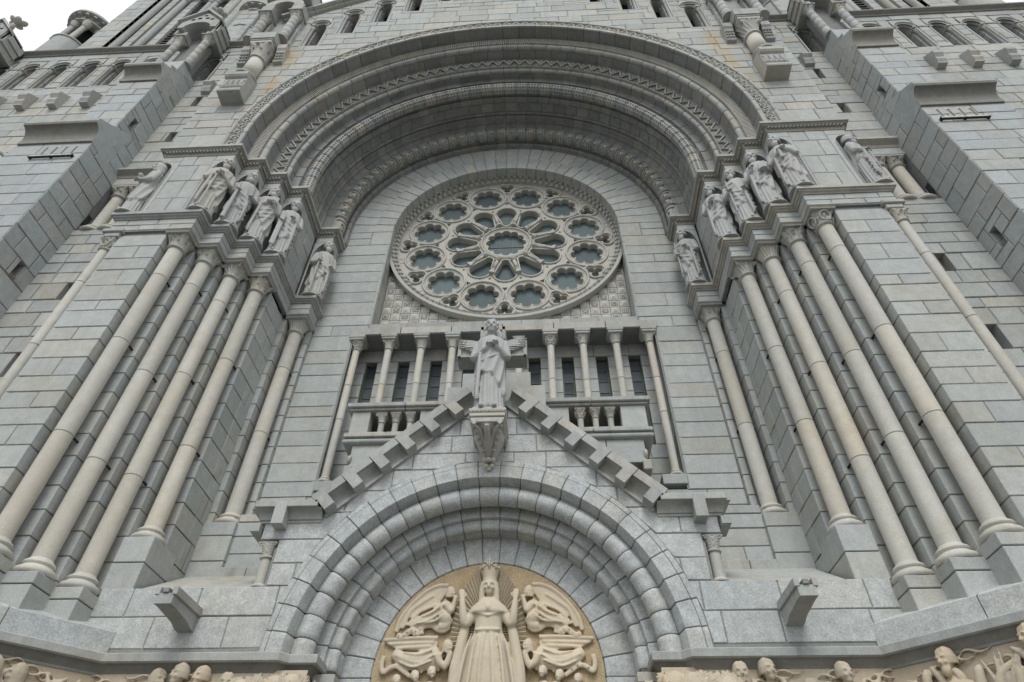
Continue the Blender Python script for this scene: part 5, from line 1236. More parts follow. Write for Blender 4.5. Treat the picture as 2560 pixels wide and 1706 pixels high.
for s in (-1, 1):
    for up in (0, 1):
        P = []
        if up:
            P += [rel('up_body', s, YF - .02), rel('up_knee', s, YF - .07), rel('up_shin', s, YF - .06), rel('up_arm', s, YF - .10, 1.0)]
            P.append(prism([(s * -a if s > 0 else a, b) for a, b in T_['up_wing']], lambda u, v, d: (u, d, v), YF - .03, YF + .03)); P += [rel(k, s, YF - .035, .8) for k in ('uf1', 'uf2', 'uf3')] + [rel(k, s, YF - .05, .6) for k in ('us1', 'us2')]
            hc = (s * .536, YF - .07, 5.115); hp, post = head_prims(hc, .58, False, 'long', s * -1.0, 0.1, random.Random(2)); fold = [((.62, 4.85), (.80, 4.74), (1.0, 4.69)), ((.60, 4.80), (.75, 4.71), (.93, 4.70)), ((.64, 4.93), (.78, 4.83), (.92, 4.79))]
        else:
            P += [rel('lo_body', s, YF - .03), rel('lo_arm', s, YF - .10, 1.0), rel('lo_arm2', s, YF - .11, 1.0)]
            P.append(prism([(s * -a if s > 0 else a, b) for a, b in T_['lo_wing']], lambda u, v, d: (u, d, v), YF - .045, YF + .03)); P += [rel(k, s, YF - .05, .8) for k in ('lf1', 'lf2', 'lf3')] + [rel(k, s, YF - .05, .6) for k in ('ls1', 'ls2')]
            hc = (s * .52, YF - .10, 4.39); hp, post = head_prims(hc, .62, False, 'long', s * -.9, .15, random.Random(3)); fold = [((.68, 4.30), (.9, 4.20), (1.2, 4.30)), ((.72, 4.22), (.95, 4.15), (1.15, 4.22)), ((.7, 4.36), (.9, 4.30), (1.1, 4.34))]
        P += hp + [tube(resample([(s * a, YF - .13 + .02 * i, b) for i, (a, b) in enumerate(fd)], 8), [.008, .014, .016, .016, .014, .012, .01, .008], 6) for fd in fold]
        def clampf(co, post=post):
            co = post(co); return co
        o = remesh('angel_relief', P, .0125, SAND, ty, None, clampf, 1)
    for (cx_, cz_, bx_, bz_) in ((.917, 4.04, .88, 3.95), (.705, 4.085, .715, 3.96), (1.148, 3.99, 1.136, 3.87)):
        hp, post = head_prims((s * cx_, YF - .09, cz_), .55, False, 'short', s * -.5, 0, random.Random(int(cx_ * 99))); remesh('child_relief', hp + [ellipsoid((s * bx_, YF - .04, bz_ - .08), (.10, .08, .13), 12, 8)], .012, SAND, ty, None, post)
# rays of the mandorla
mand = [(0.0, 5.52), (-0.156, 5.457), (-0.285, 5.295), (-0.389, 5.137), (-0.471, 4.863), (-0.499, 4.652), (-0.496, 4.447), (-0.437, 4.249), (-0.363, 4.086), (-0.282, 3.946), (-.2, 3.8)]
for s in (-1, 1):
    bp = resample([(s * -a, YF, b) for a, b in mand], 34); mb = MB()
    for i in range(33):
        a, b = bp[i], bp[i + 1]; mid = (a + b) / 2; inn = Vector((mid.x * .12, YF, 4.55 + (mid.z - 4.55) * .25))
        mb.add([(a.x, YF - .015, a.z), (mid.x, YF - .07, mid.z), (b.x, YF - .015, b.z), (inn.x, YF - .05, inn.z), (a.x, YF + .02, a.z), (b.x, YF + .02, b.z)], [(0, 1, 3), (1, 2, 3), (0, 4, 1), (1, 4, 5), (1, 5, 2)])
    o = mb.build('sunburst', SAND, ty); o['kind'] = 'stuff'
P = [loft([(3.3, .50, .16, .0, YF - .05), (3.7, .47, .17, 0, YF - .06), (3.98, .42, .18, 0, YF - .07), (4.226, .325, .18, 0, YF - .08), (4.423, .26, .165, 0, YF - .08), (4.564, .192, .15, 0, YF - .08), (4.667, .182, .145, 0, YF - .085), (4.793, .188, .15, 0, YF - .085), (4.90, .19, .13, 0, YF - .085), (4.97, .12, .1, 0, YF - .085), (5.04, .05, .05, 0, YF - .09), (5.1, .045, .045, 0, YF - .1)], 64, lambda a, z: 1 + (.05 * cos(9 * a + 1.3 + z * 2) + .04 * cos(15 * a + 2 * z)) * (1 if z < 4.5 else .12))]
P.append(loft([(4.795, .285, .17, 0, YF - .085), (4.82, .29, .175, 0, YF - .085), (4.90, .235, .16, 0, YF - .085), (4.96, .16, .125, 0, YF - .085), (5.01, .09, .09, 0, YF - .085)], 40))
for s in (-1, 1):
    P.append(tube(resample([(s * .17, YF - .10, 4.84), (s * .25, YF - .12, 4.735), (s * .31, YF - .13, 4.67), (s * .335, YF - .16, 4.76), (s * .355, YF - .17, 4.90), (s * .365, YF - .17, 5.0)], 16), [.066, .066, .066, .066, .066, .065, .064, .062, .06, .057, .054, .05, .046, .042, .036, .03], 10))
    P += hand_prims((s * .366, YF - .17, 4.985), (s * .06, 0, 1), 1.0, .1, up=(0, -1, 0), side=-s)
    P.append(tube(resample([(s * .30, YF - .08, 4.67), (s * .335, YF - .08, 4.527), (s * .36, YF - .08, 4.376), (s * .385, YF - .08, 4.229), (s * .40, YF - .08, 4.086), (s * .40, YF - .07, 3.7)], 14), [.05, .062, .068, .07, .072, .074, .078, .082, .086, .09, .092, .095, .1, .1], 10))
    for k, (x0, x1) in enumerate(((.04, .10), (.13, .24), (.20, .36))): P.append(tube(resample([(s * x0, YF - .235, 4.52), (s * (x0 + x1) / 2, YF - .255, 4.25), (s * x1, YF - .25, 3.8)], 10), [.008, .012, .016, .02, .022, .024, .024, .024, .024, .024], 7))
P.append(tube([(-.17, YF - .20, 4.80), (0, YF - .245, 4.74), (.17, YF - .20, 4.80)], .014, 7)); P.append(tube([(-.17, YF - .2, 4.575), (0, YF - .24, 4.56), (.17, YF - .2, 4.575)], .02, 7)); P.append(ellipsoid((0, YF - .255, 4.845), (.028, .02, .038), 10, 8))
hp, post = head_prims((0, YF - .13, 5.165), .98, False, 'short', 0, .12, random.Random(1), veil=True); P += hp
remesh('crowned_figure', P, .0125, SAND, ty, None, post, 1)
cr = part('crown', *lathe([(.088, 5.235), (.10, 5.24), (.102, 5.275), (.095, 5.28), (.098, 5.30), (.128, 5.40), (.125, 5.405), (.10, 5.36)], 24, (0, YF - .11, 0), cap=False), SAND, ty, True, 40); mb = MB()
for k in range(8):
    a = k * pi / 4 + pi / 8 * 0; x, y = .125 * sin(a), -.125 * cos(a); h = .13 if k == 0 else .06
    mb.add(*tube([(x, YF - .11 + y, 5.39), (x * 1.03, YF - .11 + y * 1.03, 5.40 + h)], [.018, .006], 6))
    for q, z in ((-.03, 5.405 + h * .35), (.03, 5.405 + h * .35), (0, 5.405 + h * .75)): mb.add(*ellipsoid((x + q * cos(a), YF - .112 + y + q * sin(a), z), (.018, .014, .018), 7, 5))
mb.build('crown_fleurons', SAND, cr, True)
def text_mesh(txt, size, loc, ang, mat, parent, yaw=0):
    cu = bpy.data.curves.new('t', 'FONT'); cu.body = txt; cu.size = size; cu.extrude = .004; cu.align_x = 'CENTER'; cu.resolution_u = 2; to = bpy.data.objects.new('t', cu); COL.objects.link(to)
    dg = bpy.context.evaluated_depsgraph_get(); me = bpy.data.meshes.new_from_object(to.evaluated_get(dg)); bpy.data.objects.remove(to); bpy.data.curves.remove(cu); me.materials.clear(); me.materials.append(mat)
    me.transform(Matrix.Translation(loc) @ Matrix.Rotation(-ang, 4, 'Y') @ Matrix.Rotation(pi / 2, 4, 'X')); return put('inscription', me, parent)
LETT = plain_mat('incised_letter_shadow', (0.36, 0.285, 0.18), .9)
def text_along(txt, key, s, size, t0, t1, y):
    pts = T_[key]; c = resample([(s * -p[0] if s > 0 else p[0], y, p[1]) for p in pts], 60); n = len(txt)
    for i, ch in enumerate(txt):
        if ch == ' ': continue
        t = t0 + (t1 - t0) * (i + .5) / n; k = int(t * 58); a, b = c[k], c[k + 1]
        if b.x < a.x: a, b = b, a
        ang = math.atan2(b.z - a.z, b.x - a.x); up = Vector((-sin(ang), 0, cos(ang))); p = c[k] - up * size * .35; text_mesh(ch, size, (p.x, y, p.z), ang, LETT, ty)
text_along('SANCTA', 'us1', -1, .044, .0, .98, YF - .075); text_along('ANNA', 'us2', -1, .044, .12, .50, YF - .072)
text_along('SIBON', 'us1', 1, .044, 0.0, .95, YF - .072); text_along('ORP ARO', 'us2', 1, .044, .1, .95, YF - .072)
text_along('AIRT', 'ls1', 1, .038, .4, .9, YF - .075)
# ------------------------------------------------------------------ angel with cross on the gable
co_ = thing('statue_corbel', 'carved tapering corbel with leaf and pendant balls under the winged angel', 'corbel', (0, -2.4, 6.8))
for z0, z1, e in ((7.225, 7.28, .275), (7.14, 7.215, .26), (7.07, 7.13, .245)): part('abacus', *boxg(-e, e, -2.70 - e, -2.2, z0, z1, .01), CARV, co_)
mb = MB(); [mb.add(*ellipsoid((-.24 + .04 * i, -2.965, 7.215), (.017, .017, .017), 7, 5)) for i in range(13)]; [mb.add(*ellipsoid((q * .265, -2.94 + .045 * i, 7.215), (.017, .017, .017), 7, 5)) for i in range(14) for q in (-1, 1)]; mb.build('bead_row', CARV, co_, True)
part_fix('body', *loft([(6.70, .06, .07, 0, -2.30), (6.78, .09, .13, 0, -2.34), (6.88, .14, .24, 0, -2.42), (6.98, .195, .36, 0, -2.50), (7.08, .235, .44, 0, -2.52)], 32, lambda a, z: 1 + .03 * cos(12 * a)), CARV, co_, True)
P = []
for q in (-1, 1):
    P.append(tube([(q * (.19 + .035 * cos(t) * (1 - t / 11)), -2.945, 7.03 + .045 * sin(t) * (1 - t / 11)) for t in np.linspace(0, 9, 22)], .014, 6))
    P.append(tube(resample([(q * .01, -2.50, 6.74), (q * .05, -2.68, 6.85), (q * .10, -2.85, 6.95), (q * .17, -2.93, 7.0)], 10), [.014, .018, .02, .022, .022, .024, .024, .022, .02, .014], 6))
    for i in range(5): P.append(ellipsoid((q * (.08 + .03 * i), -2.56 - .08 * i, 6.80 + .05 * i), (.034, .05, .026), 8, 6))
P.append(tube(resample([(0, -2.48, 6.74), (0, -2.72, 6.87), (0, -2.95, 7.0)], 8), [.014, .022, .03, .036, .042, .048, .05, .034], 8)); P += [tube([(-.15, -2.955, 7.04), (.15, -2.955, 7.04)], .024, 8)]
remesh('leaf_carving', P, .009, CARV, co_)
mb = MB(); [mb.add(*ellipsoid(q, (.04, .04, .04), 12, 8)) for q in ((-.06, -2.44, 6.72), (0, -2.47, 6.71), (.06, -2.44, 6.72), (-.04, -2.38, 6.66), (.04, -2.38, 6.66), (0, -2.35, 6.63))]; mb.build('pendant_balls', CARV, co_, True)
an = thing('angel_statue', 'winged robed angel statue with halo standing before a stone cross', 'statue', (0, -2.75, 7.28))
P, post = robed(1.3, None, False, 'curly', 2, random.Random(8), 0, .12)
xf = Matrix.Translation((0, -2.76, 7.30)) @ Matrix.Scale(1.09, 4)
remesh('figure', P, .0115, STAT, an, xf, post); part('plinth', *boxg(-.225, .225, -2.95, -2.5, 7.278, 7.325, .01), STAT, an)
part('halo', *prism([(.165 * cos(t), 9.09 + .165 * sin(t)) for t in np.linspace(0, 2 * pi, 33)[:-1]], lambda u, v, d: (u, d, v), -2.66, -2.62), STAT, an)
cs = thing('stone_cross', 'massive stone cross behind the winged angel on the gable top', 'cross', (0, -2.4, 7.3))
part('arm', *boxg(-.585, .585, -2.57, -2.28, 8.64, 9.04, .01), TRIM, cs); part('upright', *boxg(-.22, .22, -2.565, -2.27, 7.28, 9.36, .01), TRIM, cs)
part('rim', *boxg(-.22, .22, -2.60, -2.56, 9.27, 9.355, .006), TRIM, cs)
for q in (-1, 1):
    part('rim', *boxg(q * .52, q * .58, -2.60, -2.56, 8.645, 8.83, .006), TRIM, cs); part('rim', *boxg(q * .20, q * .575, -2.60, -2.56, 8.645, 8.68, .006), TRIM, cs); part('rim', *boxg(q * .155, q * .215, -2.60, -2.56, 9.05, 9.355, .006), TRIM, cs)
    P = []
    for k in range(5): P.append(tube(resample([(q * .16, -2.61, 8.93 - .035 * k), (q * .33, -2.63, 8.975 - .034 * k), (q * (.585 - .012 * k), -2.62, 9.02 - .046 * k)], 9), [.012, .015, .016, .016, .016, .016, .015, .014, .01], 7))
    for k in range(4): P.append(tube(resample([(q * .16, -2.61, 8.78 - .03 * k), (q * (.27 - .02 * k), -2.63, 8.79 - .034 * k), (q * (.44 - .06 * k), -2.62, 8.80 - .038 * k)], 8), [.01, .013, .014, .014, .014, .013, .012, .008], 7))
    P.append(prism([(q * .15, 8.70), (q * .15, 8.96), (q * .33, 9.0), (q * .56, 9.0), (q * .56, 8.88), (q * .40, 8.78)], lambda u, v, d: (u, d, v), -2.60, -2.55))
    remesh('wing', P, .0075, STAT, an, None, None, 0)
# ================================================================== upper wall above the great arch
YU = -3.30
uw = thing('gable_wall', 'high coursed granite gable wall with stepped round-headed windows above the great arch', 'wall', (0, YU, ZI))
GZ = lambda x: 28.15 - .77 * abs(x)                # underside of the raking cornice
gwin = [(sx * x, z0) for sx in (-1, 1) for x, z0 in ((5.78, 20.75), (4.87, 21.62), (3.93, 22.45), (2.98, 23.28), (2.02, 24.1), (1.05, 24.9))]
WH = 1.75                                          # sill to springing
holes = [(x - .30, x + .30, z, z + WH + .50) for x, z in gwin]
zs = rows_between(14.60, 27.0, .41, .22)
half = [(.77, 1, 28.1), (-.77, 1, 28.1)]
ashlar(uw, front(YU), zs, -7.72, 7.72, .80, GRAN_ROUGH, holes=holes, circ=(0, ZC, 6.15), halves=half, jit=.35, gap=.022, keep=lambda u, v: not (abs(u) < 6.1 and v < ZC) and not (v > 25.6 and abs(u) < 4))
q = [(6.1 * cos(t), ZC + 6.1 * sin(t)) for t in np.linspace(0, pi, 65)]; out = []
for t in np.linspace(0, pi, 65):
    dx, dz = cos(t), sin(t); r = 99
    for a, b, c in half + [(1, 0, 7.71), (-1, 0, 7.71)]:
        den = a * dx + b * dz; num = c - b * ZC
        if den > 1e-6: r = min(r, num / den)
    out.append((r * dx, ZC + r * dz))
# mortar bed as strips with window openings left free
mb = MB()
def strip_bed(x0, x1):
    hs = sorted([h for h in holes if h[0] < .5 * (x0 + x1) < h[1]], key=lambda h: h[2]); xm = .5 * (x0 + x1)
    zlow = ZC + sqrt(max(0, 6.1 ** 2 - min(abs(x0), abs(x1)) ** 2)) if min(abs(x0), abs(x1)) < 6.1 else 14.55
    ztop = min(28.1 - .77 * max(abs(x0), abs(x1)), 27.2); z = zlow
    for h in hs: mb.add([(x0, YU + .016, z), (x1, YU + .016, z), (x1, YU + .016, h[2]), (x0, YU + .016, h[2])], [(0, 1, 2, 3)]); z = h[3]
    if ztop > z: mb.add([(x0, YU + .016, z), (x1, YU + .016, z), (x1, YU + .016, ztop), (x0, YU + .016, ztop)], [(0, 1, 2, 3)])
ev = sorted(set([-7.71, 7.71] + [e for h in holes for e in h[:2]] + list(np.linspace(-6.1, 6.1, 62))))
for a, b in zip(ev[:-1], ev[1:]):
    if b - a > 1e-4: strip_bed(a, b)
mb.build('mortar_bed', MORT, uw)
for s in (-1, 1):
    for i, (a, b) in enumerate(zip([14.6 + .42 * k for k in range(20)], [15.02 + .42 * k for k in range(20)])): stone(rect(YU, -2.85, a, b), sidex(s * 7.72, s), GRAN_ROUGH, uw)
def arch_window(par, x, z0, hw, hs, yf, label=None, dark=VOID, sc_=1.0):
    'round-headed opening with nook colonnettes, roll and hood; z0 sill, hs springing height'
    zsp = z0 + hs; w_ = bpy.data.objects.new('window', None); COL.objects.link(w_); w_.parent = par; w_.location = (0, 0, 0)
    for s in (-1, 1):
        for k in range(4): stone_box(x + s * hw, x + s * (hw + .075), yf + .16, yf + .5, z0 + hs * k / 4, z0 + hs * (k + 1) / 4, GRAN_ROUGH, w_, name='jamb_stone')
        cx = x + s * (hw + .075); z1 = zsp - .30
        part('colonnette', *lathe([(.075, z0 + .02), (.08, z0 + .05), (.052, z0 + .09), (.05, z0 + .1), (.05, z1), (.062, z1 + .02), (.05, z1 + .04), (.085, z1 + .20), (.085, z1 + .22)], 12, (cx, yf + .09, 0)), TRIM, w_, True, 40)
        part('impost', *boxg(x + s * (hw - .02), x + s * .30, yf - .015, yf + .3, zsp - .085, zsp, .01), TRIM, w_)
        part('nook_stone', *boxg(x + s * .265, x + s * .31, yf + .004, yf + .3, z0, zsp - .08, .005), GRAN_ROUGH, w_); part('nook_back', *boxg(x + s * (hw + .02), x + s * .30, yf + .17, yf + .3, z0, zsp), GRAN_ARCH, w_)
    part('sill', *boxg(x - .30, x + .30, yf + .0, yf + .5, z0 - .10, z0 + .02, .01), TRIM, w_)
    n = 14
    def arc(prof):
        v = []; f = []; k = len(prof)
        for i in range(n + 1):
            t = pi * i / n
            for r, y in prof: v.append((x - r * cos(t), y, zsp + r * sin(t)))
        for i in range(n):
            for j in range(k - 1): f.append((i * k + j, i * k + j + 1, (i + 1) * k + j + 1, (i + 1) * k + j))
        return v, f
    part('arch_roll', *arc([(.27, yf + .02), (.255, yf + .0), (.235, yf + .01)] + [(hw + .055 + .05 * cos(a), yf + .10 + .055 * sin(a)) for a in np.linspace(-.9, -4.0, 8)] + [(hw, yf + .2), (hw, yf + .5)]), TRIM, w_, True, 40)
    part('hood', *arc([(.335, yf + .01), (.335, yf - .03), (.30, yf - .035), (.27, yf + .02)]), TRIM, w_, True, 30)
    # face around the head
    v = []; f = []
    for i in range(n + 1):
        t = pi * i / n; v += [(x - .28 * cos(t), yf + .004, zsp + .28 * sin(t)), (x - max(-.305, min(.305, .305 * cos(t) / max(abs(cos(t)), abs(sin(t)) * .305 / .52))), yf + .004, zsp + min(.52, .305 * sin(t) / max(abs(cos(t)), abs(sin(t)) * .305 / .52)))]
    for i in range(n): f.append((2 * i, 2 * i + 1, 2 * i + 3, 2 * i + 2))
    part('head_stone', v, f, GRAN_ROUGH, w_)
    part('opening', [(x - hw - .1, yf + .48, z0 - .05), (x + hw + .1, yf + .48, z0 - .05), (x + hw + .1, yf + .48, zsp + .35), (x - hw - .1, yf + .48, zsp + .35)], [(0, 1, 2, 3)], dark, w_)
    return w_
for x, z0 in gwin:
    if abs(x) > 1.5: arch_window(uw, x, z0, .165, WH, YU)
for s in (-1, 1):                                   # raking cornice of the gable
    L0, L1 = (1.0, 27.38), (7.0, 22.76)
    for (w0, w1, yy) in ((-.0, .10, YU - .10), (.10, .20, YU - .22)):
        ex, ez = (L1[0] - L0[0]), (L1[1] - L0[1]); l = math.hypot(ex, ez); nx, nz = -ez / l, ex / l; nseg = 7
        for i in range(nseg):
            a, b = i / nseg + .0012, (i + 1) / nseg - .0012
            pts = [(L0[0] + ex * t + nx * q, L0[1] + ez * t + nz * q) for t, q in ((a, w0), (b, w0), (b, w1), (a, w1))]
            part_fix('raking_cornice', *prism([(s * u, v) for u, v in pts], lambda u, v, d: (u, d, v), yy, YU + .4), TRIM, uw)
# ================================================================== recessed strips between pier and towers
YR = -2.90
for s in (-1, 1):
    rw = thing('recessed_wall', 'recessed strip of warm coursed stone with slits, ' + SIDE[s], 'wall', (s * 8.2, YR, 4), group='recessed wall strips')
    hl = [(7.92, 8.10, 10.11, 10.58), (7.88, 8.06, 8.24, 8.76), (7.88, 8.06, 6.4, 6.9), (8.33, 8.50, 17.93, 18.50), (8.26, 8.44, 16.0, 16.48), (8.62, 9.24, 19.56, 21.6)]
    zz = sorted(rows_between(4.4, 8.24, .38, .15)[:-1] + [8.24, 8.76, 9.15, 9.40, 9.77, 10.11, 10.58, 10.89, 11.2, 11.5, 11.8, 12.12])
    fn = lambda u, v, d: (s * u, YR + d, v)
    ashlar(rw, fn, zz, 7.40, 8.88, .62, GRAN_ROUGH, holes=hl, gap=.024)
    zz = sorted(rows_between(14.62, 16.0, .4) + [16.48] + rows_between(16.9, 17.93, .4) + [18.50] + rows_between(18.9, 19.54, .32))
    ashlar(rw, fn, zz, 7.40, 8.95, .75, GRAN_ROUGH, holes=hl, gap=.024)
    mb = MB()
    for x0, x1 in ((7.3, 7.88), (7.88, 7.92), (7.92, 8.02), (8.02, 8.06), (8.06, 8.1), (8.1, 8.26), (8.26, 8.33), (8.33, 8.44), (8.44, 8.48), (8.48, 8.5), (8.5, 8.62), (8.62, 8.95)):
        xm = .5 * (x0 + x1); z = 4.0
        for h in sorted([h for h in hl if h[0] < xm < h[1]], key=lambda h: h[2]) + [None]:
            zt = h[2] if h else 19.55
            for za, zb in ((z, min(zt, 12.12)), (max(z, 14.5), zt)):
                if zb > za: mb.add([fn(x0, za, .016), fn(x1, za, .016), fn(x1, zb, .016), fn(x0, zb, .016)], [(0, 1, 2, 3)])
            if h: z = h[3]
    mb.build('mortar_bed', MORT, rw)
    for a, b, c, d in hl[:5]:
        sl = bpy.data.objects.new('slit', None); COL.objects.link(sl); sl.parent = rw; sl.location = (0, 0, 0)
        v = [fn(u, z, dd) for dd in (.0, .35) for u, z in ((a, c), (b, c), (b, d), (a, d))]; part('reveal', v, [(0, 4, 5, 1), (1, 5, 6, 2), (2, 6, 7, 3), (3, 7, 4, 0)], GRAN_ROUGH, sl); part('shutter', v[4:], [(0, 1, 2, 3)], VOID, sl)
        part('glazing', *boxg(s * a, s * b, YR + .30, YR + .32, c, c + .07), GREENF, sl)
    
    # open belfry bay with stout short columns
    part('bay_sill', *boxg(s * 7.3, s * 8.9, YR - .0, YR + .5, 12.12, 12.30, .01), TRIM, rw); part('bay_back', *boxg(s * 7.3, s * 8.95, YR + .45, YR + .6, 12.2, 14.2), VOID, rw); part('bay_beam', *boxg(s * 7.3, s * 8.95, YR - .0, YR + .5, 14.02, 14.32, .008), GRAN, rw)
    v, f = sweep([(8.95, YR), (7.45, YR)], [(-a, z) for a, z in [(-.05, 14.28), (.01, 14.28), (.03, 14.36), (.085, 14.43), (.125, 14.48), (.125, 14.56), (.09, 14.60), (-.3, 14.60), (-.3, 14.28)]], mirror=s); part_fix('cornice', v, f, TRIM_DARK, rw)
    v, f = sweep([(8.95, YR), (7.45, YR)], [(-a, z) for a, z in [(.10, 14.485), (.130, 14.485), (.130, 14.565), (.095, 14.608), (-.02, 14.608), (-.02, 14.59)]], mirror=s); part_fix('fascia', v, f, TRIM, rw)
    for x, lab in ((8.60, 'stout short column in the bay beside the tower wall'), (8.22, 'stout short column in the bay next to the pier')):
        column('bay_column', lab + ', ' + SIDE[s], s * x, YR + .17, 12.30, 13.62, .135, 0, .26, 'stout bay columns', cw=.19, abw=.20, mat=COLM)
# ================================================================== towers
tw_list = {}
for s in (-1, 1):
    tw_ = thing('tower', 'square granite tower wall with arcaded gallery and buttress, ' + SIDE[s], 'tower', (s * 11, -3.4, 0), group='flanking towers')
    tw_list[s] = tw_
    XS = 8.86; YT1, YT2, YT3 = -3.87, -3.72, YR
    fs1, fs2 = (lambda u, v, d: (s * u, YT1 + d, v)), (lambda u, v, d: (s * u, YT2 + d, v))
    fs3 = lambda u, v, d: (s * u, YT3 + d, v)
    # lower buttress: front and inner side
    zz = rows_between(4.5, 14.2, .385, .2); ashlar(tw_, fs1, zz, XS, 10.62, .95, GRAN_BLUE, gap=.016, keep=lambda u, v: v > 8.6)
    part('mortar_bed', [fs1(a, b, .014) for a, b in ((XS + .01, 4.0), (10.6, 4.0), (10.6, 14.3), (XS + .01, 14.3))], [(0, 1, 2, 3)], MORT_L, tw_)
    hs_ = [(-3.32, -3.17, 10.34, 10.78), (-2.78 - .1, -2.65 - .08, 12.53, 12.92), (-3.5, -3.36, 15.66, 16.10), (-3.5, -3.36, 17.9, 18.3)]
    sl_top = lambda u: 14.80 + (u + 4.11) * .88       # weathering line on the side
    hv_ = [(-.88, 1, 14.80 + 4.11 * .88)]
    zz = rows_between(6.2, 15.9, .40, .2); ashlar(tw_, sidex(s * XS, -s), zz, YT1, -2.88, .62, GRAN_BLUE, holes=hs_, halves=hv_, gap=.020, jit=.35)
    hv2 = [(-.88, 1, 18.55 + 3.9 * .88)]
    zz = rows_between(14.6, 19.5, .42, .2); ashlar(tw_, sidex(s * (XS + .05), -s), zz, YT2, -2.88, .62, GRAN_BLUE, holes=hs_, halves=hv2, gap=.020, jit=.35, keep=lambda u, v: v > sl_top(u) - .25)
    mb = MB(); zlist = sorted([4.0, 19.6] + [h[2] for h in hs_] + [h[3] for h in hs_])
    for za, zb in zip(zlist[:-1], zlist[1:]):
        op = [h for h in hs_ if h[2] <= .5 * (za + zb) <= h[3]]; spans = [(YT1, -2.85)] if not op else [(YT1, op[0][0]), (op[0][1], -2.85)]
        for a, b in spans:
            poly = clip_half(rect(a, b, za, zb), -.88, 1, 14.80 + 4.11 * .88 - .03)
            if len(poly) > 2: mb.add([sidex(s * XS, -s)(u, v, .016) for u, v in poly], [tuple(range(len(poly)))])
            poly = clip_half(rect(max(a, YT2 + .02), b, max(za, 14.5), max(zb, 14.5)), -.88, 1, 18.55 + 3.9 * .88)
            if len(poly) > 2 and zb > 14.5: mb.add([sidex(s * (XS + .05), -s)(u, v, .016) for u, v in poly], [tuple(range(len(poly)))])
    mb.build('mortar_bed', MORT_L, tw_)
    for i, (a, b, c, d) in enumerate(hs_):
        sl = bpy.data.objects.new('slit', None); COL.objects.link(sl); sl.parent = tw_; sl.location = (0, 0, 0); X_ = XS if i < 2 else XS + .05; fn = sidex(s * X_, -s)
        v = [fn(u, z, dd) for dd in (.0, .3) for u, z in ((a, c), (b, c), (b, d), (a, d))]; part('reveal', v, [(0, 4, 5, 1), (1, 5, 6, 2), (2, 6, 7, 3), (3, 7, 4, 0)], GRAN_BLUE, sl); part('shutter', v[4:], [(0, 1, 2, 3)], VOID, sl)
        for k in range(5 if i != 1 else 7): q0 = a + (b - a) * (k + .5) / (5 if i != 1 else 7); part('grille_bar', *boxg(s * X_ - .02 + s * .03, s * X_ + .02 + s * .03, q0 - .008, q0 + .008, c, c + (.10 if i != 1 else .4)), TRIM_DARK if i != 1 else IRON, sl)
    # weathered sills of the buttress
    def sill(x0, x1, zb, zt, yf, name, back):
        prf = [(yf + .02, zb), (yf - .045, zb + .01), (yf - .045, zb + .13), (yf - .03, zb + .15)] + [(yf - .035 - .20 * (1 - cos(t)), zb + .17 + (zt - zb - .30) * sin(t)) for t in np.linspace(0, pi / 2, 8)] + [(yf - .25, zt - .10), (yf - .25, zt + .02), (back, zt + .02 + (back - yf + .25) * .88)]
        v = [(s * x, y, z) for x in (x0, x1) for y, z in prf + [(back, zb)]]; k = len(prf) + 1
        part_fix(name, v, [(i, (i + 1) % k, (i + 1) % k + k, i + k) for i in range(k)], TRIM_DARK, tw_, True, 30)
        part('sill_end', v[:k], [tuple(range(k))], GRAN_BLUE, tw_); part('sill_end', v[k:], [tuple(range(k))], GRAN_BLUE, tw_)
        part('sill_lip', *boxg(s * x0 - .004 * s, s * x1 + .004 * s, yf - .256, yf - .1, zt - .085, zt + .022, .008), TRIM, tw_)
    sill(XS + .0, 10.55, 14.18, 14.80, YT1, 'buttress_sill', -3.3); sill(XS + .05, 9.92, 17.68, 18.30, YT2 + .0, 'buttress_sill', -3.2)
    # upper buttress, tower wall behind
    zz = rows_between(14.9, 17.68, .40, .2); ashlar(tw_, fs2, zz, XS + .05, 9.95, .62, GRAN_BLUE, gap=.016)
    za, zsp = 19.56, 21.10; ac = [8.93 + .97 * i for i in range(9)]
    ashlar(tw_, fs3, rows_between(14.6, za, .43, .2), 9.6, 17.2, 1.0, GRAN_ROUGH, gap=.024); ashlar(tw_, fs3, rows_between(9.6, 14.6, .43), 10.6, 16.4, 1.0, GRAN_BLUE, gap=.020, keep=lambda u, v: math.hypot(u - 12.83, v - 15.07) > .84)
    part('mortar_bed', [fs3(a, b, .016) for a, b in ((8.95, 4.0), (17.4, 4.0), (17.4, za), (8.95, za))], [(0, 1, 2, 3)], MORT, tw_)
    part('mortar_bed', [fs2(a, b, .016) for a, b in ((8.92, 14.3), (9.94, 14.3), (9.94, 17.8), (8.92, 17.8))], [(0, 1, 2, 3)], MORT_L, tw_)
    part('tower_core', *boxg(s * 9.25, s * 17.4, YT3 + .6, 2.0, 0.03, 22.1), PLAINW, tw_); part('inner_side', [(s * 8.87, -2.88, 4), (s * 8.87, .9, 4), (s * 8.87, .9, 19.5), (s * 8.87, -2.88, 19.5)], [(0, 1, 2, 3)], MORT, tw_)
    # arcaded gallery
    for i, c in enumerate(ac):
        arch_window(tw_, s * c, za + .02, .22, zsp - za - .02, YT3, sc_=1.14)
        x0, x1 = c + .37, c + .97 - .37
        for k in range(4): z0_ = za + (zsp - za) * k / 4; stone(rect(x0 - .02, x1 + .02, z0_, z0_ + (zsp - za) / 4), fs3, GRAN_ROUGH, tw_)
        part('impost', *boxg(s * (x0 - .06), s * (x1 + .06), YT3 - .02, YT3 + .3, zsp - .08, zsp, .01), TRIM, tw_)
        part('mortar_bed', *boxg(s * (x0 - .05), s * (x1 + .05), YT3 + .015, YT3 + .5, za - .1, zsp + .1), MORT, tw_)
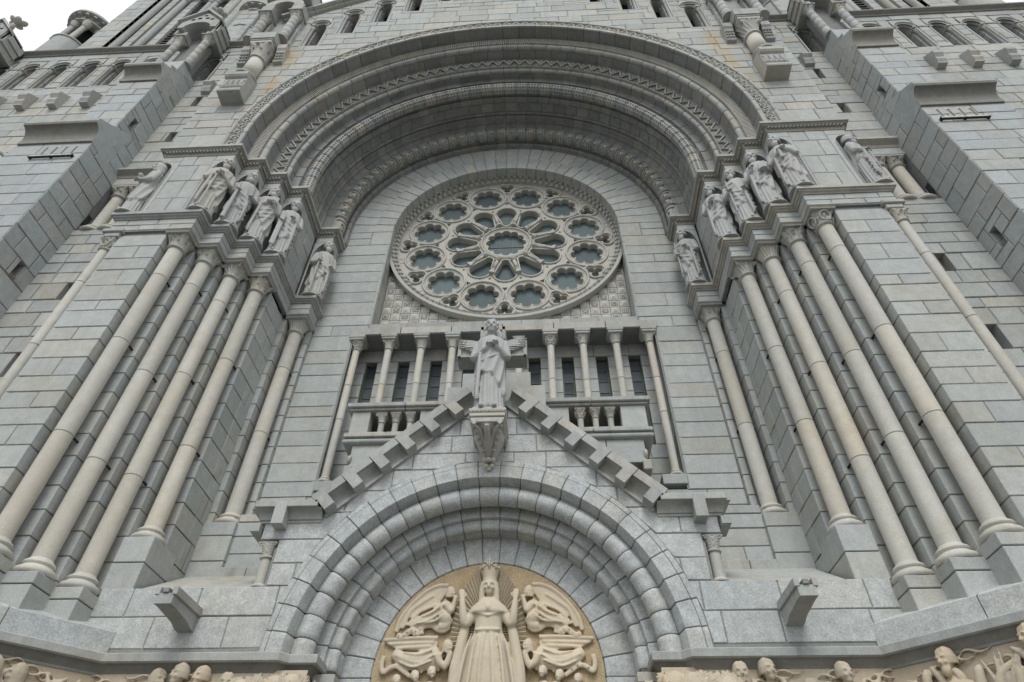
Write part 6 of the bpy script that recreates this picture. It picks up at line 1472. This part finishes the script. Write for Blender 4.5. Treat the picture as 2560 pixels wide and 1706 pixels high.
        stone_box(s * (x0 - .07), s * (x1 + .07), YT3 - .012, YT3 + .3, za, za + .24, GRAN_ROUGH, tw_)
    ashlar(tw_, fs3, [zsp + .56, zsp + .90], 7.7, 17.2, .95, GRAN_ROUGH, gap=.02)
    ashlar(tw_, fs3, [19.56, 19.95, 20.35, 20.75, 21.1, 21.4, 21.66], 7.7, 8.58, .8, GRAN_ROUGH, gap=.02)
    for i in range(0, 9): a = ac[0] + .97 * i; ashlar(tw_, fs3, [zsp, zsp + .56], a + .34, a + .63, 2, GRAN_ROUGH, gap=.01)
    part('mortar_bed', [fs3(a, b, .02) for a, b in ((7.7, zsp + .40), (17.4, zsp + .40), (17.4, 22.3), (7.7, 22.3))], [(0, 1, 2, 3)], MORT, tw_); part('mortar_bed', [fs3(a, b, .02) for a, b in ((7.6, 19.4), (8.6, 19.4), (8.6, 21.6), (7.6, 21.6))], [(0, 1, 2, 3)], MORT, tw_)
    v, f = sweep([(17.4, YT3), (7.6, YT3)], [(-a, z) for a, z in [(-.1, 21.98), (.03, 21.98), (.05, 22.04), (.11, 22.08), (.15, 22.11), (.15, 22.19), (.08, 22.24), (-.3, 22.27), (-.3, 21.98)]], mirror=s); part_fix('parapet_string', v, f, TRIM_DARK, tw_)
    part('gallery_back', *boxg(s * 7.6, s * 17.4, YT3 + .5, YT3 + .8, 19.3, 22.25), VOID, tw_)
    for c in (10.57, 11.50, 12.43, 13.36, 14.29, 15.22):       # corbels under the gallery
        x0, x1 = s * (c - .12), s * (c + .12); prf = [(YT3 + .05, 18.12), (YT3 - .17, 18.13), (YT3 - .18, 18.18), (YT3 - .225, 18.28), (YT3 - .215, 18.40), (YT3 - .26, 18.48), (YT3 - .285, 18.52), (YT3 - .285, 18.62), (YT3 + .05, 18.95)]
        v = [(x, y, z) for x in (x0, x1) for y, z in prf]; k = len(prf); part_fix('corbel', v, [tuple(range(k)), tuple(range(k, 2 * k))[::-1]] + [(i, (i + 1) % k, (i + 1) % k + k, i + k) for i in range(k)], TRIM, tw_)
    # oculus with twisted roll
    XO, ZO = 12.83, 15.07
    for r, t_, m_ in ((.76, .06, TRIM), (.64, .045, TRIM)): part('oculus_ring', *tube([(s * (XO + r * cos(a)), YT3 - .02, ZO + r * sin(a)) for a in np.linspace(0, 2 * pi, 37)], t_, 8), m_, tw_, True)
    mb = MB()
    for k in range(28):
        a = 2 * pi * k / 28; c = Vector((XO + .5 * cos(a), YT3 - .03, ZO + .5 * sin(a))); e_, f_ = ellipsoid(c, (.105, .085, .045), 9, 6, Matrix.Rotation(-a + .6, 3, 'Y')); mb.add([(s * p.x, p.y, p.z) for p in e_], f_)
    mb.build('oculus_rope', TRIM, tw_, True); part('oculus_disc', *prism([(s * (XO + .82 * cos(a)), ZO + .82 * sin(a)) for a in np.linspace(0, 2 * pi, 37)[:-1]], lambda u, v, d: (u, d, v), YT3 - .004, YT3 + .1), GRAN_BLUE, tw_)
    part('oculus_light', *prism([(s * (XO + .42 * cos(a)), ZO + .42 * sin(a)) for a in np.linspace(0, 2 * pi, 25)[:-1]], lambda u, v, d: (u, d, v), YT3 - .012, YT3 + .1), VOID, tw_)
    # vent slots and floodlight batten below the lower sill
    for i, x in enumerate((9.12, 9.34, 9.56, 9.78)):
        vn = part('vent', *boxg(s * (x - .038), s * (x + .038), YT1 - .006, YT1 + .03, 13.72, 14.07), METAL, tw_)
        for k in range(7): z0_ = 13.735 + .047 * k; part('vent_slot', *boxg(s * (x - .028), s * (x + .028), YT1 - .009, YT1 - .004, z0_, z0_ + .026), VOID, vn)
    fl = thing('floodlight_batten', 'slim horizontal light batten below the vent slots, ' + SIDE[s], 'light fitting', (s * 9.45, YT1 - .06, 13.58), group='floodlight battens')
    part('housing', *boxg(s * 8.99, s * 9.93, YT1 - .075, YT1 - .035, 13.565, 13.605, .006), METAL, fl); part('underside_shade', *boxg(s * 8.98, s * 9.94, YT1 - .06, YT1 - .02, 13.555, 13.575), IRON, fl); [part('bracket', *boxg(s * (x - .02), s * (x + .02), YT1 - .07, YT1, 13.55, 13.62), IRON, fl) for x in (9.0, 9.46, 9.92)]  # dark strip under the housing stands for its shaded underside
    # upper belfry stage behind the parapet
    YB2 = -2.65
    bf = thing('belfry_stage', 'upper belfry stage with long clustered shafts and dark louvres, ' + SIDE[s], 'belfry', (s * 10.8, YB2, 20), group='belfry stages')
    fb = lambda u, v, d: (s * u, YB2 + d, v); zz = rows_between(22.1, 33.0, .45)
    ashlar(bf, fb, zz, 13.85, 14.55, .6, GRAN_ROUGH, gap=.02); ashlar(bf, fb, zz, 9.0, 9.75, .6, GRAN_ROUGH, gap=.02)
    part('core', *boxg(s * 9.0, s * 14.55, YB2 + .5, YB2 + 4.0, 21.9, 33.0), PLAINW, bf); part('mortar_bed', *boxg(s * 13.7, s * 14.53, YB2 + .016, YB2 + 1, 21.9, 33), MORT, bf); part('mortar_bed', *boxg(s * 9.02, s * 9.9, YB2 + .016, YB2 + 1, 21.9, 33), MORT, bf)
    for k, z_ in enumerate(zz[:-1]):
        for x0, x1, dy in ((13.15, 13.42, .22), (12.45, 12.75, .36), (10.85, 11.15, .36), (10.18, 10.45, .22)): stone_box(s * x0, s * x1, YB2 + dy, YB2 + .6, z_, zz[k + 1], GRAN_ROUGH, bf)
        stone_box(s * 13.70, s * 13.86, YB2, YB2 + .5, z_, zz[k + 1], GRAN_ROUGH, bf)
    for x, dy in ((13.56, .16), (12.92, .30), (11.92, .42), (11.68, .42), (10.66, .30), (10.02, .16)): part('shaft', *lathe([(.11, 22.2), (.11, 28.6), (.14, 28.62), (.115, 28.66), (.2, 29.1)], 14, (s * x, YB2 + dy, 0)), TRIM, bf, True, 40)
    for k in range(30): part('louvre', *boxg(s * 11.1, s * 12.5, YB2 + .45, YB2 + .56, 22.2 + .23 * k, 22.27 + .23 * k), LOUV, bf)
    part('louvre_back', *boxg(s * 11.0, s * 12.6, YB2 + .48, YB2 + .495, 22, 29), VOID, bf)
    part('head_block', *boxg(s * 9.7, s * 13.9, YB2 + .1, YB2 + .8, 29.1, 33), GRAN_ROUGH, bf)
# ================================================================== carved clusters, canopies, turrets
for s in (-1, 1):
    side = s
    t = thing('corbelled_column', 'stout column on a carved corbel with leafy capital, ' + SIDE[s], 'column', (s * 6.85, YU, 16.9), group='corbelled columns above the pier')
    X = 6.85
    prf = [(YU + .1, 17.0), (YU - .37, 17.04), (YU - .385, 17.08), (YU - .385, 17.16), (YU - .345, 17.19), (YU - .365, 17.72), (YU - .42, 17.76), (YU - .46, 17.82), (YU - .46, 17.96), (YU + .1, 18.15)]
    v = [(s * x, y, z) for x in (X - .30, X + .30) for y, z in prf]; k = len(prf); part_fix('corbel', v, [tuple(range(k)), tuple(range(k, 2 * k))[::-1]] + [(i, (i + 1) % k, (i + 1) % k + k, i + k) for i in range(k)], TRIM, t)
    mb = MB()
    for i in range(4):
        x = X - .21 + .14 * i; mb.add(*ellipsoid((s * x, YU - .355, 17.45), (.062, .055, .25), 8, 6))
    for i in range(5):
        x = X - .26 + .13 * i; mb.add(*ellipsoid((s * x, YU - .35, 17.30), (.035, .045, .11), 8, 6)); mb.add(*ellipsoid((s * x, YU - .35, 17.62), (.035, .045, .09), 8, 6))
    mb.build('corbel_carving', TRIM, t, True)
    part('base', *lathe([(.29, 18.16), (.30, 18.22), (.25, 18.28), (.21, 18.32)], 24, (s * X, YU - .14, 0)), TRIM, t, True, 40)
    part('shaft', *lathe([(.205, 18.28), (.20, 19.30)], 24, (s * X, YU - .14, 0)), COLM, t, True); part('necking', *lathe([(.20, 19.26), (.245, 19.29), (.245, 19.34), (.20, 19.37)], 24, (s * X, YU - .14, 0)), CARV, t, True, 40)
    place('capital', cap_me(0 if s < 0 else 2, .20, .31, .62), t, (s * X, YU - .14, 19.36)); 
    part('zigzag_band', *boxg(s * (X - .31), s * (X + .31), YU - .45, YU, 19.97, 20.10, .01), CARV, t)
    for z0, z1, e in ((20.10, 20.17, .33), (20.17, 20.24, .36), (20.24, 20.62, .35)): part('abacus', *boxg(s * (X - e), s * (X + e), YU - .14 - e, YU + .1, z0, z1, .012), TRIM, t)
    for q in (-1, 1):
        c = X + q * .52; cb = [(YU + .1, 19.40), (YU - .10, 19.44), (YU - .12, 19.50), (YU - .09, 19.56), (YU - .20, 19.98), (YU - .24, 20.04), (YU - .24, 20.30), (YU + .1, 20.30)]
        v = [(s * x, y, z) for x in (c - .13, c + .13) for y, z in cb]; k = len(cb); part_fix('side_corbel', v, [tuple(range(k)), tuple(range(k, 2 * k))[::-1]] + [(i, (i + 1) % k, (i + 1) % k + k, i + k) for i in range(k)], TRIM, t)
        mb = MB(); [mb.add(*ellipsoid((s * (c - .08 + .08 * (i % 3)), YU - .12 - .03 * (i // 3), 19.62 + .11 * (i // 3)), (.035, .03, .05), 7, 5)) for i in range(9)]; mb.build('side_corbel_carving', TRIM, t, True)
    # aedicule above: two banded columns carrying a dark niche vault
    a = thing('wall_aedicule', 'tall aedicule with banded columns and dark vault, ' + SIDE[s], 'aedicule', (s * 6.95, YU, 20.6), group='aedicules above the pier')
    for x in (6.48, 7.45):
        y = YU - .26
        part('base', *lathe([(.17, 20.62), (.18, 20.68), (.14, 20.76)], 16, (s * x, y, 0)), TRIM, a, True, 40)
        for i in range(5): z0 = 20.74 + .31 * i; part('shaft', *lathe([(.122, z0), (.13, z0 + .012), (.13, z0 + .296), (.122, z0 + .308)], 16, (s * x, y, 0)), TRIM, a, True, 40)
        place('capital', cap_me(0, .125, .19, .26), a, (s * x, y, 22.28)); part('necking', *lathe([(.125, 22.25), (.155, 22.28), (.125, 22.31)], 16, (s * x, y, 0)), CARV, a, True)
        for z0, z1, e in ((22.54, 22.62, .22), (22.62, 23.05, .19)): part('impost', *boxg(s * (x - e), s * (x + e), YU - .26 - e, YU + .3, z0, z1, .012), TRIM, a)
        for i in range(6): stone_box(s * (x - .17), s * (x + .17), YU - .12, YU + .2, 20.65 + .32 * i, 20.97 + .32 * i, GRAN_ROUGH, a)
    n = 14; v = []; f = []
    for i in range(n + 1):
        th = pi * i / n
        for r, y in ((.62, YU + .2), (.62, YU - .45), (.32, YU - .45), (.32, YU + .2)): v.append((s * (6.965 - r * cos(th)), y, 23.05 + r * sin(th)))
    f = [(i * 4 + j, i * 4 + (j + 1) % 4, (i + 1) * 4 + (j + 1) % 4, (i + 1) * 4 + j) for i in range(n) for j in range(3)]; part_fix('vault', v, f, TRIM, a)
    part('niche_back', *boxg(s * 6.5, s * 7.43, YU + .0, YU + .1, 20.6, 23.4), GRAN_ROUGH, a); part('canopy_block', *boxg(s * 6.25, s * 7.70, YU - .50, YU + .5, 23.62, 24.6, .02), TRIM, a)
    pts = [(6.2, 24.6), (7.75, 24.6), (6.97, 25.6)]; part_fix('gablet', *prism([(s * u, v_) for u, v_ in pts], lambda u, v_, d: (u, d, v_), YU - .55, YU + .6), TRIM, a)
    # small corbel on the recessed strip
    c = thing('wall_corbel', 'single small moulded corbel on the recessed wall strip, ' + SIDE[s], 'corbel', (s * 8.28, YR, 18.1), group='single small corbels')
    cb = [(YR + .05, 18.62), (YR - .10, 18.64), (YR - .12, 18.70), (YR - .16, 18.80), (YR - .14, 18.90), (YR - .22, 19.0), (YR - .22, 19.08), (YR + .05, 19.3)]
    v = [(s * x, y, z) for x in (8.16, 8.42) for y, z in cb]; k = len(cb); part_fix('block', v, [tuple(range(k)), tuple(range(k, 2 * k))[::-1]] + [(i, (i + 1) % k, (i + 1) % k + k, i + k) for i in range(k)], TRIM, c)
    # canopied aedicule on the buttress shoulder
    def canopy(xc, yc, zb, name, label, group, hw=.44, ch=1.55):
        q = thing(name, label, 'canopy', (s * xc, yc, zb), group)
        for sx in (-1, 1):
            x = xc + sx * hw; y = yc - .16
            part('base', *lathe([(.15, zb), (.16, zb + .05), (.12, zb + .12)], 16, (s * x, y, 0)), TRIM, q, True, 40); ns = 5
            for i in range(ns): z0 = zb + .10 + (ch - .1) / ns * i; part('shaft', *lathe([(.098, z0), (.105, z0 + .012), (.105, z0 + (ch - .1) / ns - .012), (.098, z0 + (ch - .1) / ns)], 16, (s * x, y, 0)), TRIM, q, True, 40)
            place('capital', cap_me(3 if sx < 0 else 0, .10, .155, .24), q, (s * x, y, zb + ch)); part('abacus', *boxg(s * (x - .18), s * (x + .18), y - .18, yc + .4, zb + ch + .24, zb + ch + .31, .01), TRIM, q); part('pier', *boxg(s * (x - .14), s * (x + .14), y - .12, yc + .4, zb + ch + .30, zb + ch + .62, .01), TRIM, q)
        zt = zb + ch + .62; n = 14; R = hw - .02
        loopo = [(xc - hw - .16, zt - .0)] + [(xc - R * cos(pi * i / n), zt + R * sin(pi * i / n)) for i in range(n + 1)] + [(xc + hw + .16, zt), (xc + hw + .16, zt + .50), (xc, zt + 1.22), (xc - hw - .16, zt + .50)]
        part_fix('hood_front', *prism([(s * u, v_) for u, v_ in loopo], lambda u, v_, d: (u, d, v_), yc - .42, yc + .1), TRIM, q)
        for sx in (-1, 1): part_fix('gable_coping', *prism([(s * (xc + sx * u), v_) for u, v_ in ((hw + .26, zt + .40), (hw + .26, zt + .52), (0, zt + 1.40), (0, zt + 1.26))], lambda u, v_, d: (u, d, v_), yc - .50, yc + .15), TRIM, q)
        for (u, w_, r) in ((-.30, .62, .055), (.30, .62, .055), (-.12, .72, .06), (.12, .72, .06), (0, .95, .05)): part('pierced_hole', *boxg(s * (xc + u - r), s * (xc + u + r), yc - .425, yc - .415, zt + w_ - r, zt + w_ + r), VOID, q)
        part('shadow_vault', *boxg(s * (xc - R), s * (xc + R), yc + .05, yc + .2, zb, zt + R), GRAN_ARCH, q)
        for sx in (-1, 1):
            for e, z0, z1 in ((.0, -.35, .62), (.05, -.1, .55), (.10, .15, .48)): part('side_moulding', *boxg(s * (xc + sx * (hw + .16 + e)), s * (xc + sx * (hw + .10 + e)), yc - .36 + e, yc + .3, zt + z0, zt + z1, .01), TRIM, q)
        # crowning flower
        fl = MB()
        for k in range(5):
            a_ = 2 * pi * k / 5 + .4; fl.add(*ellipsoid((s * xc + .17 * cos(a_), yc - .20 + .12 * sin(a_), zt + 1.78 + .05 * sin(2 * a_)), (.15, .11, .07), 10, 6, Matrix.Rotation(a_, 3, 'Z') @ Matrix.Rotation(-.7, 3, 'Y')))
        fl.add(*tube([(s * xc, yc - .2, zt + 1.25), (s * xc, yc - .2, zt + 1.55), (s * xc, yc - .2, zt + 1.8)], [.12, .07, .05], 8)); fl.build('finial_flower', TRIM, q, True)
        return q
    canopy(9.40, -3.24, 19.40, 'buttress_canopy', 'gabled canopy on banded colonnettes crowning the buttress, ' + SIDE[s], 'buttress canopies', .44, 1.72)
    part('canopy_pedestal', *boxg(s * 8.915, s * 9.9, -3.55, -2.95, 18.6, 19.40, .01), GRAN_BLUE, tw_list[s])
    if s < 0:
        canopy(16.15, -3.3, 19.5, 'corner_canopy', 'gabled pierced canopy with flower finial against the sky at the tower corner', None)
    # round turret
    def turret(xc, yc, zb, label):
        q = thing('turret', label, 'turret', (s * xc, yc, zb), 'open round turrets')
        part('drum', *lathe([(.62, zb - 2.0), (.62, zb), (.66, zb + .02), (.66, zb + .08), (.55, zb + .10)], 20, (s * xc, yc, 0)), GRAN_ROUGH, q, True, 30); part('core', *lathe([(.30, zb + .05), (.30, zb + 1.7)], 12, (s * xc, yc, 0)), VOID, q)
        for k in range(7):
            a_ = 2 * pi * k / 7 + .5; x, y = s * xc + .50 * sin(a_), yc - .50 * cos(a_)
            part('colonnette', *lathe([(.12, zb + .1), (.09, zb + .18), (.09, zb + 1.15), (.12, zb + 1.18), (.09, zb + 1.2), (.17, zb + 1.42), (.17, zb + 1.5)], 12, (x, y, 0)), TRIM, q, True, 40)
        part('cornice', *lathe([(.60, zb + 1.48), (.66, zb + 1.5), (.66, zb + 1.75), (.84, zb + 1.80), (.84, zb + 1.92), (.80, zb + 1.98), (.2, zb + 2.6)], 28, (s * xc, yc, 0)), TRIM, q, True, 25)
        for k in range(18):
            R3 = Matrix.Rotation(2 * pi * k / 18, 3, 'Z'); vb, fb_ = boxg(-.05, .05, -.80, -.66, zb + 1.68, zb + 1.79); vb = [R3 @ Vector(p) for p in vb]; part('modillion', [(p.x + s * xc, p.y + yc, p.z) for p in vb], fb_, TRIM, q)
        mb = MB()
        for i in range(40):
            a_ = 2 * pi * i / 40; b_ = 2 * pi * (i + 1) / 40; z_ = zb + 1.62
            mb.add(*tube([(s * xc + .67 * sin(a_), yc - .67 * cos(a_), z_ + (.04 if i % 2 else -.04)), (s * xc + .67 * sin(b_), yc - .67 * cos(b_), z_ + (-.04 if i % 2 else .04))], .018, 4))
        mb.build('wave_band', TRIM_DARK, q)
    turret(15.75, -2.1, 24.5, 'open round turret with scalloped cornice outside the belfry, ' + SIDE[s])
    turret(9.35, -2.05, 24.75, 'open round turret behind the canopy flower, ' + SIDE[s])
# ================================================================== carved frieze below the string
fz = thing('carved_frieze', 'sandstone frieze crowded with carved figures and leafy trees under the string course', 'frieze', (0, YP, 3))
for s in (-1, 1):
    part('field', [(s * 2.1, YP + .02, 2.8), (s * 4.69, YP + .02, 2.8), (s * 4.69, YP + .02, 3.95), (s * 2.1, YP + .02, 3.95)], [(0, 1, 2, 3)], SANDF, fz)
    e = .7071
    def sp(t_, b_, z): return (s * (4.67 + e * t_ + e * b_), YP - e * t_ + e * b_, z)
    part('field', [sp(0, .02, 2.8), sp(2.7, .02, 2.8), sp(2.7, .02, 3.95), sp(0, .02, 3.95)], [(0, 1, 2, 3)], SANDF, fz)
    # half-length figures standing out of the field
    def bust(x, y, z, sc_, yaw, hair, beard, seed, ang=0.0):
        rn_ = random.Random(seed); P, post = robed(rn_.uniform(0, 6), None, beard, hair, rn_.randint(0, 4), rn_, yaw, .02)
        remesh('carved_person', P, .015, SANDF, fz, Matrix.Translation((x, y, z - 1.63 * sc_)) @ Matrix.Rotation(ang, 4, 'Z') @ Matrix.Scale(sc_, 4), post)
    lst = [(3.34, 3.83, .80, -.3, 'short', False), (3.61, 3.86, .82, -.35, 'short', False), (3.87, 3.80, .80, .8, 'short', False), (3.02, 3.76, .78, .2, 'long', True), (4.28, 3.66, .75, .6, 'long', False)] if s < 0 else [(2.98, 3.83, .80, -.2, 'long', False), (3.30, 3.86, .82, .5, 'short', False), (4.15, 3.82, .80, .4, 'short', False), (3.72, 3.66, .75, -.6, 'long', False)]
    for i, (x, z, c_, yw, hr, bd) in enumerate(lst): bust(s * x, YP - .03, z, c_, yw, hr, bd, i + 5 * (s > 0), -s * yw * .4)
    if s < 0:
        p = sp(.75, 0, 3.72); bust(p[0], p[1] - .03, 3.72, .8, .3, 'long', False, 31, s * -.78 * -1)
        p = sp(1.55, 0, 3.72); bust(p[0] + .03, p[1] - .03, 3.85, .82, .3, 'long', False, 32, .78)
        # upturned canoe prow and sail
        P = []; c0 = Vector(sp(1.05, -.12, 3.6))
        P.append(tube(resample([sp(1.35, -.02, 3.2), sp(1.15, -.10, 3.5), sp(1.08, -.12, 3.78), sp(1.14, -.10, 3.88)], 12), [.16, .18, .2, .2, .19, .17, .15, .13, .11, .08, .05, .02], 12)); P.append(tube(resample([sp(2.2, -.03, 3.3), sp(1.8, -.05, 3.6), sp(2.0, -.03, 3.86)], 10), [.2, .22, .23, .22, .2, .18, .15, .12, .08, .03], 10)); remesh('canoe', P, .018, SANDF, fz)
    else:
        for tt, zz_, yw, bd in ((.62, 3.80, -.4, True), (1.45, 3.84, -.7, False), (1.85, 3.78, -.5, False)): p = sp(tt, 0, zz_); bust(p[0], p[1] - .03, zz_ + .02, .84, yw, 'long' if not bd else 'short', bd, int(tt * 50), -.78)
        P = []
        for k in range(6): a0 = sp(1.0 + .04 * k, -.04, 3.35); P.append(tube(resample([a0, sp(1.0 + .06 * k, -.07, 3.6), sp(.95 + .10 * k + .05 * (k % 2), -.05, 3.80 + .03 * (k % 3))], 8), [.035, .03, .028, .025, .022, .018, .014, .008], 7))
        remesh('bare_branches', P, .014, SANDF, fz)
    # rolling ground, drapery and limbs between the figures
    P = []; rr = random.Random(40 + s)
    for k in range(16):
        x = 2.2 + .16 * k; P.append(tube(resample([(s * x, YP + .0, 3.3 + rr.uniform(-.1, .1)), (s * (x + .12), YP - .05, 3.58 + rr.uniform(-.1, .1)), (s * (x + rr.uniform(.1, .4)), YP - .02, 3.76 + rr.uniform(-.1, .08))], 9), [.05, .06, .065, .06, .055, .05, .045, .03, .015], 8))
    for k in range(14):
        t0 = .1 + .17 * k; P.append(tube(resample([sp(t0, -.0, 3.2), sp(t0 + .1, -.06, 3.58 + rr.uniform(-.1, .1)), sp(t0 + rr.uniform(-.2, .3), -.03, 3.78 + rr.uniform(-.1, .08))], 9), [.06, .07, .07, .065, .055, .05, .045, .03, .015], 8))
    for k in range(12):
        x = 2.9 + .15 * k; z0 = 3.70 + .02 * (k % 4) * 2.5; P.append(tube(resample([(s * x, YP + .012, z0), (s * (x + .12), YP - .015, z0 + .05), (s * (x + .26), YP - .012, z0 + .01), (s * (x + .40), YP + .012, z0 + .05)], 10), [.006, .012, .015, .017, .017, .017, .015, .013, .011, .006], 7))
    for k in range(13):
        t0 = .05 + .17 * k; z0 = 3.68 + .022 * (k % 5) * 2; P.append(tube(resample([sp(t0, .012, z0), sp(t0 + .12, -.015, z0 + .06), sp(t0 + .26, -.012, z0 + .01), sp(t0 + .4, .012, z0 + .06)], 10), [.006, .012, .016, .018, .018, .018, .016, .014, .011, .006], 7))
    remesh('relief_ground', P, .016, SANDF, fz)
    # leafy tree tops: mass of lobed leaves
    tx0, tx1 = (2.02, 2.80)
    mass = [ellipsoid((s * (2.22 + .19 * i), YP - .10 - .02 * (i % 2), 3.66 - .02 * i), (.17, .16, .22), 14, 10) for i in range(4)] + [ellipsoid((s * 2.0, YP + .12, 3.56), (.17, .14, .2), 14, 10)]
    tc = remesh('tree_crown', mass, .025, SANDF, fz); mb = MB()
    for k in range(260):
        cx_ = rr.uniform(1.86, 2.96); zz_ = rr.uniform(3.40, 3.82); bul = 1 - ((cx_ - 2.42) / .62) ** 2
        yy = YP - .12 - .12 * max(0, bul) + (.26 if cx_ < 2.05 else 0) + .9 * max(0, zz_ - 3.72); ang = rr.uniform(0, 6.28); pts = []
        nlob = 5
        for i in range(nlob * 2): q = ang + pi * i / nlob; r_ = (.068 if i % 2 == 0 else .042) * rr.uniform(.85, 1.15); pts.append((cx_ + r_ * cos(q), zz_ + r_ * sin(q)))
        tl = rr.uniform(-.25, .25); n = len(pts)
        v = [(s * a, yy + (a - cx_) * tl - .004 * (i % 2), b) for i, (a, b) in enumerate(pts)] + [(s * cx_, yy - .022, zz_)] + [(s * a, yy + .045 + (a - cx_) * tl, b) for a, b in pts]
        mb.add(v, [(i, (i + 1) % n, n) for i in range(n)] + [(i, n + 1 + i, n + 1 + (i + 1) % n, (i + 1) % n) for i in range(n)])
    o = mb.build('leaves', SANDF, fz); o['kind'] = 'stuff'
print('objects', len(bpy.data.objects), 'tris', sum(len(o.data.polygons) for o in bpy.data.objects if o.type == 'MESH'))
